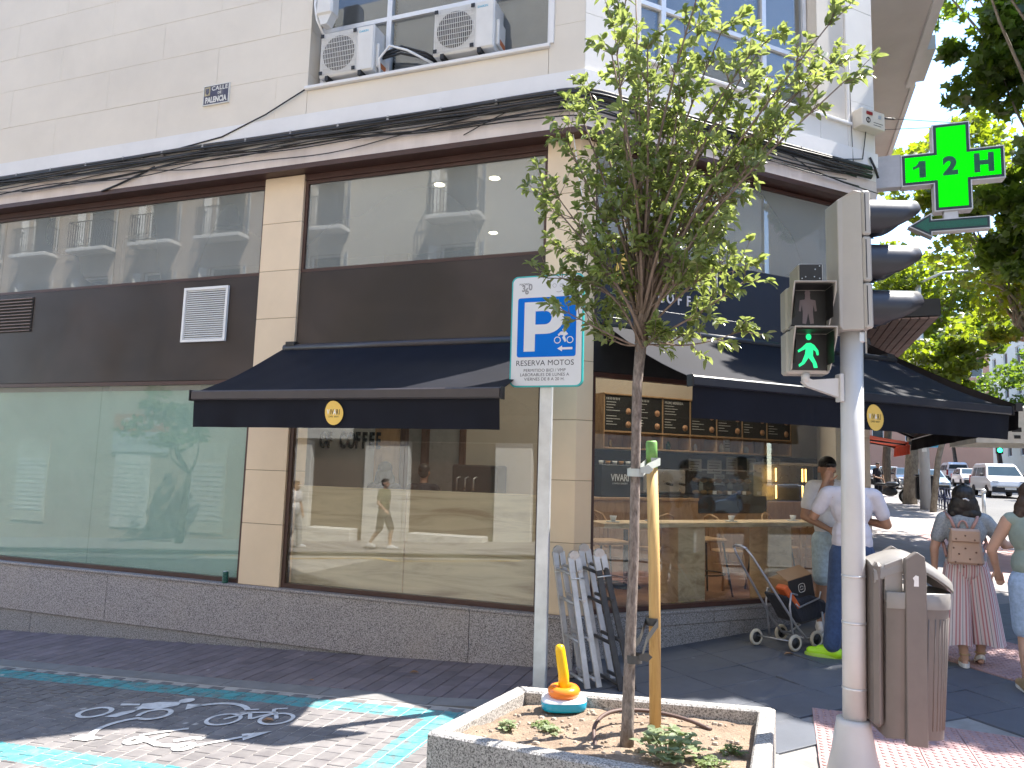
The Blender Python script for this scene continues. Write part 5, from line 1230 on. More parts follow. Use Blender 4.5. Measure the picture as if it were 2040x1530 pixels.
def street_tree(base, top, lean, r0, crowns, per, size, lobed, m_lf, m_bk, label, seed, nclump=26, group=None):
    base = Vector(base); t = thing('plane_tree', tuple(base), label, 'tree', group); rr = random.Random(seed)
    tp = base+Vector((lean[0], lean[1], top)); mb = MB(); mb.tube([base-Vector((0, 0, .1)), base+Vector((lean[0]*.2, lean[1]*.2, top*.35)), base+Vector((lean[0]*.6, lean[1]*.6, top*.7)), tp], [r0*1.15, r0, r0*.85, r0*.7], 10, raw=True); mb.build('trunk', m_bk, t)
    clumps, br = [], MB()
    for (c, R_) in crowns:
        c = Vector(c)
        for k in range(nclump):
            d = rvec(rr); p = c+Vector((d.x*R_[0], d.y*R_[1], d.z*R_[2]))*rr.uniform(.25, 1)
            cr = rr.uniform(.16, .34)*max(R_); clumps.append((tuple(p), (cr*rr.uniform(.8, 1.3), cr*rr.uniform(.8, 1.3), cr*rr.uniform(.45, .8)), rr.uniform(.6, 1.4)))
            if k % 3 == 0: br.tube(curve(tp, p, rvec(rr)*.4, 5), [r0*.38, r0*.3, r0*.22, r0*.16, r0*.1, r0*.05], 5, raw=True)
    br.build('limbs', m_bk, t)
    V, Fc = leaf_cloud(clumps, per, size, lobed, seed); me = bpy.data.meshes.new('crown'); me.from_pydata((V-np.array(base)).tolist(), [], Fc); me.materials.append(m_lf)
    o = bpy.data.objects.new('crown', me); COL.objects.link(o); o.parent = t
    return t
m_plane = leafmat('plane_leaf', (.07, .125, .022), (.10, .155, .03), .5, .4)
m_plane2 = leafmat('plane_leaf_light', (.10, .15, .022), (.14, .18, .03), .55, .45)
m_pbark = bark_mat('plane_bark', (.17, .14, .11), (.34, .30, .24), 9, (1, 1, .6))
m_dbark = bark_mat('dark_bark', (.06, .05, .042), (.14, .115, .09), 12)
street_tree((5.7, 13.4, G(5.7, 13.4)), 4.6, (.1, .2), .17, [((4.6, 13.6, 9.2), (1.9, 2.2, 2.4)), ((4.9, 13.2, 6.3), (1.7, 2.0, 1.3)), ((7.4, 12.6, 8.5), (2.2, 2.4, 2.2)), ((4.2, 13.8, 11.6), (2.0, 2.2, 1.6)), ((5.2, 10.6, 7.6), (1.4, 1.6, 1.4)), ((3.7, 12.9, 8.7), (1.1, 1.2, 1.3)), ((3.9, 13.4, 6.0), (1.0, 1.2, 1.2)), ((4.7, 9.7, 8.0), (1.6, 1.3, 1.4)), ((4.1, 9.0, 6.6), (.9, .7, .7)), ((2.95, 9.75, 8.5), (.75, .8, .55)), ((3.5, 10.6, 9.6), (.8, .8, .7)), ((6.4, 10.5, 9.4), (1.8, 1.6, 1.5))], 95, .19, True, m_plane, m_pbark, 'large plane tree overhanging the crossing at the upper right', 41, 30)  # crown clumps nearest the corner added out of view to shade pavement and awning
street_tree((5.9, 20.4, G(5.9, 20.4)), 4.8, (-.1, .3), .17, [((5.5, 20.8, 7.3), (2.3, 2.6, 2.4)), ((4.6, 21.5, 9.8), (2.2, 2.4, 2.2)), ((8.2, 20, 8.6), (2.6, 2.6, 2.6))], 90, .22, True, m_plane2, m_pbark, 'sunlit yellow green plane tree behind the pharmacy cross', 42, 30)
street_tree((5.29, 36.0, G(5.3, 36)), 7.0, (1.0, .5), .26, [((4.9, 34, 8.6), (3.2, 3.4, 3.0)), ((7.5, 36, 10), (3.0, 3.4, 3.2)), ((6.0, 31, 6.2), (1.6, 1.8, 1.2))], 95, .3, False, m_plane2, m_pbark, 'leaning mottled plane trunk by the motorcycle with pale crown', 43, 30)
street_tree((5.27, 30.8, G(5.3, 30.8)), 5.5, (1.25, .3), .10, [((7.2, 31, 7.4), (1.7, 2.0, 1.5))], 60, .26, False, m_plane, m_pbark, 'thin leaning young tree in front of the lamp post', 44, 16)
for i, (x, y, s) in enumerate(((5.6, 46, 1), (5.5, 57, 1.05), (5.7, 70, 1.1), (5.6, 86, 1.2))):
    street_tree((x, y, G(x, y)), 6.0*s, (.5, .3), .22, [((x+.4, y, 10.0*s), (3.6*s, 4*s, 3.4*s))], 70, .42, False, m_plane if i % 2 else m_plane2, m_dbark, ['plane tree behind the motorcycle, first of the distant kerb row', 'plane tree second in the distant kerb row', 'plane tree third in the distant kerb row', 'plane tree at the far end of the distant kerb row'][i], 50+i, 34, 'plane trees along the near kerb')
for i, (x, y) in enumerate(((18.5, 20), (18.3, 33), (18.6, 46), (18.4, 60), (18.5, 76), (18.6, 94))):
    street_tree((x, y, G(x, y)), 5.5, (-.4, .2), .2, [((x-.3, y, 9.0), (3.6, 4.2, 3.3))], 70, .4, False, m_plane, m_dbark, 'plane tree on the far side of the main street, %s' % ['nearest', 'second along', 'third along', 'fourth along', 'fifth along', 'last along'][i], 60+i, 34, 'plane trees across the main street')
# ================================================================== buildings round about
m_fac = [mat('facade_%d' % i, c, .85, var=.06, scale=.6) for i, c in enumerate(((.62, .57, .48), (.50, .41, .33), (.56, .52, .46), (.36, .20, .14), (.48, .44, .38)))]
m_win = glass('far_glass', (.12, .14, .15), 2.0, .08); m_wdark = mat('far_window', (.035, .04, .045), .12, var=.2, scale=.4)
m_iron = mat('wrought_iron', (.02, .02, .021), .5); m_shut = mat('white_shutter', (.74, .73, .70), .6); m_stone = mat('white_stone', (.74, .72, .68), .6, var=.05, scale=1.5)
m_door = mat('brown_door', (.10, .055, .035), .5)
def facade_block(name, fr, s0, s1, h, depth, m, label, floors, bay, z_first=4.4, balcony=True, ww=1.1, wh=2.1, ground='shop'):
    """fr: s along the street, o outward. each window a part with pane and frame"""
    z0 = min(G(*(fr[0]+fr[1]*s0)[:2]), G(*(fr[0]+fr[1]*s1)[:2]))-.3; c = fr[0]+fr[1]*((s0+s1)/2)
    t = thing(name, (c.x, c.y, z0), label, 'building')
    mb = MB(fr); mb.box(s0, s1, -depth, -.25, z0, h); mb.build('wall', m, t)
    n_ = max(1, int((s1-s0)/bay)); st = (s1-s0)/n_
    zs = [z_first+3.3*k for k in range(floors)]
    lev = [z0]+[v for z in zs for v in (z, z+wh)]+[h]
    for a, b_ in zip(lev[::2], lev[1::2]):        # wall bands between the window rows
        mb = MB(fr); mb.box(s0, s1, -.25, 0, a, b_); mb.build('wall_band', m, t)
    for z in zs:
        for k in range(n_+1):
            a = s0 if k == 0 else s0+st*(k-.5)+ww/2; b_ = s1 if k == n_ else s0+st*(k+.5)-ww/2
            mb = MB(fr); mb.box(a, b_, -.249, -.001, z+.002, z+wh-.002); mb.build('pier', m, t)
        for k in range(n_):
            sc = s0+st*(k+.5); w = frame_bars(fr, sc-ww/2+.002, sc+ww/2-.002, z+.003, z+wh-.003, .07, -.16, -.09, m_shut, t, name='window')
            mb = MB(fr); mb.box(sc-ww/2+.07, sc+ww/2-.07, -.15, -.14, z+.07, z+wh-.07); mb.build('pane', m_wdark, w)
            if balcony:
                mb = MB(fr); mb.cbox(sc-ww/2-.3, sc+ww/2+.3, .001, .55, z-.16, z-.02, .02); bl = mb.build('balcony', m_stone, t)
                mb = MB(fr); e = ww/2+.27
                mb.box(sc-e, sc+e, .5, .53, z+.95, z+.98); mb.box(sc-e, sc+e, .5, .53, z+.04, z+.06); mb.box(sc-e, sc-e+.03, .0, .5, z+.95, z+.98); mb.box(sc+e-.03, sc+e, .0, .5, z+.95, z+.98)
                q = int(2*e/.11)
                for i in range(q+1): x = sc-e+2*e*i/q; mb.box(x-.008, x+.008, .507, .523, z-.02, z+.95)
                for i in range(5):
                    for sg_ in (-1, 1): mb.box(sc+sg_*e-.008-(0 if sg_ < 0 else .0), sc+sg_*e+.008, .1*i+.02, .1*i+.036, z-.02, z+.95)
                for i in range(int(2*e/.28)): mb.ring((sc-e+.14+.28*i, .515, z+.2), .1, .009, 1, 12, 5)
                mb.build('railing', m_iron, bl, recalc=False)
                for sg_ in (-1, 1):
                    mb = MB(fr); mb.add([(sc+sg_*ww/2, -.08, z+.02), (sc+sg_*(ww/2+.33), .14, z+.02), (sc+sg_*(ww/2+.33), .14, z+wh-.02), (sc+sg_*ww/2, -.08, z+wh-.02), (sc+sg_*ww/2, -.12, z+.02), (sc+sg_*(ww/2+.33), .10, z+.02), (sc+sg_*(ww/2+.33), .10, z+wh-.02), (sc+sg_*ww/2, -.12, z+wh-.02)], [(0, 1, 2, 3), (7, 6, 5, 4), (1, 5, 6, 2), (0, 3, 7, 4), (3, 2, 6, 7), (0, 4, 5, 1)]); mb.build('shutter', m_shut, w)
    return t
FO = frame((0, -6.0, 0), (-1, 0, 0), (0, 1, 0))       # opposite front of the side street, s runs to -X
op = facade_block('opposite_building', FO, 2.0, 16.0, 17, 8, m_fac[0], 'tan house with iron balconies across the side street, seen only in the window reflections', 3, 3.6, 6.0, ww=1.15, wh=2.5)
op2 = facade_block('opposite_building', FO, 16.2, 34.0, 16, 8, m_fac[1], 'brown brick house with scrolled balconies reflected in the left transom window', 3, 2.9, 6.1, ww=1.3, wh=2.3)
facade_block('opposite_building', frame((0, -6.0, 0), (-1, 0, 0), (0, 1, 0)), -9, 1.8, 15, 8, m_fac[2], 'pale house on the far corner of the side street behind the viewer', 3, 3.4, 5.0)
# ground floor of the opposite house: white pilasters, steps, doors
zo = G(-10, -5)
for a, b_ in ((6.4, 7.5), (10.2, 11.7), (13.6, 14.5), (2.6, 3.6)):
    mb = MB(FO); mb.cbox(a, b_, .002, .22, zo-.3, 2.55, .02); mb.build('pilaster', m_stone, op)
for a, b_ in ((3.6, 6.4), (7.5, 10.2), (11.7, 13.6)):
    mb = MB(FO); mb.box(a, b_, .002, .05, zo-.1, 2.5); mb.build('shop_door', m_door, op)
    mb = MB(FO); mb.cbox(a+.2, b_-.2, .06, .5, zo-.1, zo+.36, .02); mb.build('step', m_stone, op)
mb = MB(FO); mb.cbox(2.0, 16, .002, .3, 2.56, 2.9, .02); mb.build('string_course', m_stone, op)
for a in (17, 20.2, 25, 28.5):
    mb = MB(FO); mb.box(a, a+1.6, .002, .04, zo-.1, 2.4); d_ = mb.build('shutter_door', m_shut if a in (20.2, 28.5) else m_fac[0], op2)
    for k in range(12): mb = MB(FO); mb.box(a+.1, a+1.5, .041, .055, zo+.3+.16*k, zo+.42+.16*k); mb.build('slat', m_shut, d_)
mb = MB(FO); mb.add([(1.5, .0, .0)]*0, []); sheet('opposite_pavement', -34, 9, -6.0, -2.6, 40, 4, .1, m_walk)
sheet('opposite_kerb', -34, 9, -2.6, -2.45, 40, 1, .095, m_kerb)
# yellow zigzag line on that side
m_yel = mat('yellow_road_paint', (.62, .40, .05), .7, var=.15, scale=14)
zg = MB(); pts = [(-14.5, -2.15), (-12.6, -2.1), (-11.9, -1.55), (-9.0, -2.1), (-8.2, -1.55), (-5.4, -2.1)]
for (a, b_), (c_, d_) in zip(pts, pts[1:]):
    dv = Vector((c_-a, d_-b_)); n2 = Vector((-dv.y, dv.x)).normalized()*.06; q = [(a-n2.x, b_-n2.y), (c_-n2.x, d_-n2.y), (c_+n2.x, d_+n2.y), (a+n2.x, b_+n2.y)]
    zg.add([(x, y, G(x, y)+.012) for x, y in q], [(0, 1, 2, 3)])
zg.build('zigzag_marking', m_yel, road, recalc=False)
# banner on the opposite house
bn = thing('hanging_banner', (-20.7, -5.9, 2.0), 'orange and white banner mirrored in the green window', 'banner')
m_or = mat('orange_banner', (.50, .10, .04), .7); m_bw = mat('banner_white', (.52, .56, .60), .7)
mb = MB(FO); mb.box(19.5, 21.95, .06, .075, 2.72, 3.33); mb.build('orange_field', m_or, bn)
mb = MB(FO); mb.box(19.4, 21.95, .06, .075, 2.02, 2.718); mb.build('white_field', m_bw, bn)
mb = MB(); put_text(mb, 'NMADRID', (-20.6, -5.924, 3.05), (-1, 0, 0), (0, 0, 1), .40, .002, bold=.006); mb.build('lettering', m_wht_ink, bn)
mb = MB(); put_text(mb, 'ES GRATUITAS', (-20.6, -5.924, 2.35), (-1, 0, 0), (0, 0, 1), .22, .002); mb.build('lettering', m_ink, bn)
street_tree((-17.2, -4.4, G(-17, -4.4)+.1), 2.1, (.2, 0), .12, [((-17.6, -4.2, 3.1), (1.6, 1.2, 1.0))], 60, .2, False, m_plane, m_dbark, 'small street tree across the side street, seen in the green window', 71, 16)
# main street, far side and ends
FE = frame((24.5, 0, 0), (0, 1, 0), (-1, 0, 0))
for i, (a, b_, h, mi) in enumerate(((-14, 8, 21, 2), (8.3, 30, 19, 1), (30.3, 52, 22, 4), (52.3, 76, 18, 3), (76.3, 104, 21, 0))):
    facade_block('apartment_building', FE, a, b_, h, 9, m_fac[mi], ['pale apartment house across the main street, nearest the crossing', 'brown apartment house across the main street, second along', 'stone apartment house across the main street, third along', 'red brick apartment house across the main street, fourth along', 'tan apartment house across the main street, last along'][i], 4, 4.4, 4.8, balcony=False, ww=1.5, wh=1.9)
FN = frame((0, 128, 0), (1, 0, 0), (0, -1, 0)); zf_ = G(10, 128)
facade_block('apartment_building', FN, -6, 40, zf_+19, 9, m_fac[3], 'dark apartment house closing the far end of the main street', 4, 4.6, zf_+5, balcony=False, ww=1.6, wh=1.9)
FW = frame((1.0, 42, 0), (0, 1, 0), (1, 0, 0))
facade_block('apartment_building', FW, .2, 50, 20, 12, m_fac[3], 'brick apartment house beyond the café building on the near side', 4, 4.4, 5.5, balcony=False, ww=1.5, wh=1.9)
facade_block('apartment_building', frame((26, -30, 0), (-1, 0, 0), (0, 1, 0)), -10, 60, 20, 9, m_fac[4], 'grey apartment house far behind the viewer', 4, 4.6, 4.6, balcony=False, ww=1.5, wh=1.9)
# ================================================================== vehicles
m_tyre = mat('tyre_rubber', (.02, .02, .02), .8); m_rim = mat('wheel_rim', (.4, .4, .41), .4, metal=.6); m_cglass = mat('car_glass', (.03, .05, .06), .06, var=.2, scale=1); m_cblk = mat('car_black_trim', (.018, .018, .02), .5)
m_hl = mat('headlight_glass', (.7, .72, .75), .1); m_tl = mat('tail_light', (.35, .01, .01), .25); m_plate = mat('number_plate', (.75, .75, .74), .5)
def carpaint(n_, c): return mat(n_, c, .3, var=.03, scale=1, coat=.7, rvar=.02)
CP = {'white': carpaint('white_car_paint', (.74, .74, .75)), 'silver': carpaint('silver_car_paint', (.45, .48, .52)), 'dark': carpaint('dark_car_paint', (.03, .035, .045)), 'blue': carpaint('blue_grey_paint', (.22, .30, .40))}
def car(style, paint, label, x, y, rz, group='cars on the main street'):
    """length along local y, nose at -y"""
    r = thing('parked_car' if style == 'hatch' else 'van', (0, 0, 0), label, 'car' if style == 'hatch' else 'van', group)
    if style == 'hatch':
        L, Wd = 4.1, 1.76; low = [(-2.05, .3), (-2.08, .5), (-1.98, .72), (-1.2, .95), (1.75, 1.0), (2.0, .95), (2.05, .55), (2.0, .3)]; cab = [(-1.2, .94), (-.45, 1.42), (.9, 1.47), (1.65, 1.3), (1.95, .96)]
        wz, wf, wr, wr_ = .31, -1.28, 1.3, .31; band = (.99, 1.36)
    else:
        L, Wd = 4.6, 1.84; low = [(-2.28, .32), (-2.32, .62), (-2.2, .88), (-1.45, 1.1), (2.2, 1.12), (2.27, 1.0), (2.3, .55), (2.25, .32)]; cab = [(-1.45, 1.09), (-.75, 1.72), (-.4, 1.84), (1.9, 1.86), (2.2, 1.7), (2.24, 1.1)]
        wz, wf, wr, wr_ = .33, -1.45, 1.4, .33; band = (1.14, 1.62)
    w = Wd/2
    mb = MB(); n_ = len(low); a = [(-w*(1 if .4 < p[1] < .9 else .97), p[0], p[1]) for p in low]; b_ = [(-q[0], q[1], q[2]) for q in a]
    mb.add(a+b_, [list(range(n_)), list(range(n_, 2*n_))[::-1]]+[(i, (i+1) % n_, n_+(i+1) % n_, n_+i) for i in range(n_)]); body = mb.build('body', CP[paint], r, bevel=.03)
    mb = MB(); n_ = len(cab); k = lambda z: w*(.95-.2*(z-cab[0][1])/(cab[2][1]-cab[0][1]+.001)); a = [(-k(p[1]), p[0], p[1]) for p in cab]; b_ = [(-q[0], q[1], q[2]) for q in a]
    mb.add(a+b_, [list(range(n_)), list(range(n_, 2*n_))[::-1]]+[(i, (i+1) % n_, n_+(i+1) % n_, n_+i) for i in range(n_)]); mb.build('cabin', CP[paint], r, bevel=.03)
    def slab(p, q, wa, wb, name, m, e=.006):
        (y0, z0), (y1, z1) = p, q; d = Vector((0, y1-y0, z1-z0)).normalized(); nn = Vector((0, -d.z, d.y)); nn = -nn if nn.dot(Vector((0, (y0+y1)/2, .6))) < 0 else nn
        mb = MB(); pts = [Vector((-wa, y0, z0)), Vector((wa, y0, z0)), Vector((wb, y1, z1)), Vector((-wb, y1, z1))]; mb.add([p_+nn*e for p_ in pts]+[p_-nn*.02 for p_ in pts], [(0, 1, 2, 3), (4, 7, 6, 5), (0, 4, 5, 1), (1, 5, 6, 2), (2, 6, 7, 3), (3, 7, 4, 0)]); mb.build(name, m, r)
    f0, f1 = cab[0], cab[1]; lerp = lambda p, q, t: (p[0]+(q[0]-p[0])*t, p[1]+(q[1]-p[1])*t)
    slab(lerp(f0, f1, .12), lerp(f0, f1, .93), k(lerp(f0, f1, .12)[1])-.07, k(lerp(f0, f1, .93)[1])-.08, 'windscreen', m_cglass)
    g0, g1 = cab[-2], cab[-1]; slab(lerp(g0, g1, .1), lerp(g0, g1, .7), k(lerp(g0, g1, .1)[1])-.08, k(lerp(g0, g1, .7)[1])-.09, 'rear_window', m_cglass)
    for sx in (-1, 1):
        for ya, yb in ((cab[0][0]+.42, .0), (.06, .95 if style == 'hatch' else 1.0), (1.05 if style == 'hatch' else 1.1, cab[-1][0]-.32)):
            z0, z1 = band; mb = MB(); sl = .22 if ya < -.3 else (.0); q = [(k(z0)+.006, ya, z0), (k(z0)+.006, yb, z0), (k(z1)+.006, yb-(.14 if yb > 1.2 else 0), z1), (k(z1)+.006, ya+sl*1.6, z1)]
            q = [(sx*p[0], p[1], p[2]) for p in q]; mb.add(q+[(p[0]*.97, p[1], p[2]) for p in q], [(0, 1, 2, 3), (4, 7, 6, 5), (0, 4, 5, 1), (1, 5, 6, 2), (2, 6, 7, 3), (3, 7, 4, 0)]); mb.build('side_window', m_cglass, r)
        for yy in (wf, wr):
            fr = frame((sx*(w-.10), yy, wr_), (0, 1, 0), (0, 0, 1), (sx, 0, 0)); mb = MB(fr); mb.lathe([(wr_*.55, -.08), (wr_*.97, -.08), (wr_, -.04), (wr_, .08), (wr_*.96, .12), (wr_*.66, .12)], (0, 0, 0), 20); wh = mb.build('wheel', m_tyre, r)
            mb = MB(fr); mb.lathe([(wr_*.65, .1), (wr_*.62, .118), (wr_*.2, .105), (.02, .115)], (0, 0, 0), 14); mb.build('rim', m_rim, wh)
        mb = MB(); mb.ell((sx*(w-.28), low[2][0]+.05, low[2][1]-.04), (.22, .12, .09), 10, 6); mb.build('headlight', m_hl, r)
        mb = MB(); mb.cbox(sx*(w-.06)-.07, sx*(w-.06)+.07, low[-2][0]-.1, low[-2][0]+.02, .72, 1.0 if style == 'hatch' else 1.2, .02); mb.build('tail_light', m_tl, r)
        mb = MB(); mb.cbox(sx*(w+.09)-.09, sx*(w+.09)+.09, cab[0][0]+.38, cab[0][0]+.5, band[0]-.02, band[0]+.12, .02); mb.build('door_mirror', m_cblk, r)
    mb = MB(); mb.cbox(-w+.08, w-.08, low[1][0]-.035, low[1][0]+.2, .28, .58, .03); mb.build('front_bumper', m_cblk, r)
    mb = MB(); mb.cbox(-w+.08, w-.08, low[-2][0]-.2, low[-2][0]+.03, .28, .5, .03); mb.build('rear_bumper', m_cblk, r)
    for yy in (low[1][0]-.045, low[-2][0]+.035):
        mb = MB(); mb.box(-.26, .26, min(yy, yy+.005), max(yy, yy+.005), .42, .53); mb.build('number_plate', m_plate, r)
    place(r, (x, y, G(x, y)-.035), rz); return r
car('van', 'white', 'white people carrier driving towards the viewer beside the bollard', 11.6, 48.5, 0)
car('hatch', 'white', 'small white hatchback just behind the approaching people carrier', 14.0, 66.5, 0)
car('van', 'white', 'white van seen from behind driving away up the street', 14.9, 77, math.pi)
car('hatch', 'blue', 'blue grey car parked behind the lamp post', 8.1, 49, 0)
car('hatch', 'dark', 'dark car parked behind the blue grey car', 8.3, 57.5, 0)
car('hatch', 'silver', 'silver car parked beyond the motorcycle', 8.2, 66, 0)
car('hatch', 'white', 'white car parked furthest along the near kerb', 8.3, 78, 0)
car('hatch', 'dark', 'dark car parked across the street, reflected in the café window', 15.6, 14.0, .0)
car('hatch', 'blue', 'blue car parked across the street, reflected in the café window', 15.7, 8.2, .0)
car('hatch', 'silver', 'silver car parked across the street near the crossing', 15.6, 20.5, 0)
# motorcycle
mc = thing('motorcycle', (0, 0, 0), 'black motorcycle parked on the pavement beside the leaning tree', 'motorcycle')
for yy in (-.72, .68):
    fr = frame((0, yy, .31), (0, 1, 0), (0, 0, 1), (1, 0, 0)); mb = MB(fr); mb.ring((0, 0, 0), .25, .06, 2, 24, 8); wh = mb.build('wheel', m_tyre, mc)
    mb = MB(fr); mb.lathe([(.2, -.03), (.2, .03), (.05, .05), (.05, -.05)], (0, 0, 0), 16); mb.build('rim', m_rim, wh)
mb = MB(); mb.ell((0, -.05, .48), (.17, .34, .2)); mb.build('engine', m_cblk, mc)
mb = MB(); mb.ell((0, -.15, .80), (.16, .33, .13)); mb.build('tank', CP['dark'], mc)
mb = MB(); mb.ell((0, .42, .80), (.15, .38, .07)); mb.build('saddle', m_cblk, mc)
mb = MB(); mb.tube([(0, -.72, .31), (0, -.5, .9), (0, -.45, 1.02)], .035, 8); mb.build('fork', m_rim, mc)
mb = MB(); mb.tube([(-.36, -.38, 1.05), (0, -.46, 1.03), (.36, -.38, 1.05)], .018, 8); mb.build('handlebar', m_cblk, mc)
mb = MB(); mb.ell((0, -.58, .9), (.11, .09, .11)); mb.build('headlight', m_hl, mc)
mb = MB(); mb.cbox(-.16, .16, .62, .95, .78, 1.05, .03); mb.build('top_box', m_cblk, mc)
place(mc, (4.55, 36.4, G(4.55, 36.4)), 1.0)
# ================================================================== street furniture further up
m_fblue = mat('blue_fence_paint', (.05, .06, .13), .5)
for i in range(6):
    y = 28.6+2.05*i; z = G(6, y); f = thing('railing_panel', (6, y, z), 'blue railing panel with crossed bars on the kerb, %s from the bollard' % ['first', 'second', 'third', 'fourth', 'fifth', 'sixth'][i], 'railing', 'railing panels along the kerb')
    for zz_ in (.12, .82): mb = MB(); mb.tube([(6, y, z+zz_), (6, y+1.95, z+zz_+.04)], .02, 6); mb.build('rail', m_fblue, f)
    for k in range(5): mb = MB(); mb.tube([(6, y+.487*k, z-.02), (6, y+.487*k, z+.84)], .017 if k % 4 else .028, 6); mb.build('post' if k % 4 == 0 else 'bar', m_fblue, f)
    for k in range(4):
        a = y+.487*k
        for s_ in (0, 1): mb = MB(); mb.tube([(6, a+.487*s_, z+.14), (6, a+.487*(1-s_), z+.8)], .012, 5); mb.build('cross_bar', m_fblue, f)
        mb = MB(); mb.ell((6, a+.243, z+.47), .045, 8, 6); mb.build('boss', m_fblue, f)
bo = thing('bollard', (5.98, 26.7, G(5.98, 26.7)), 'grey steel bollard with domed cap behind the walking woman', 'bollard')
z = G(5.98, 26.7); mb = MB(); mb.tube([(5.98, 26.7, z-.02), (5.98, 26.7, z+.9)], .055, 12); mb.build('shaft', m_galv, bo)
mb = MB(); mb.ell((5.98, 26.7, z+.95), (.085, .085, .07)); mb.build('cap', m_galv, bo)
lp = thing('lamp_post', (5.3, 32.3, G(5.3, 32.3)), 'tall grey lamp post with a small notice stuck on it', 'lamp post'); z = G(5.3, 32.3)
mb = MB(); mb.tube([(5.3, 32.3, z-.02), (5.3, 32.3, z+3), (5.3, 32.3, z+9)], [.2, .18, .1], 14); mb.build('post', m_grey_paint, lp)
mb = MB(); mb.tube([(5.3, 32.3, z+8.9), (6.2, 32.4, z+9.3), (7.4, 32.5, z+9.35)], .05, 8); mb.build('arm', m_grey_paint, lp)
mb = MB(); mb.cbox(5.2, 5.36, 32.08, 32.1, z+2.2, z+2.55, .004); mb.build('notice', m_wht_ink, lp)
b2 = thing('litter_bin', (5.45, 32.8, z+.4), 'dark litter bin behind the grey lamp post', 'litter bin')
mb = MB(); mb.cbox(5.05, 5.75, 32.62, 33.0, z+.35, z+1.25, .06); mb.build('tub', m_cblk, b2); mb = MB(); mb.cbox(5.02, 5.78, 32.6, 33.02, z+1.26, z+1.33, .03); mb.build('lid', m_cblk, b2)
# parasol of a terrace, board with small print on its hem
pa = thing('terrace_parasol', (4.5, 16.4, G(4.5, 16.4)), 'white terrace parasol with printed hem beyond the corner awning', 'parasol'); z = G(4.5, 16.4)
m_para = mat('parasol_canvas', (.62, .62, .56), .8); mb = MB(); mb.tube([(4.62, 16.6, z), (4.62, 16.6, 3.0)], .045, 10); mb.build('pole', mat('red_brown_pole', (.32, .17, .14), .5), pa)
mb = MB(); mb.prism([(3.42, 2.86), (5.8, 2.86), (4.62, 3.35)], 15.5, 17.7); mb.build('canopy', m_para, pa)
for nm, bx in (('hem', (3.4, 5.82, 15.48, 15.495)), ('hem', (3.4, 5.82, 17.705, 17.72))): mb = MB(); mb.box(bx[0], bx[1], bx[2], bx[3], 2.52, 2.859); mb.build(nm, m_para, pa)
for bx in ((3.39, 3.4), (5.82, 5.83)): mb = MB(); mb.box(bx[0], bx[1], 15.48, 17.72, 2.52, 2.859); mb.build('hem', m_para, pa)
mb = MB(); mb.box(3.95, 4.1, 15.47, 15.475, 2.72, 2.8); mb.box(3.98, 4.08, 15.465, 15.468, 2.6, 2.66); mb.build('hem_print', m_ink, pa); pa.children[-1]['kind'] = 'stuff'
# orange awning further along the street front
m_oran = mat('orange_awning_cloth', (.62, .085, .03), .8)
awning(FR_, 10.4, 13.0, 3.15, 1.95, 2.72, .06, 2.42, 'small orange awning further up the pavement on the café side', m_oran, [], name='shop_awning', m_cloth=m_oran)
# signal and banners at the far crossing
fs_ = thing('far_traffic_light', (14.5, 60, G(14.5, 60)), 'distant traffic light showing green above the people carrier', 'traffic light'); z = G(14.5, 60)
mb = MB(); mb.tube([(14.5, 60, z), (14.5, 60, z+3.6)], .06, 8); mb.build('post', m_cblk, fs_); mb = MB(); mb.cbox(14.3, 14.7, 59.8, 60.1, z+2.5, z+3.5, .03); mb.build('housing', m_cblk, fs_)
mb = MB(); mb.ell((14.5, 59.8, z+2.75), (.15, .06, .15)); mb.build('green_lamp', emit('green_signal', (.02, .9, .35), 2.5), fs_)
m_bban = mat('blue_banner', (.10, .38, .50), .6)
for i, (x, y, w_) in enumerate(((13.0, 78, 2.2), (21.5, 70, 2.6))):
    bb = thing('blue_banner', (x, y, G(x, y)), ['pale blue hoarding above the white van', 'pale blue hoarding at the right edge behind the trees'][i], 'hoarding'); z = G(x, y)
    mb = MB(); mb.box(x-w_/2, x+w_/2, y, y+.1, z+3.2, z+4.7); mb.build('panel', m_bban, bb); mb = MB(); mb.tube([(x, y+.15, z), (x, y+.15, z+4.6)], .07, 8); mb.build('post', m_cblk, bb)
# ================================================================== people
def blob(prims, voxel, it, name, m, parent, fr, attr_fn=None):
    mb = MB(fr)
    for p in prims:
        if p[0] == 'cap':
            _, a, b_, r0, r1 = p; a, b_ = Vector(a), Vector(b_); n_ = 7; pts, rr = [], []
            d = (b_-a); L = d.length; d = d.normalized() if L > 1e-6 else Vector((0, 0, 1))
            for k in range(4): t = math.pi/2*(1-k/3); pts.append(a-d*r0*math.sin(t)); rr.append(max(.0008, r0*math.cos(t)))
            for k in range(4): t = math.pi/2*k/3; pts.append(b_+d*r1*math.sin(t)); rr.append(max(.0008, r1*math.cos(t)))
            mb.tube(pts, rr, 14)
        else: mb.ell(p[1], p[2], 16, 10)
    o = mb.build('tmp', m)
    md = o.modifiers.new('r', 'REMESH'); md.mode = 'VOXEL'; md.voxel_size = voxel; md.use_smooth_shade = True
    if it: s = o.modifiers.new('s', 'SMOOTH'); s.iterations = it; s.factor = .5
    me = bpy.data.meshes.new_from_object(o.evaluated_get(bpy.context.evaluated_depsgraph_get())); bpy.data.objects.remove(o)
    me.name = name; o0 = ORG[parent]; me.transform(Matrix.Translation(-o0)); me.materials.clear(); me.materials.append(m)
    me.polygons.foreach_set('use_smooth', [True]*len(me.polygons))
    ob = bpy.data.objects.new(name, me); COL.objects.link(ob); ob.parent = parent; ORG[ob] = o0; return ob
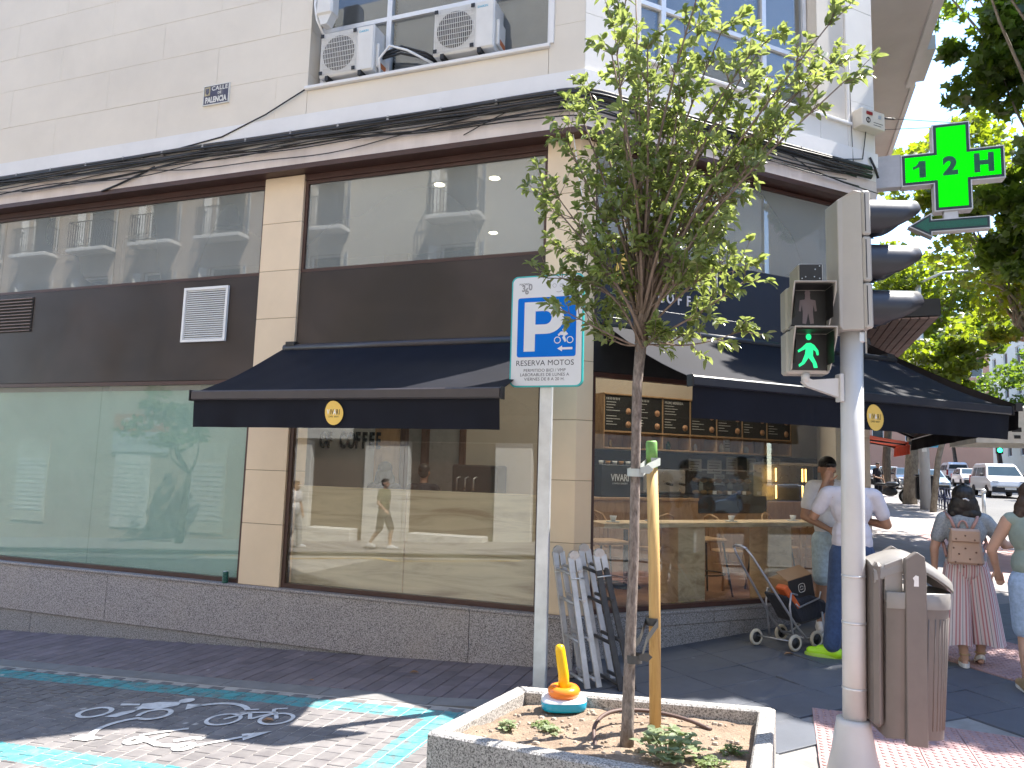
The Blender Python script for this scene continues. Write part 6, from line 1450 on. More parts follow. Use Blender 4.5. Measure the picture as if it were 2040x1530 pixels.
def skin_mat(name, c):
    m, t, b = newmat(name); v = coords(t, 'World'); cc = ramp(t, noise_n(t, 9, 4, .6, v).outputs[0], [(.3, tuple(x*.9 for x in c)), (.7, tuple(min(1, x*1.08) for x in c))]).outputs[0]
    t.links.new(cc, b.inputs['Base Color']); b.inputs['Roughness'].default_value = .55; b.inputs['Subsurface Weight'].default_value = .12; b.inputs['Subsurface Radius'].default_value = (.02, .008, .004); return m
m_sk1 = skin_mat('tanned_skin', (.40, .22, .14)); m_sk2 = skin_mat('fair_skin', (.52, .32, .23))
def fabric(name, c, var=.08, sc=14, fold=.4):
    m = mat(name, c, .9, var=var, scale=sc, rvar=0); t = m.node_tree; b = t.nodes['Principled BSDF']; v = coords(t, 'World', (1, 1, .55))
    bump(t, b, noise_n(t, 16, 3, .5, v, .8).outputs[0], fold, .02); b.inputs['Sheen Weight'].default_value = .15; return m
m_hair = mat('black_hair', (.012, .010, .009), .42, var=.4, scale=60, stretch=(1, 1, .15), bmp=.5, bscale=90)
m_hairb = mat('brown_hair', (.05, .03, .02), .5, var=.3, scale=50)
m_eye = mat('dark_eye', (.01, .008, .007), .2)
def person(label, pos, fwd, H, P, body_m, wear, voxel=.008, hair='short', hair_m=None, head_tilt=(0, 0, 0), name='person', hands=True):
    """P: local joints (x to the person's right, y forward, z up from the ground)"""
    g = G(pos[0], pos[1]) if len(pos) < 3 else pos[2]
    f = Vector((fwd[0], fwd[1], 0)).normalized(); r = f.cross(Vector((0, 0, 1))); root = thing(name, (pos[0], pos[1], g), label, 'person')
    fr = frame((pos[0], pos[1], g), r, f); k = H/1.75
    J = dict(pel=(0, 0, .93), wai=(0, .0, 1.08), che=(0, .0, 1.32), nec=(0, -.01, 1.48), hea=(0, .02, 1.64), rs=(.185, -.01, 1.43), ls=(-.185, -.01, 1.43), re=(.25, -.02, 1.15), le=(-.25, -.02, 1.15), rh=(.26, .06, .90), lh=(-.26, .06, .90),
             rp=(.09, 0, .90), lp=(-.09, 0, .90), rk=(.10, .02, .48), lk=(-.10, .02, .48), ra=(.10, -.02, .085), la=(-.10, -.02, .085), rt=None, lt=None, wt=1.0)
    J.update(P); wt = J.pop('wt'); J = {a: (Vector(b_)*k if b_ else None) for a, b_ in J.items()}
    V = Vector
    for s in 'rl':
        if J[s+'t'] is None: J[s+'t'] = J[s+'a']+V((.03 if s == 'r' else -.03, .17, -.045))*k
    hd_ = J['hea']; tilt = Matrix.Rotation(head_tilt[0], 3, 'X') @ Matrix.Rotation(head_tilt[2], 3, 'Z')
    hl = lambda x, y, z: hd_+tilt @ (V((x, y, z))*k)
    B = [('ell', tuple(J['che']), (.155*k*wt, .105*k*wt, .19*k)), ('ell', tuple(J['wai']), (.135*k*wt, .10*k*wt, .17*k)), ('ell', tuple(J['pel']), (.16*k*wt, .115*k*wt, .14*k)), ('cap', J['che']+V((0, 0, .1))*k, J['nec'], .09*k, .06*k), ('cap', J['nec']-V((0, 0, .03))*k, hd_-V((0, 0, .07))*k, .056*k, .052*k),
         ('cap', J['ls'], J['rs'], .058*k, .058*k)]
    B += [('ell', tuple(hl(0, -.015, .02)), (.077*k, .095*k, .095*k)), ('ell', tuple(hl(0, .02, -.045)), (.060*k, .075*k, .075*k)), ('cap', hl(0, .085, .0), hl(0, .105, -.03), .011*k, .016*k), ('ell', tuple(hl(0, .06, -.085)), (.035*k, .03*k, .025*k)), ('ell', tuple(hl(.078, -.01, -.01)), (.012*k, .025*k, .033*k)), ('ell', tuple(hl(-.078, -.01, -.01)), (.012*k, .025*k, .033*k))]
    for s, sg_ in (('r', 1), ('l', -1)):
        B += [('cap', J[s+'s'], J[s+'e'], .052*k*wt, .041*k), ('cap', J[s+'e'], J[s+'h'], .042*k, .027*k)]
        B += [('cap', J[s+'p'], J[s+'k'], .088*k*wt, .056*k), ('cap', J[s+'k'], J[s+'k']*.55+J[s+'a']*.45+V((0, -.02, 0))*k, .055*k, .056*k), ('cap', J[s+'k']*.55+J[s+'a']*.45+V((0, -.02, 0))*k, J[s+'a'], .054*k, .036*k)]
        fd = (J[s+'t']-J[s+'a']); B += [('cap', J[s+'a']-V((0, .01, .045))*k, J[s+'a']*.25+J[s+'t']*.75-V((0, 0, .008))*k, .030*k, .020*k)]
        d = (J[s+'h']-J[s+'e']).normalized(); sd_ = d.cross(V((0, 1, 0)) if abs(d.y) < .8 else V((1, 0, 0))).normalized(); pn = d.cross(sd_)
        pm = J[s+'h']+d*.045*k
        B += [('cap', J[s+'h'], pm+d*.02*k, .027*k, .030*k), ('cap', pm+sd_*.016*k, pm-sd_*.016*k, .024*k, .024*k)]
        if hands:
            for i, (o_, L) in enumerate(((-.030, .062), (-.010, .075), (.010, .072), (.029, .056))):
                a = pm+d*.022*k+sd_*o_*k; mid = a+d*L*.5*k+pn*.010*k; B += [('cap', a, mid, .0095*k, .009*k), ('cap', mid, mid+(d*.7+pn*.75)*L*.5*k, .009*k, .0075*k)]
            a = J[s+'h']+d*.015*k-sd_*.026*k; B += [('cap', a, a+(d*.5-sd_*.6+pn*.4)*.045*k, .011*k, .010*k), ('cap', a+(d*.5-sd_*.6+pn*.4)*.045*k, a+(d*.95-sd_*.6+pn*.6)*.065*k, .010*k, .008*k)]
    blob(B, voxel, 3, 'body', body_m, root, fr)
    for sx in (-1, 1):
        mb = MB(fr); mb.ell(tuple(hl(sx*.03, .078, .012)), (.011*k, .008*k, .007*k), 8, 6); mb.build('eye', m_eye, root)
        mb = MB(fr); mb.tube([tuple(hl(sx*.012, .085, .032)), tuple(hl(sx*.048, .072, .03))], .005*k, 5); mb.build('eyebrow', hair_m or m_hair, root)
    mb = MB(fr); mb.tube([tuple(hl(-.024, .083, -.062)), tuple(hl(0, .092, -.06)), tuple(hl(.024, .083, -.062))], .005*k, 6); mb.build('mouth', skin_lip, root)
    if hair == 'short': Hh = [('ell', tuple(hl(0, -.028, .045)), (.083*k, .098*k, .083*k)), ('ell', tuple(hl(0, -.06, -.01)), (.072*k, .05*k, .07*k)), ('ell', tuple(hl(0, .045, .085)), (.06*k, .04*k, .03*k))]
    elif hair == 'bob': Hh = [('ell', tuple(hl(0, -.03, .04)), (.105*k, .115*k, .10*k)), ('ell', tuple(hl(0, -.06, -.05)), (.125*k, .075*k, .11*k)), ('ell', tuple(hl(.085, -.03, -.10)), (.055*k, .07*k, .075*k)), ('ell', tuple(hl(-.085, -.03, -.10)), (.055*k, .07*k, .075*k)), ('ell', tuple(hl(.03, -.075, -.15)), (.09*k, .05*k, .06*k)), ('ell', tuple(hl(.10, -.04, -.15)), (.05*k, .06*k, .06*k)), ('ell', tuple(hl(-.10, -.04, -.15)), (.05*k, .06*k, .06*k)), ('ell', tuple(hl(-.05, -.07, -.115)), (.07*k, .05*k, .055*k))]
    else: Hh = []
    if Hh:
        ho = blob(Hh, .007, 2, 'hair', hair_m or m_hair, root, fr)
        if hair == 'short':   # trim in front of the face
            pass
    for w in wear:
        kind, m = w[0], w[1]; pr = []
        if kind in ('tee', 'vest'):
            e = .020; hem = w[2] if len(w) > 2 else .94
            pr = [('ell', tuple(J['che']), ((.155*wt+e)*k, (.105*wt+e)*k, .20*k)), ('ell', tuple(J['wai']), ((.145*wt+e)*k, (.105*wt+e)*k, .16*k)), ('cap', (-.055*k+J['pel'].x, J['pel'].y, hem*k+.11*k), (.055*k+J['pel'].x, J['pel'].y, hem*k+.11*k), (.115*wt)*k, (.115*wt)*k), ('cap', J['ls']+V((.02, 0, .012))*k, J['rs']+V((-.02, 0, .012))*k, .066*k, .066*k), ('cap', J['che']+V((0, 0, .09))*k, J['nec']-V((0, 0, .015))*k, .095*k, .066*k)]
            if kind == 'tee':
                for s in 'rl':
                    d = J[s+'e']-J[s+'s']; q = .62; pr += [('cap', J[s+'s'], J[s+'s']+d*q, .063*k*wt, .062*k*wt)]
            blob(pr, .010, 4, 'shirt', m, root, fr)
        elif kind in ('trousers', 'shorts'):
            e = .024; pr = [('ell', (J['pel'].x, J['pel'].y, J['pel'].z+.0*k), ((.165*wt+.012)*k, (.118*wt+.014)*k, .145*k))]
            for s in 'rl':
                if kind == 'trousers': pr += [('cap', J[s+'p'], J[s+'k'], .105*k*wt, .085*k), ('cap', J[s+'k'], J[s+'a']+V((0, -.005, .03))*k, .085*k, .075*k)]
                else: q = J[s+'p']*.1+J[s+'k']*.9; pr += [('cap', J[s+'p'], q, .108*k*wt, .092*k)]
            blob(pr, .010, 3, kind, m, root, fr)
        elif kind == 'shoes':
            for s in 'rl':
                a, t_ = J[s+'a'], J[s+'t']; d = (t_-a); d.z = 0; d.normalize(); gz_ = a.z-.085*k
                pr = [('cap', V((a.x, a.y, gz_+.045*k))-d*.045*k, V((t_.x, t_.y, gz_+.042*k)), .050*k, .040*k), ('cap', V((a.x, a.y, gz_+.075*k)), V((a.x*.45+t_.x*.55, a.y*.45+t_.y*.55, gz_+.062*k)), .046*k, .040*k), ('cap', V((a.x, a.y, gz_+.07*k))-d*.02*k, V((a.x, a.y, gz_+.10*k))-d*.015*k, .045*k, .043*k)]
                sh = blob(pr, .007, 2, 'shoe', m, root, fr)
                if len(w) > 2:
                    sd_ = V((d.y, -d.x, 0)); mb = MB(fr); ctr = (V((a.x, a.y, 0))+V((t_.x, t_.y, 0)))/2-d*.015*k; Ls = ((V((t_.x, t_.y, 0))-V((a.x, a.y, 0))).length/2+.07*k); rows = []
                    for zz_, q in ((.0, .96), (.008, 1), (.032, .98)): rows.append([tuple(ctr+d*Ls*q*math.cos(t)+sd_*.048*k*q*math.sin(t)*(1.05 if math.cos(t) > 0 else .9)+V((0, 0, gz_+zz_*k))) for t in [2*math.pi*j/20 for j in range(20)]])
                    mb.grid(rows, True, True); mb.add(rows[0], [list(range(20))]); mb.add(rows[2], [list(range(20))]); mb.build('sole', w[2], sh)
    root['_k'] = k; del root['_k']
    return root, fr, k, J
skin_lip = mat('lips', (.30, .11, .09), .5)
m_white_tee = fabric('white_tee', (.74, .73, .74)); m_lilac_tee = fabric('lilac_white_tee', (.64, .62, .68)); m_denim = fabric('blue_denim', (.038, .07, .155), .25, 30); m_ldenim = fabric('pale_denim', (.40, .50, .56), .2, 30); m_ldenim2 = fabric('light_blue_denim', (.33, .45, .62), .2, 30)
m_grey_tee = fabric('grey_marl_tee', (.30, .33, .345), .25, 60); m_sage = fabric('sage_top', (.24, .30, .26)); m_olive = fabric('olive_tee', (.08, .09, .04)); m_navy_c = fabric('navy_clothes', (.02, .022, .035))
m_neon = mat('neon_shoe', (.42, .78, .02), .45, var=.06); m_neon_s = mat('neon_sole', (.45, .70, .10), .6); m_wshoe = mat('white_trainer', (.72, .72, .74), .5, var=.08, scale=40); m_wsole = mat('white_sole', (.78, .78, .76), .6)
# man with blue jeans, back towards the viewer, one hand at his head
rt_ = person('man in pale T-shirt, blue jeans and neon yellow shoes, hand raised to his head', (.62, 7.47), (-.30, .95), 1.78,
       dict(hea=(.05, .07, 1.62), nec=(.02, .02, 1.48), ls=(-.21, .02, 1.43), rs=(.20, -.03, 1.42), le=(-.30, .10, 1.22), lh=(-.17, .13, 1.55), re=(.31, .0, 1.17), rh=(.14, .22, 1.20), lk=(-.14, .03, .48), la=(-.20, .0, .085), lt=(-.36, .06, .04), rk=(.08, .03, .48), ra=(.10, .03, .085), wt=1.06), m_sk1,
       [('tee', m_lilac_tee, .90), ('trousers', m_denim), ('shoes', m_neon, m_neon_s)], .0075)
# man with shorts, head bowed over his hands
rt_ = person('man in white T-shirt and pale denim shorts looking down at his hands', (.50, 8.34), (.30, -.95), 1.80,
       dict(hea=(.08, .14, 1.60), nec=(.04, .05, 1.47), che=(0, .0, 1.32), rs=(.20, .02, 1.42), ls=(-.19, .02, 1.42), re=(.27, .02, 1.13), rh=(.10, .21, 1.02), le=(-.26, .02, 1.13), lh=(-.04, .20, 1.02), rk=(.11, .03, .50), ra=(.12, -.01, .085), rt=(.17, .17, .04), wt=.98), m_sk1,
       [('tee', m_white_tee, .92), ('shorts', m_ldenim), ('shoes', m_wshoe, m_wsole)], .0075, head_tilt=(-.55, 0, 0))
# woman with backpack and striped trousers, walking away
def stripe_mat():
    m, t, b = newmat('pink_striped_linen'); at = N(t, 'ShaderNodeAttribute', attribute_name='u'); u = at.outputs['Fac']
    def saw(freq, ph=0):
        a = N(t, 'ShaderNodeMath', operation='MULTIPLY_ADD'); t.links.new(u, a.inputs[0]); a.inputs[1].default_value = freq; a.inputs[2].default_value = ph; q = N(t, 'ShaderNodeMath', operation='FRACT'); t.links.new(a.outputs[0], q.inputs[0]); return q.outputs[0]
    c = ramp(t, saw(10), [(0, (.68, .60, .60)), (.2, (.50, .20, .21)), (.36, (.66, .58, .58)), (.55, (.48, .17, .19)), (.70, (.70, .64, .64)), (.9, (.06, .07, .11)), (.95, (.66, .56, .56))], 'CONSTANT').outputs[0]
    c2 = ramp(t, saw(39, .3), [(0, (.70, .64, .64)), (.45, (.56, .40, .40)), (.8, (.66, .58, .58))], 'CONSTANT').outputs[0]
    cc = mixc(t, .15, c, c2); t.links.new(cc, b.inputs['Base Color']); b.inputs['Roughness'].default_value = .9
    bump(t, b, noise_n(t, 22, 3, .5, coords(t, 'World', (1, 1, .4))).outputs[0], .4, .015); return m
root, fr, k, J = person('woman with black bob, grey T-shirt, tan backpack and pink striped trousers, walking away', (1.56, 7.68), (.05, 1), 1.57,
       dict(hea=(0, .02, 1.63), rs=(.18, 0, 1.42), ls=(-.18, 0, 1.42), re=(.34, .02, 1.19), rh=(.46, .06, 1.20), le=(-.27, .0, 1.13), lh=(-.27, .04, .90), rk=(.12, .05, .48), ra=(.11, .12, .085), lk=(-.08, .05, .48), la=(-.05, -.05, .085), wt=1.1), m_sk2,
       [('tee', m_grey_tee, .94)], .008, hair='bob')
m_str = stripe_mat()
mb = MB(fr); us = []
def leg_loft(cx0, cx1, cy1, w1, d1, sg_):
    rows = []; n_ = 44
    for i in range(15):
        v = i/14; z = (.98*(1-v)+.215*v)*k; cx = cx0*(1-v)+cx1*v; cy = cy1*v
        w = (.105+.02*math.sin(v*3))*(1-v)+w1*v; d = .13*(1-v)+d1*v; row = []
        for j in range(n_):
            a = 2*math.pi*j/n_; fo = 1+.055*v*math.sin(a*6+sg_+v*2)+.03*v*math.sin(a*11+2*sg_)
            row.append((cx*k+w*k*fo*math.cos(a), cy*k+d*k*fo*math.sin(a), z+.012*k*v*math.sin(a*3+sg_))); us.append(j/n_*1.0+sg_*.21)
        rows.append(row)
    return rows
for sg_, a_ in ((-1, (-.085, -.125, -.03, .15, .13)), (1, (.085, .165, .10, .155, .15))): mb.grid(leg_loft(*a_, sg_), True, True)
o = mb.build('wide_trousers', m_str, root); at = o.data.attributes.new('u', 'FLOAT', 'POINT'); at.data.foreach_set('value', us)
o = blob([('ell', (0, 0, .97*k), (.19*k, .155*k, .17*k)), ('ell', (0, .02, .86*k), (.15*k, .12*k, .14*k))], .01, 2, 'trouser_seat', m_str, root, fr); at = o.data.attributes.new('u', 'FLOAT', 'POINT')
at.data.foreach_set('value', [v.co.x*1.6+.3 for v in o.data.vertices])
m_sandal = mat('gold_sandal', (.45, .33, .18), .45, metal=.2)
for s in 'rl':
    a, t_ = J[s+'a'], J[s+'t']; lift = .05*k if s == 'r' else 0; c_ = Vector((a.x, a.y, 0)); mb = MB(fr)
    P = [(math.cos(t)*.045*k, .055*k+math.sin(t)*.125*k) for t in [2*math.pi*j/18 for j in range(18)]]
    mb.add([(c_.x+p[0], c_.y+p[1], .002+max(0, .07*k-p[1])*.55*(1 if lift else 0)) for p in P]+[(c_.x+p[0], c_.y+p[1], .04*k+max(0, .07*k-p[1])*.55*(1 if lift else 0)) for p in P], [list(range(18))[::-1], list(range(18, 36))]+[(i, (i+1) % 18, 18+(i+1) % 18, 18+i) for i in range(18)]); so_ = mb.build('sandal_sole', m_wsole, root)
    mb = MB(fr); mb.ring((a.x, a.y-.005, .125*k), .045*k, .007*k, 2, 18, 6); mb.tube([(a.x-.045*k, a.y+.02*k, .05*k), (a.x-.03*k, a.y+.02*k, .10*k), (a.x+.03*k, a.y+.05*k, .10*k), (a.x+.045*k, a.y+.05*k, .05*k)], .009*k, 6); mb.build('sandal_strap', m_sandal, so_)
# backpack worn by her
m_tan = mat('tan_leatherette', (.48, .33, .24), .5, var=.06, scale=8, bmp=.1); m_tan2 = mat('pink_tan_strap', (.46, .26, .22), .5); m_dot = mat('brown_bee_print', (.16, .09, .06), .6)
bp = thing('backpack', tuple(fr[0]+Vector((0, 0, 1.0))), 'tan backpack with small dark prints worn by the walking woman', 'backpack')
FBk = frame(fr[0]+Vector((0, 0, 0)), fr[1], -fr[2])       # s right, o backwards
mb = MB(FBk); bt = [(-.135, .10), (.145, .10), (.145, .215), (-.135, .215)]; tp_ = [(-.105, .11), (.11, .11), (.11, .20), (-.105, .20)]
z0, z1 = 1.02*k-.02, 1.30*k+.02
mb.add([(x-.03, y, z0) for x, y in bt]+[(x-.03, y, z1) for x, y in tp_], [(0, 3, 2, 1), (4, 5, 6, 7), (0, 1, 5, 4), (1, 2, 6, 5), (2, 3, 7, 6), (3, 0, 4, 7)]); mb.build('bag_body', m_tan, bp, bevel=.02)
mb = MB(FBk); mb.cbox(-.14, .085, .198, .224, z1-.10, z1+.012, .012); mb.cbox(-.138, .083, .10, .2, z1+.002, z1+.016, .005); mb.build('flap', m_tan, bp)
mb = MB(FBk); mb.ring((-.03, .12, z1+.02), .035, .009, 1, 16, 6, (0, math.pi), 1, 1.8); mb.build('top_handle', m_tan2, bp)
for sx in (-1, 1): mb = MB(FBk); mb.tube([(-.03+sx*.06, .12, z1), (-.02+sx*.10, .115, 1.43*k), (-.02+sx*.13, .0, 1.49*k), (-.02+sx*.155, -.10, 1.40*k), (-.0+sx*.17, -.04, 1.2*k), (-.03+sx*.13, .10, 1.06*k)], .014, 6); mb.build('shoulder_strap', m_tan2, bp)
for i, (x, z) in enumerate(((-.10, -.07), (-.03, -.04), (.04, -.075), (-.12, -.15), (-.03, -.15), (.05, -.18), (-.08, -.20), (.0, -.24), (-.11, -.27), (.06, -.28), (-.05, -.31))):
    mb = MB(FBk); oo = .2255 if i < 3 else .2165+.0; q = (z1+z-z0)/(z1-z0); oo = .2255 if i < 3 else .20+.015*(1-q)+.0025
    mb.ell((x, oo, z1+z), (.008, .003, .008), 8, 5); mb.build('bee_print', m_dot, bp)
mb = MB(fr); mb.tube([(-.02*k, -.12*k, 1.625*k), (.0, -.128*k, 1.63*k), (.03*k, -.12*k, 1.612*k)], .008, 6); mb.build('hair_clip', m_wsole, root)
# companion at the right edge
person('woman at the right edge in sage sleeveless top and light denim shorts', (1.93, 7.10), (.1, 1), 1.64,
       dict(le=(-.31, .05, 1.17), lh=(-.26, .16, .98), wt=1.12), m_sk2, [('vest', m_sage, .95), ('shorts', m_ldenim2), ('shoes', m_sandal, m_wsole)], .009, hair='bob', hair_m=m_hairb)
# man beside the motorcycle, far away
person('distant man in dark clothes beside the motorcycle', (4.2, 37.0), (.5, -.85), 1.74, dict(rh=(.12, .3, 1.05), re=(.26, .06, 1.12)), m_sk2, [('tee', m_navy_c), ('trousers', m_navy_c), ('shoes', m_ink)], .014, hair_m=m_hairb)
# passers-by on the opposite pavement, seen in the shop window
person('passer-by in olive T-shirt and dark shorts mirrored in the shop window', (-9.55, -3.3, G(-9.55, -3.3)+.105), (1, .05), 1.78, dict(rk=(.10, .18, .49), ra=(.1, .16, .085), lk=(-.1, -.06, .47), la=(-.1, -.32, .12), rh=(.25, -.14, .95), lh=(-.25, .2, .98)), m_sk2, [('tee', m_olive), ('shorts', m_navy_c), ('shoes', m_wshoe)], .012, hair_m=m_hairb)
person('passer-by in white T-shirt and grey trousers mirrored at the window edge', (-12.35, -3.4, G(-12.35, -3.4)+.105), (1, .05), 1.78, dict(rk=(.10, .1, .49), ra=(.1, .12, .085), la=(-.1, -.2, .1)), m_sk1, [('tee', m_white_tee), ('trousers', fabric('grey_trousers', (.3, .31, .33))), ('shoes', m_wshoe)], .012)
# ================================================================== shopping trolley
m_tube = mat('silver_tube', (.45, .46, .50), .35, metal=.6); m_bag = fabric('navy_trolley_bag', (.018, .022, .035)); m_wheel_t = mat('cream_tyre', (.58, .54, .45), .7); m_card = mat('brown_cardboard', (.36, .22, .12), .8, var=.08); m_cbox = mat('black_printed_card', (.02, .019, .02), .6)
FQ = frame(AX+CD*1.98+CN*.60, CD, CN); tgz = lambda s, o: G(*(FQ[0]+CD*s+CN*o)[:2])
q0 = FQ[0]; tro = thing('shopping_trolley', (q0.x, q0.y, G(q0.x, q0.y)), 'navy four wheeled shopping trolley parked by the granite base', 'trolley')
gz2 = G(q0.x, q0.y)
def FWv(s, o): return frame(FQ[0]+CD*s+CN*o+Vector((0, 0, tgz(s, o)+.078)), CD, (0, 0, 1), CN)
for s, o in ((-.07, .20), (-.20, -.16), (.20, .20), (.12, -.16)):
    f_ = FWv(s, o); mb = MB(f_); mb.ring((0, 0, 0), .062, .016, 2, 24, 8); wh = mb.build('wheel', m_wheel_t, tro)
    mb = MB(f_); mb.lathe([(.05, -.01), (.05, .01), (.02, .016), (.012, .02)], (0, 0, 0), 16); mb.build('hub', m_cblk, wh)
h = lambda s, o, z: (s, o, gz2+z)
for o in (.17, -.13):
    mb = MB(FQ); mb.tube([h(-.55, o*.55, .93), h(-.50, o*.7, .86), h(-.02, o, .22), h(.10, o, .10), h(.22, o, .085)], .011, 8); mb.build('side_tube', m_tube, tro)
    mb = MB(FQ); mb.tube([h(-.06, o, .08), h(-.10, o, .40), h(-.08, o, .52), h(.0, o*.98, .50)], .010, 8); mb.build('rear_leg', m_tube, tro)
    mb = MB(FQ); mb.tube([h(.18, o, .08), h(.34, o, .15), h(.31, o, .33)], .010, 8); mb.build('front_leg', m_tube, tro)
mb = MB(FQ); mb.tube([h(-.55, .0935, .93), h(-.565, .05, .95), h(-.565, -.03, .95), h(-.55, -.0715, .93)], .013, 8); mb.build('handle_bar', m_tube, tro)
mb = MB(FQ); mb.tube([h(-.06, .2, .08), h(-.2, -.16, .08)], .008, 6); mb.tube([h(.20, .2, .08), h(.12, -.16, .08)], .008, 6); mb.build('axle', m_tube, tro)
P = [(-.15, .50), (-.02, .33), (.05, .22), (.33, .26), (.42, .34), (.40, .42), (.20, .49), (.05, .46)]
mb = MB(FQ); mb.prism([(x, gz2+z) for x, z in P], -.14, .16); mb.build('bag', m_bag, tro, bevel=.025)
mb = MB(FQ); mb.tube([h(-.02, .165, .42), h(.02, .17, .385), h(.28, .17, .46), h(.30, .17, .52)], .008, 6); mb.build('bag_rim', m_tube, tro)
mb = MB(FQ); mb.prism([(x, gz2+z) for x, z in ((-.17, .56), (-.12, .60), (.05, .40), (.02, .36))], .05, .165); mb.build('orange_flap', mat('orange_fabric', (.60, .12, .03), .7), tro, bevel=.01)
bxr = thing('cardboard_box', (q0.x, q0.y, gz2+.5), 'cardboard box with black printed side lying on the shopping trolley', 'box')
xa, za = Vector((.93, 0, .18)), Vector((-.18, 0, .93)); o2 = (-.045, 0, gz2+.42)
def LB(s, o, z): return (o2[0]+xa.x*s+za.x*z, o, o2[2]+xa.z*s+za.z*z)
mb = MB(FQ); vv = [LB(s, o, z) for z in (0, .22) for s, o in ((0, -.11), (.33, -.11), (.33, .13), (0, .13))]; mb.add(vv, [(0, 3, 2, 1), (4, 5, 6, 7), (0, 1, 5, 4), (1, 2, 6, 5), (2, 3, 7, 6), (3, 0, 4, 7)]); mb.build('carton', m_card, bxr)
mb = MB(FQ); vv = [LB(s, o, z) for z in (.001, .215) for s, o in ((.003, .131), (.327, .131), (.327, .134), (.003, .134))]; mb.add(vv, [(0, 3, 2, 1), (4, 5, 6, 7), (0, 1, 5, 4), (1, 2, 6, 5), (2, 3, 7, 6), (3, 0, 4, 7)]); mb.build('printed_side', m_cbox, bxr)
mb = MB(FQ)
for rr_, w_ in ((.042, .006),):
    pts = [LB(.17+rr_*(abs(math.cos(t))**.6)*(1 if math.cos(t) > 0 else -1), .1355, .115+rr_*(abs(math.sin(t))**.6)*(1 if math.sin(t) > 0 else -1)) for t in [2*math.pi*j/28 for j in range(29)]]; mb.tube(pts, .003, 4, cap=False)
mb.tube([LB(.15, .1355, .10), LB(.185, .1355, .10), LB(.192, .1355, .125), LB(.16, .1355, .135), LB(.15, .1355, .115)], .003, 4); mb.build('cup_emblem', m_wht_ink, bxr)
mb = MB(FQ); vv = [LB(-.01, -.11, .222), LB(-.01, .14, .222), LB(.34, .14, .222), LB(.34, -.11, .222)]; up_ = [LB(-.03, .0, .29), LB(.33, .0, .29)]
mb.add([LB(0, .13, .221), LB(.33, .13, .221), LB(.31, .02, .30), LB(-.02, .02, .30), LB(0, .128, .218), LB(.33, .128, .218), LB(.31, .018, .297), LB(-.02, .018, .297)], [(0, 1, 2, 3), (7, 6, 5, 4), (0, 4, 5, 1), (1, 5, 6, 2), (2, 6, 7, 3), (3, 7, 4, 0)]); mb.build('box_flap', m_card, bxr)
# ================================================================== inside the café
m_floor = wood_mat('brown_floor_planks', (.16, .075, .04), (.26, .135, .075), (.3, 3, 1), 6, .4); m_oak = wood_mat('pale_oak', (.52, .34, .20), (.86, .66, .44), (.22, 1, 2.0), 3.6, .6); m_oak2 = wood_mat('honey_oak', (.34, .19, .09), (.50, .31, .16), (1, 1, .3), 9, .5)
m_beige = mat('beige_plaster', (.52, .46, .38), .8, var=.03); m_cw = mat('white_plaster', (.66, .64, .61), .8, var=.03); m_darkwood = wood_mat('dark_walnut', (.06, .03, .02), (.12, .06, .04)); m_grey_g = mat('grey_glazed_panel', (.32, .31, .30), .3)
m_menu = mat('menu_black', (.016, .014, .013), .6); m_chalk = mat('chalk_white', (.6, .58, .55), .8); m_food = mat('food_print', (.55, .30, .16), .7, var=.5, scale=40); m_clear = glass('case_glass', (.92, .95, .95), 1.5, .04)
m_steel = mat('brushed_steel', (.5, .5, .5), .3, metal=.8); m_bread = mat('pastry', (.45, .22, .07), .6, var=.3, scale=30); m_paper = mat('paper_sheet', (.7, .69, .66), .8)
ZF = .40
def st_(o): o['kind'] = 'structure'; return o
mb = MB(); mb.box(-9, .85, 6.9, 14.2, ZF-.05, ZF); 
fl = MB(); fl.prism([(-5.4, Y0+.13), (AX.x-.05, Y0+.13), (BX.x-.25, BX.y+.05), (BX.x-.25, 15.5), (-9, 15.5), (-9, Y0+1.2), (-5.4, Y0+1.2)], ZF-.06, ZF, 'xy'); st_(fl.build('cafe_floor', m_floor))
cl_ = MB(); cl_.prism([(-5.4, Y0+.2), (AX.x-.08, Y0+.2), (BX.x-.3, BX.y-.0), (BX.x-.3, 15.5), (-9, 15.5), (-9, Y0+1.2), (-5.4, Y0+1.2)], 5.0, 5.05, 'xy'); st_(cl_.build('cafe_ceiling', m_cw))
def wall_box(x0, x1, y0, y1, z0, z1, m): mb = MB(); mb.box(x0, x1, y0, y1, z0, z1); return st_(mb.build('cafe_wall', m))
wall_box(-9, -5.64, 9.6, 9.7, ZF, 5.0, m_cw); wall_box(-5.64, -5.22, 9.58, 9.7, ZF, 5.0, m_oak2); wall_box(-4.2, -2.6, 9.6, 9.7, ZF, 5.0, m_beige); wall_box(-5.22, -4.2, 9.66, 9.72, ZF, 5.0, m_grey_g)
wall_box(-5.46, -5.4, Y0+.2, 7.15, ZF, 5.0, m_beige); wall_box(-9.05, -9, 7.9, 15.5, ZF, 5, m_cw); wall_box(-9, .8, 15.4, 15.5, ZF, 5, m_cw)
wall_box(BX.x-.36, BX.x-.31, BX.y+.1, 15.5, ZF, 5.0, m_beige)
for x in (-5.2, -4.86, -4.26):
    t = thing('door_post', (x, 9.6, ZF), 'dark wood door post inside the café, %s' % {-5.2: 'left of the grey panels', -4.86: 'between the grey panels', -4.26: 'right of the grey panels'}[x], 'post', 'dark door posts'); mb = MB(); mb.cbox(x, x+.09, 9.55, 9.65, ZF, 3.4, .006); mb.build('upright', m_darkwood, t)
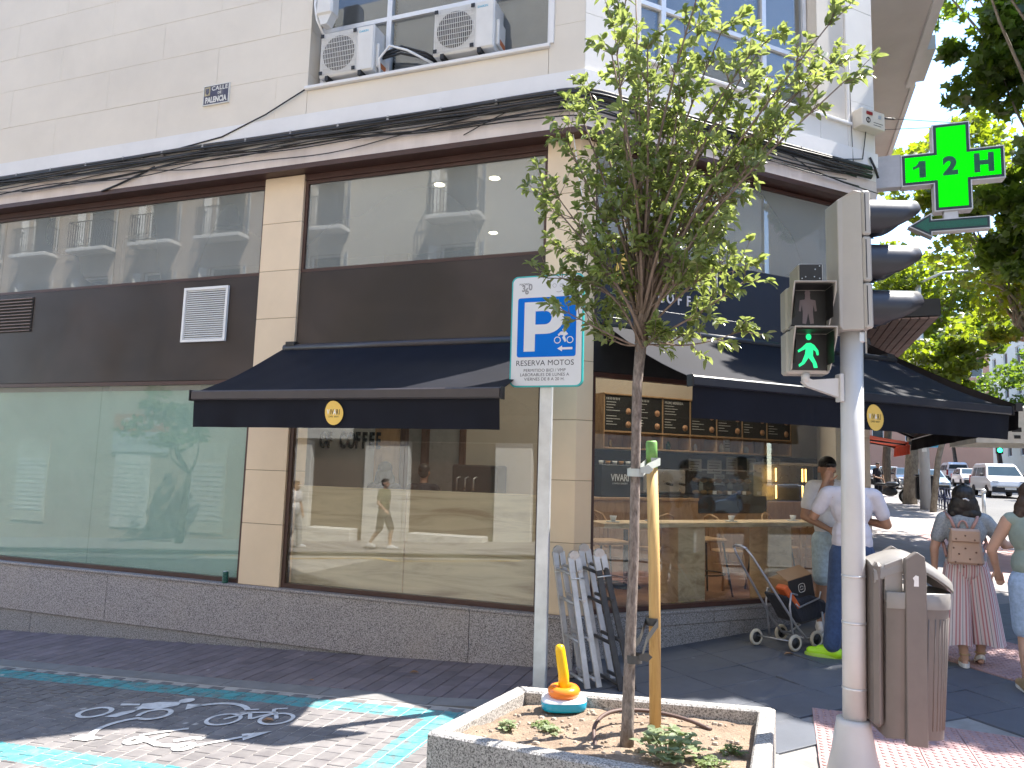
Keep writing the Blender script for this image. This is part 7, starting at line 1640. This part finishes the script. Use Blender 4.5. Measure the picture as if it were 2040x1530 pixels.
# oak screen right behind the side window
sc_ = thing('oak_screen', (-3.6, 6.87, .45), 'pale oak boarding behind the lower half of the side shop window', 'screen')
for a, b_ in ((-5.0, -3.64), (-3.63, -2.16)): mb = MB(); mb.cbox(a, b_, 6.865, 6.885, .48, 1.557, .003); mb.build('board', m_oak, sc_)
# letters on the white wall
lt = thing('wall_lettering', (-6.1, 9.58, 2.0), 'black wall letters OF COFFEE seen through the side window', 'sign'); x = -6.66
for ch_ in 'OF COFFEE':
    if ch_ == ' ': x += .1; continue
    mb = MB(); put_text(mb, ch_, (x+.05, 9.599, 2.15), (1, 0, 0), (0, 0, 1), .33, .012, extr=.012, bold=.012, xs=.5, align='LEFT'); mb.build('letter', m_ink, lt); x += {'O': .14, 'F': .118, 'C': .135, 'E': .118}[ch_]
# coffee brewer and seated guests behind the screen
bw = thing('coffee_brewer', (-3.85, 9.2, 1.3), 'black coffee brewer in front of the beige panel, seen through the side window', 'machine')
mb = MB(); mb.cbox(-4.15, -3.5, 9.1, 9.5, 1.35, 1.84, .02); mb.build('case', m_black, bw)
for k in range(3): mb = MB(); mb.tube([(-4.05+.12*k, 9.05, 1.5), (-4.05+.12*k, 9.06, 1.66), (-4.02+.12*k, 9.1, 1.68)], .012, 6); mb.build('tap', m_steel, bw)
sb_ = thing('sideboard', (-3.85, 9.3, ZF), 'oak sideboard under the coffee brewer', 'cabinet'); mb = MB(); mb.cbox(-4.2, -3.4, 9.08, 9.55, ZF, 1.348, .01); mb.build('carcass', m_oak2, sb_); mb = MB(); mb.cbox(-4.22, -3.38, 9.06, 9.56, 1.32, 1.349, .004); mb.build('worktop', m_oak2, sb_)
seated = dict(pel=(0, 0, .55), wai=(0, 0, .70), che=(0, .02, .95), nec=(0, .03, 1.12), hea=(0, .06, 1.29), rs=(.18, .02, 1.06), ls=(-.18, .02, 1.06), re=(.23, .12, .82), rh=(.12, .34, .78), le=(-.23, .12, .82), lh=(-.12, .34, .78), rp=(.09, .0, .52), lp=(-.09, 0, .52), rk=(.1, .42, .50), lk=(-.1, .42, .50), ra=(.1, .40, .085), la=(-.1, .40, .085))
for i, (x, y) in enumerate(((-4.98, 8.75), (-4.55, 9.05))):
    person(['seated guest with black hair behind the oak screen', 'second seated guest with dark hair right of the first, behind the oak screen'][i], (x, y, ZF+.07), (-.3, 1), 1.70, seated, m_sk1, [('tee', m_navy_c, .56), ('trousers', m_navy_c)], .014, hair='bob' if i == 0 else 'short')
    s_ = thing('seat_cube', (x, y, ZF), ['low seat under the first seated guest', 'low seat under the second seated guest'][i], 'stool'); mb = MB(); mb.cbox(x-.18, x+.18, y-.2, y+.16, ZF+.40, ZF+.45, .01); mb.build('seat', m_oak2, s_)
    for a, b_ in ((-.15, -.16), (.15, -.16), (-.15, .12), (.15, .12)): mb = MB(); mb.tube([(x+a, y+b_, ZF), (x+a, y+b_, ZF+.40)], .015, 6); mb.build('leg', m_black, s_)
# downlights by the side window, and added unseen ones that light the room
m_dl = emit('downlight_glow', (1, .86, .62), 5)
for i, (x, y) in enumerate(((-3.57, 7.2), (-2.9, 7.2), (-3.6, 8.95), (-.6, 8.6), (-2.0, 9.6), (-1.0, 11.2), (-3.0, 11.8))):
    d = thing('ceiling_downlight', (x, y, 4.99), 'round ceiling downlight in the café, %s' % ['left of the pair near the side window', 'right of the pair near the side window', 'deeper inside behind the side window pair', 'added above the bar table to light the room', 'added above the chairs to light the room', 'added above the counter to light the room', 'added above the menu boards to light the room'][i], 'light', 'café downlights')
    mb = MB(); mb.lathe([(.075, 0), (.078, .012), (.065, .014)], (x, y, 4.975), 20); mb.build('trim', m_white, d)
    mb = MB(); mb.lathe([(.06, 0), (.06, .004)], (x, y, 4.969), 20); mb.build('lamp_disc', m_dl, d)
    l = bpy.data.lights.new('downlight', 'SPOT'); l.spot_size = rad(125); l.spot_blend = .6; l.energy = 36 if i > 2 else 16; l.color = (1, .88, .74); l.shadow_soft_size = .08; lo = bpy.data.objects.new('downlight_bulb', l); COL.objects.link(lo); lo.location = (0, 0, -.06); lo.parent = d
# --- back wall with shelf of menu boards (corner frame, o negative = inside)
mb = MB(FC); mb.box(1.5, 7.6, -3.75, -3.66, ZF, 5.0); st_(mb.build('cafe_wall', m_beige))
mb = MB(FC); mb.box(1.5, 7.6, -3.655, -3.64, 1.45, 2.14); st_(mb.build('cafe_wall', m_menu))
sh = thing('menu_shelf', AX+CD*4-CN*3.5+Vector((0, 0, 2.16)), 'oak shelf unit framing the black menu boards on the back wall', 'shelf')
NS = 7; s0, wS = 2.40, .535
for z in (2.145, 2.395, 2.96): mb = MB(FC); mb.cbox(s0, s0+NS*wS+.02, -3.63, -3.32, z, z+.025, .003); mb.build('shelf_board', m_oak2, sh)
for k in range(NS+1): mb = MB(FC); mb.cbox(s0+k*wS, s0+k*wS+.02, -3.63, -3.33, 2.171, 2.958, .003); mb.build('divider', m_oak2, sh)
mb = MB(FC); mb.box(s0, s0+NS*wS, -3.638, -3.631, 2.16, 2.96); mb.build('back_board', m_oak2, sh)
RM = random.Random(9)
for k in range(NS):
    a = s0+k*wS+.025; b_ = a+wS-.03; t = thing('menu_board', AX+CD*(a+.2)-CN*3.34+Vector((0, 0, 2.43)), 'black menu board with chalk lettering, %s from the left on the café shelf' % ['first', 'second', 'third', 'fourth', 'fifth', 'sixth', 'seventh'][k], 'menu board', 'menu boards on the back wall')
    mb = MB(FC); mb.cbox(a, b_, -3.36, -3.335, 2.424, 2.955, .003); mb.build('board', m_menu, t)
    mb = MB(); hd_ = {2: 'PROMO MERIENDA', 3: 'BATIDOS'}.get(k)
    if hd_: put_text(mb, hd_, AX+CD*(a+.02)-CN*3.333+Vector((0, 0, 2.90)), CD, (0, 0, 1), .055, .001, align='LEFT', xs=.75, bold=.001)
    else:
        for q in range(9): p = AX+CD*(a+.02+.028*q)-CN*3.332+Vector((0, 0, 2.885)); mb.add([p, p+CD*.012, p+CD*.012+Vector((0, 0, .034)), p+Vector((0, 0, .034))], [(0, 1, 2, 3)], raw=True)
    for q in range(9):
        z = 2.845-.042*q; L = RM.uniform(.10, .26)
        if q == 4: continue
        p = AX+CD*(a+.02)-CN*3.332+Vector((0, 0, z)); mb.add([p, p+CD*L, p+CD*L+Vector((0, 0, .010)), p+Vector((0, 0, .010))], [(0, 1, 2, 3)], raw=True)
    mb.build('chalk_text', m_chalk, t, recalc=False); t.children[-1]['kind'] = 'stuff'
    for q in range(2 if k != 2 else 1):
        mb = MB(frame(AX+CD*(b_-.09)-CN*3.333+Vector((0, 0, 2.52+.2*q)), CD, (0, 0, 1), CN)); mb.lathe([(.05, 0), (.05, .002)], (0, 0, 0), 16); mb.build('dish_picture', m_food, t)
# --- counter
ct = thing('service_counter', AX+CD*4-CN*2.6+Vector((0, 0, ZF)), 'honey oak service counter across the back of the café', 'counter')
mb = MB(FC); mb.cbox(1.7, 3.45, -3.0, -2.45, ZF, 1.42, .006); mb.build('oak_front', m_oak2, ct); mb = MB(FC); mb.cbox(4.75, 6.6, -3.0, -2.45, ZF, 1.42, .006); mb.build('oak_front', m_oak2, ct)
mb = MB(FC); mb.cbox(3.452, 4.748, -3.0, -2.47, ZF, 1.25, .006); mb.build('oak_front', m_oak2, ct); mb = MB(FC); mb.cbox(1.68, 3.45, -3.02, -2.43, 1.422, 1.46, .004); mb.build('worktop', m_oak2, ct)
dc = thing('cake_display', AX+CD*4.1-CN*2.7+Vector((0, 0, 1.25)), 'glass cake display case with black base on the counter', 'display case')
mb = MB(FC); mb.cbox(3.455, 4.745, -3.0, -2.46, 1.252, 1.5, .005); mb.build('base', m_black, dc); mb = MB(FC); mb.cbox(3.5, 4.7, -2.95, -2.5, 1.86, 1.88, .003); mb.build('top', m_steel, dc)
for a, b_, c_, d_ in ((3.5, 4.7, -2.505, -2.5), (3.5, 3.505, -2.95, -2.506), (4.695, 4.7, -2.95, -2.506)): mb = MB(FC); mb.box(a, b_, c_, d_, 1.502, 1.858); mb.build('pane', m_clear, dc)
mb = MB(FC); mb.box(3.51, 4.69, -2.9, -2.52, 1.67, 1.68); mb.build('glass_shelf', m_clear, dc)
for k in range(16):
    s = 3.58+.14*(k % 8); z = 1.505 if k < 8 else 1.682; t = thing('pastry', AX+CD*s-CN*2.66+Vector((0, 0, z)), 'pastry on the %s shelf of the glass cake display, %s from the left' % ('lower' if k < 8 else 'upper', ['first', 'second', 'third', 'fourth', 'fifth', 'sixth', 'seventh', 'eighth'][k % 8]), 'pastry', 'pastries in the cake display'); mb = MB(FC); mb.ell((s, -2.66, z+.035), (.05, .07, .035), 10, 6); mb.build('crust', m_bread, t)
lf_ = thing('lit_fridge', AX+CD*5.6-CN*2.7+Vector((0, 0, 1.42)), 'lit glass fridge with warm light strips at the right of the counter', 'fridge')
mb = MB(FC); mb.cbox(4.9, 6.2, -3.0, -2.9, 1.425, 2.0, .005); mb.build('back', m_steel, lf_); mb = MB(FC); mb.cbox(4.9, 6.2, -2.9, -2.48, 1.98, 2.02, .004); mb.build('top', m_steel, lf_)
for z in (1.43, 1.7): mb = MB(FC); mb.box(4.92, 6.18, -2.9, -2.5, z, z+.01); mb.build('fridge_shelf', m_clear, lf_)
m_strip = emit('warm_strip', (1, .55, .14), 1.6)
for s in (5.0, 5.55, 5.62, 6.1):
    for z in (1.47, 1.73): mb = MB(FC); mb.box(s, s+.018, -2.54, -2.525, z, z+.2); mb.build('light_strip', m_strip, lf_)
cm = thing('grinder_box', AX+CD*2.1-CN*2.6+Vector((0, 0, 1.46)), 'black counter box with white lettering at the left of the counter', 'machine')
mb = MB(FC); mb.cbox(1.85, 2.45, -2.85, -2.5, 1.462, 1.90, .01); mb.build('case', m_black, cm)
mb = MB(); put_text(mb, 'VIVARI', AX+CD*2.15-CN*2.5+Vector((0, 0, 1.72)), CD, (0, 0, 1), .13, .002, bold=.003, xs=.75); put_text(mb, 'COFFEE & BAKERY', AX+CD*2.15-CN*2.5+Vector((0, 0, 1.645)), CD, (0, 0, 1), .03, .002); mb.build('lettering', m_wht_ink, cm)
for k in range(5): t = thing('coffee_cup', AX+CD*(1.92+.11*k)-CN*2.6+Vector((0, 0, 1.9)), 'cup on the black counter box with white lettering, %s from the left' % ['first', 'second', 'third', 'fourth', 'fifth'][k], 'cup', 'cups on the black box'); mb = MB(FC); mb.lathe([(.026, 0), (.036, .05), (.034, .05), (.02, .008)], (1.92+.11*k, -2.62, 1.902), 12); mb.build('bowl', m_bread if k % 2 else m_white, t)
em = thing('espresso_machine', AX+CD*3-CN*3.1+Vector((0, 0, 1.46)), 'steel espresso machine on the café counter', 'machine')
mb = MB(FC); mb.cbox(2.62, 3.35, -2.98, -2.6, 1.52, 1.86, .02); mb.build('body', m_steel, em)
for s in (2.75, 3.0, 3.22): mb = MB(FC); mb.tube([(s, -2.58, 1.66), (s, -2.46, 1.645)], .018, 8); mb.build('group_handle', m_black, em)
mb = MB(FC); mb.cbox(2.65, 3.32, -2.9, -2.5, 1.462, 1.5, .005); mb.build('drip_tray', m_black, em)
for i, (s, z, w_, h_) in enumerate(((5.05, 2.34, .22, .30), (4.35, 1.95, .26, .2), (4.75, 1.93, .30, .22), (5.12, 1.96, .24, .28), (5.55, 1.95, .20, .30), (6.0, 1.9, .4, .4), (4.85, 1.72, .22, .18))):
    t = thing('paper_notice', AX+CD*s-CN*3.63+Vector((0, 0, z)), 'paper notice on the café back wall, %s' % ['highest one on the beige part', 'leftmost on the dark band', 'second on the dark band', 'third on the dark band', 'fourth on the dark band', 'large one at the right', 'lowest one'][i], 'notice', 'paper notices'); mb = MB(FC); mb.box(s-w_/2, s+w_/2, -3.632, -3.628, z-h_/2, z+h_/2); mb.build('sheet', m_paper, t)
    mb = MB(FC)
    for q in range(5): mb.box(s-w_/2+.03, s+w_/2-.03-.02*(q % 3), -3.6278, -3.627, z+h_/2-.05-.045*q, z+h_/2-.04-.045*q)
    mb.build('print', m_menu, t); t.children[-1]['kind'] = 'stuff'
# --- bar table along the window
bt_ = thing('bar_table', AX+CD*2-CN*.55+Vector((0, 0, ZF)), 'long pale oak bar table standing along the corner window', 'table')
mb = MB(FC); mb.cbox(.55, 3.7, -.78, -.36, 1.235, 1.285, .005); mb.build('table_top', m_oak, bt_)
for s in (1.52, 2.78): mb = MB(FC); mb.cbox(s, s+.36, -.72, -.42, ZF, 1.233, .005); mb.build('panel_leg', m_oak, bt_)
def stool(s, o, label):
    t = thing('bar_stool', AX+CD*s+CN*o+Vector((0, 0, ZF)), label, 'stool', 'bar stools at the window table'); mb = MB(FC); mb.cbox(s-.19, s+.19, o-.19, o+.19, 1.02, 1.06, .015); mb.build('seat', m_oak2, t)
    for a, b_ in ((-1, -1), (1, -1), (-1, 1), (1, 1)): mb = MB(FC); mb.tube([(s+a*.15, o+b_*.15, 1.02), (s+a*.23, o+b_*.22, ZF)], .012, 6); mb.build('leg', m_black, t)
    mb = MB(FC); mb.ring((s, o, ZF+.25), .235, .008, 2, 16, 5); mb.build('foot_ring', m_black, t)
stool(.95, -.95, 'bar stool at the left end of the window table'); stool(2.35, -1.0, 'bar stool between the two panel legs of the window table'); stool(3.4, -1.0, 'bar stool at the right end of the window table')
def bent_chair(s, o, a, label):
    t = thing('bentwood_chair', (0, 0, 0), label, 'chair', 'bentwood café chairs')
    mb = MB(); mb.lathe([(.19, 0), (.2, .012), (.19, .028)], (0, 0, .44), 20); mb.build('seat', m_oak2, t)
    for x, y in ((-.14, -.13), (.14, -.13)): mb = MB(); mb.tube([(x, y, .44), (x*1.25, y*1.3, 0)], .014, 7); mb.build('leg', m_oak2, t)
    mb = MB(); mb.tube([(-.19, .22, 0), (-.17, .17, .45), (-.19, .21, .75), (-.12, .24, .87), (0, .25, .9), (.12, .24, .87), (.19, .21, .75), (.17, .17, .45), (.19, .22, 0)], .014, 8); mb.build('back_hoop', m_oak2, t)
    mb = MB(); mb.tube([(-.10, .17, .45), (-.11, .2, .68), (-.06, .22, .78), (0, .225, .80), (.06, .22, .78), (.11, .2, .68), (.10, .17, .45)], .011, 7); mb.build('inner_hoop', m_oak2, t)
    mb = MB(); mb.ring((0, 0, .3), .16, .009, 2, 18, 6); mb.build('leg_ring', m_oak2, t)
    p = AX+CD*s+CN*o; place(t, (p.x, p.y, ZF), a); return t
bent_chair(3.0, -1.35, 2.3, 'bentwood chair with its back turned to the window near the panel leg'); bent_chair(1.35, -1.9, .6, 'bentwood chair at the left café table, nearest the glass'); bent_chair(1.75, -2.15, 2.6, 'bentwood chair at the left café table, behind the nearest one'); bent_chair(2.15, -1.75, 4.1, 'bentwood chair right of the left café table'); bent_chair(4.2, -1.6, 1.2, 'bentwood chair at the right café table, left side'); bent_chair(4.7, -1.5, 3.0, 'bentwood chair at the right café table, right side')
for i, (s, o) in enumerate(((1.75, -1.75), (4.45, -1.75))):
    t = thing('cafe_table', AX+CD*s+CN*o+Vector((0, 0, ZF)), ['round café table at the left of the room', 'round café table at the right of the room'][i], 'table'); mb = MB(FC); mb.lathe([(.3, 0), (.31, .012), (.3, .03)], (s, o, ZF+.72), 24); mb.build('table_top', m_oak, t); mb = MB(FC); mb.tube([(s, o, ZF), (s, o, ZF+.72)], .03, 10); mb.lathe([(.2, 0), (.18, .02), (.03, .03)], (s, o, ZF), 20); mb.build('pedestal', m_black, t)

# clutter on shelves and counter
m_btl = [mat('bottle_glass_%d' % i, c, .2) for i, c in enumerate(((.03, .10, .05), (.20, .08, .03), (.5, .5, .48), (.35, .25, .1), (.08, .08, .09)))]
RB = random.Random(4)
ORD = ['first', 'second', 'third', 'fourth', 'fifth', 'sixth', 'seventh']
for k in range(14):
    if k < 7: s, o, z = s0+.2+wS*k, -3.45, 2.171
    else: s, o, z = 1.9+.62*(k-7), -3.52, 1.47
    hgt = RB.uniform(.10, .17) if k < 7 else RB.uniform(.16, .3); rr_ = RB.uniform(.025, .04) if k < 7 else RB.uniform(.035, .07)
    t = thing('jar', AX+CD*s+CN*o+Vector((0, 0, z)), 'jar in the lower row of the oak menu shelf, %s from the left' % ORD[k] if k < 7 else 'canister behind the counter below the menu shelf, %s from the left' % ORD[k-7], 'jar', 'jars on the menu shelf' if k < 7 else 'canisters behind the counter')
    mb = MB(FC); mb.lathe([(rr_, 0), (rr_, hgt*.7), (rr_*.55, hgt*.82), (rr_*.55, hgt)], (s, o, z), 10); mb.build('jar_body', RB.choice(m_btl), t)
bc_ = thing('back_counter', AX+CD*4-CN*3.5+Vector((0, 0, ZF)), 'dark back counter under the black wall band', 'counter'); mb = MB(FC); mb.cbox(1.6, 6.9, -3.63, -3.36, ZF, 1.468, .006); mb.build('carcass', m_darkwood, bc_)
for k in range(4):
    s = 3.75+.28*k; t = thing('price_card', AX+CD*s-CN*2.49+Vector((0, 0, 1.5)), 'small white price card on the cake display, %s from the left' % ['first', 'second', 'third', 'fourth'][k], 'card', 'price cards'); mb = MB(FC); mb.box(s, s+.07, -2.498, -2.494, 1.52, 1.57); mb.build('card', m_paper, t)
for k, (s, o) in enumerate(((.75, -.5), (1.3, -.6), (2.3, -.48), (3.3, -.55))):
    t = thing('coffee_cup', AX+CD*s+CN*o+Vector((0, 0, 1.287)), 'white cup and saucer on the window bar table, %s from the left' % ['first', 'second', 'third', 'fourth'][k], 'cup', 'cups on the bar table'); mb = MB(FC); mb.lathe([(.07, 0), (.075, .008), (.03, .008)], (s, o, 1.287), 16); mb.build('saucer', m_white, t); mb = MB(FC); mb.lathe([(.024, 0), (.038, .055), (.035, .055), (.02, .01)], (s, o, 1.296), 14); mb.build('bowl', m_white, t)
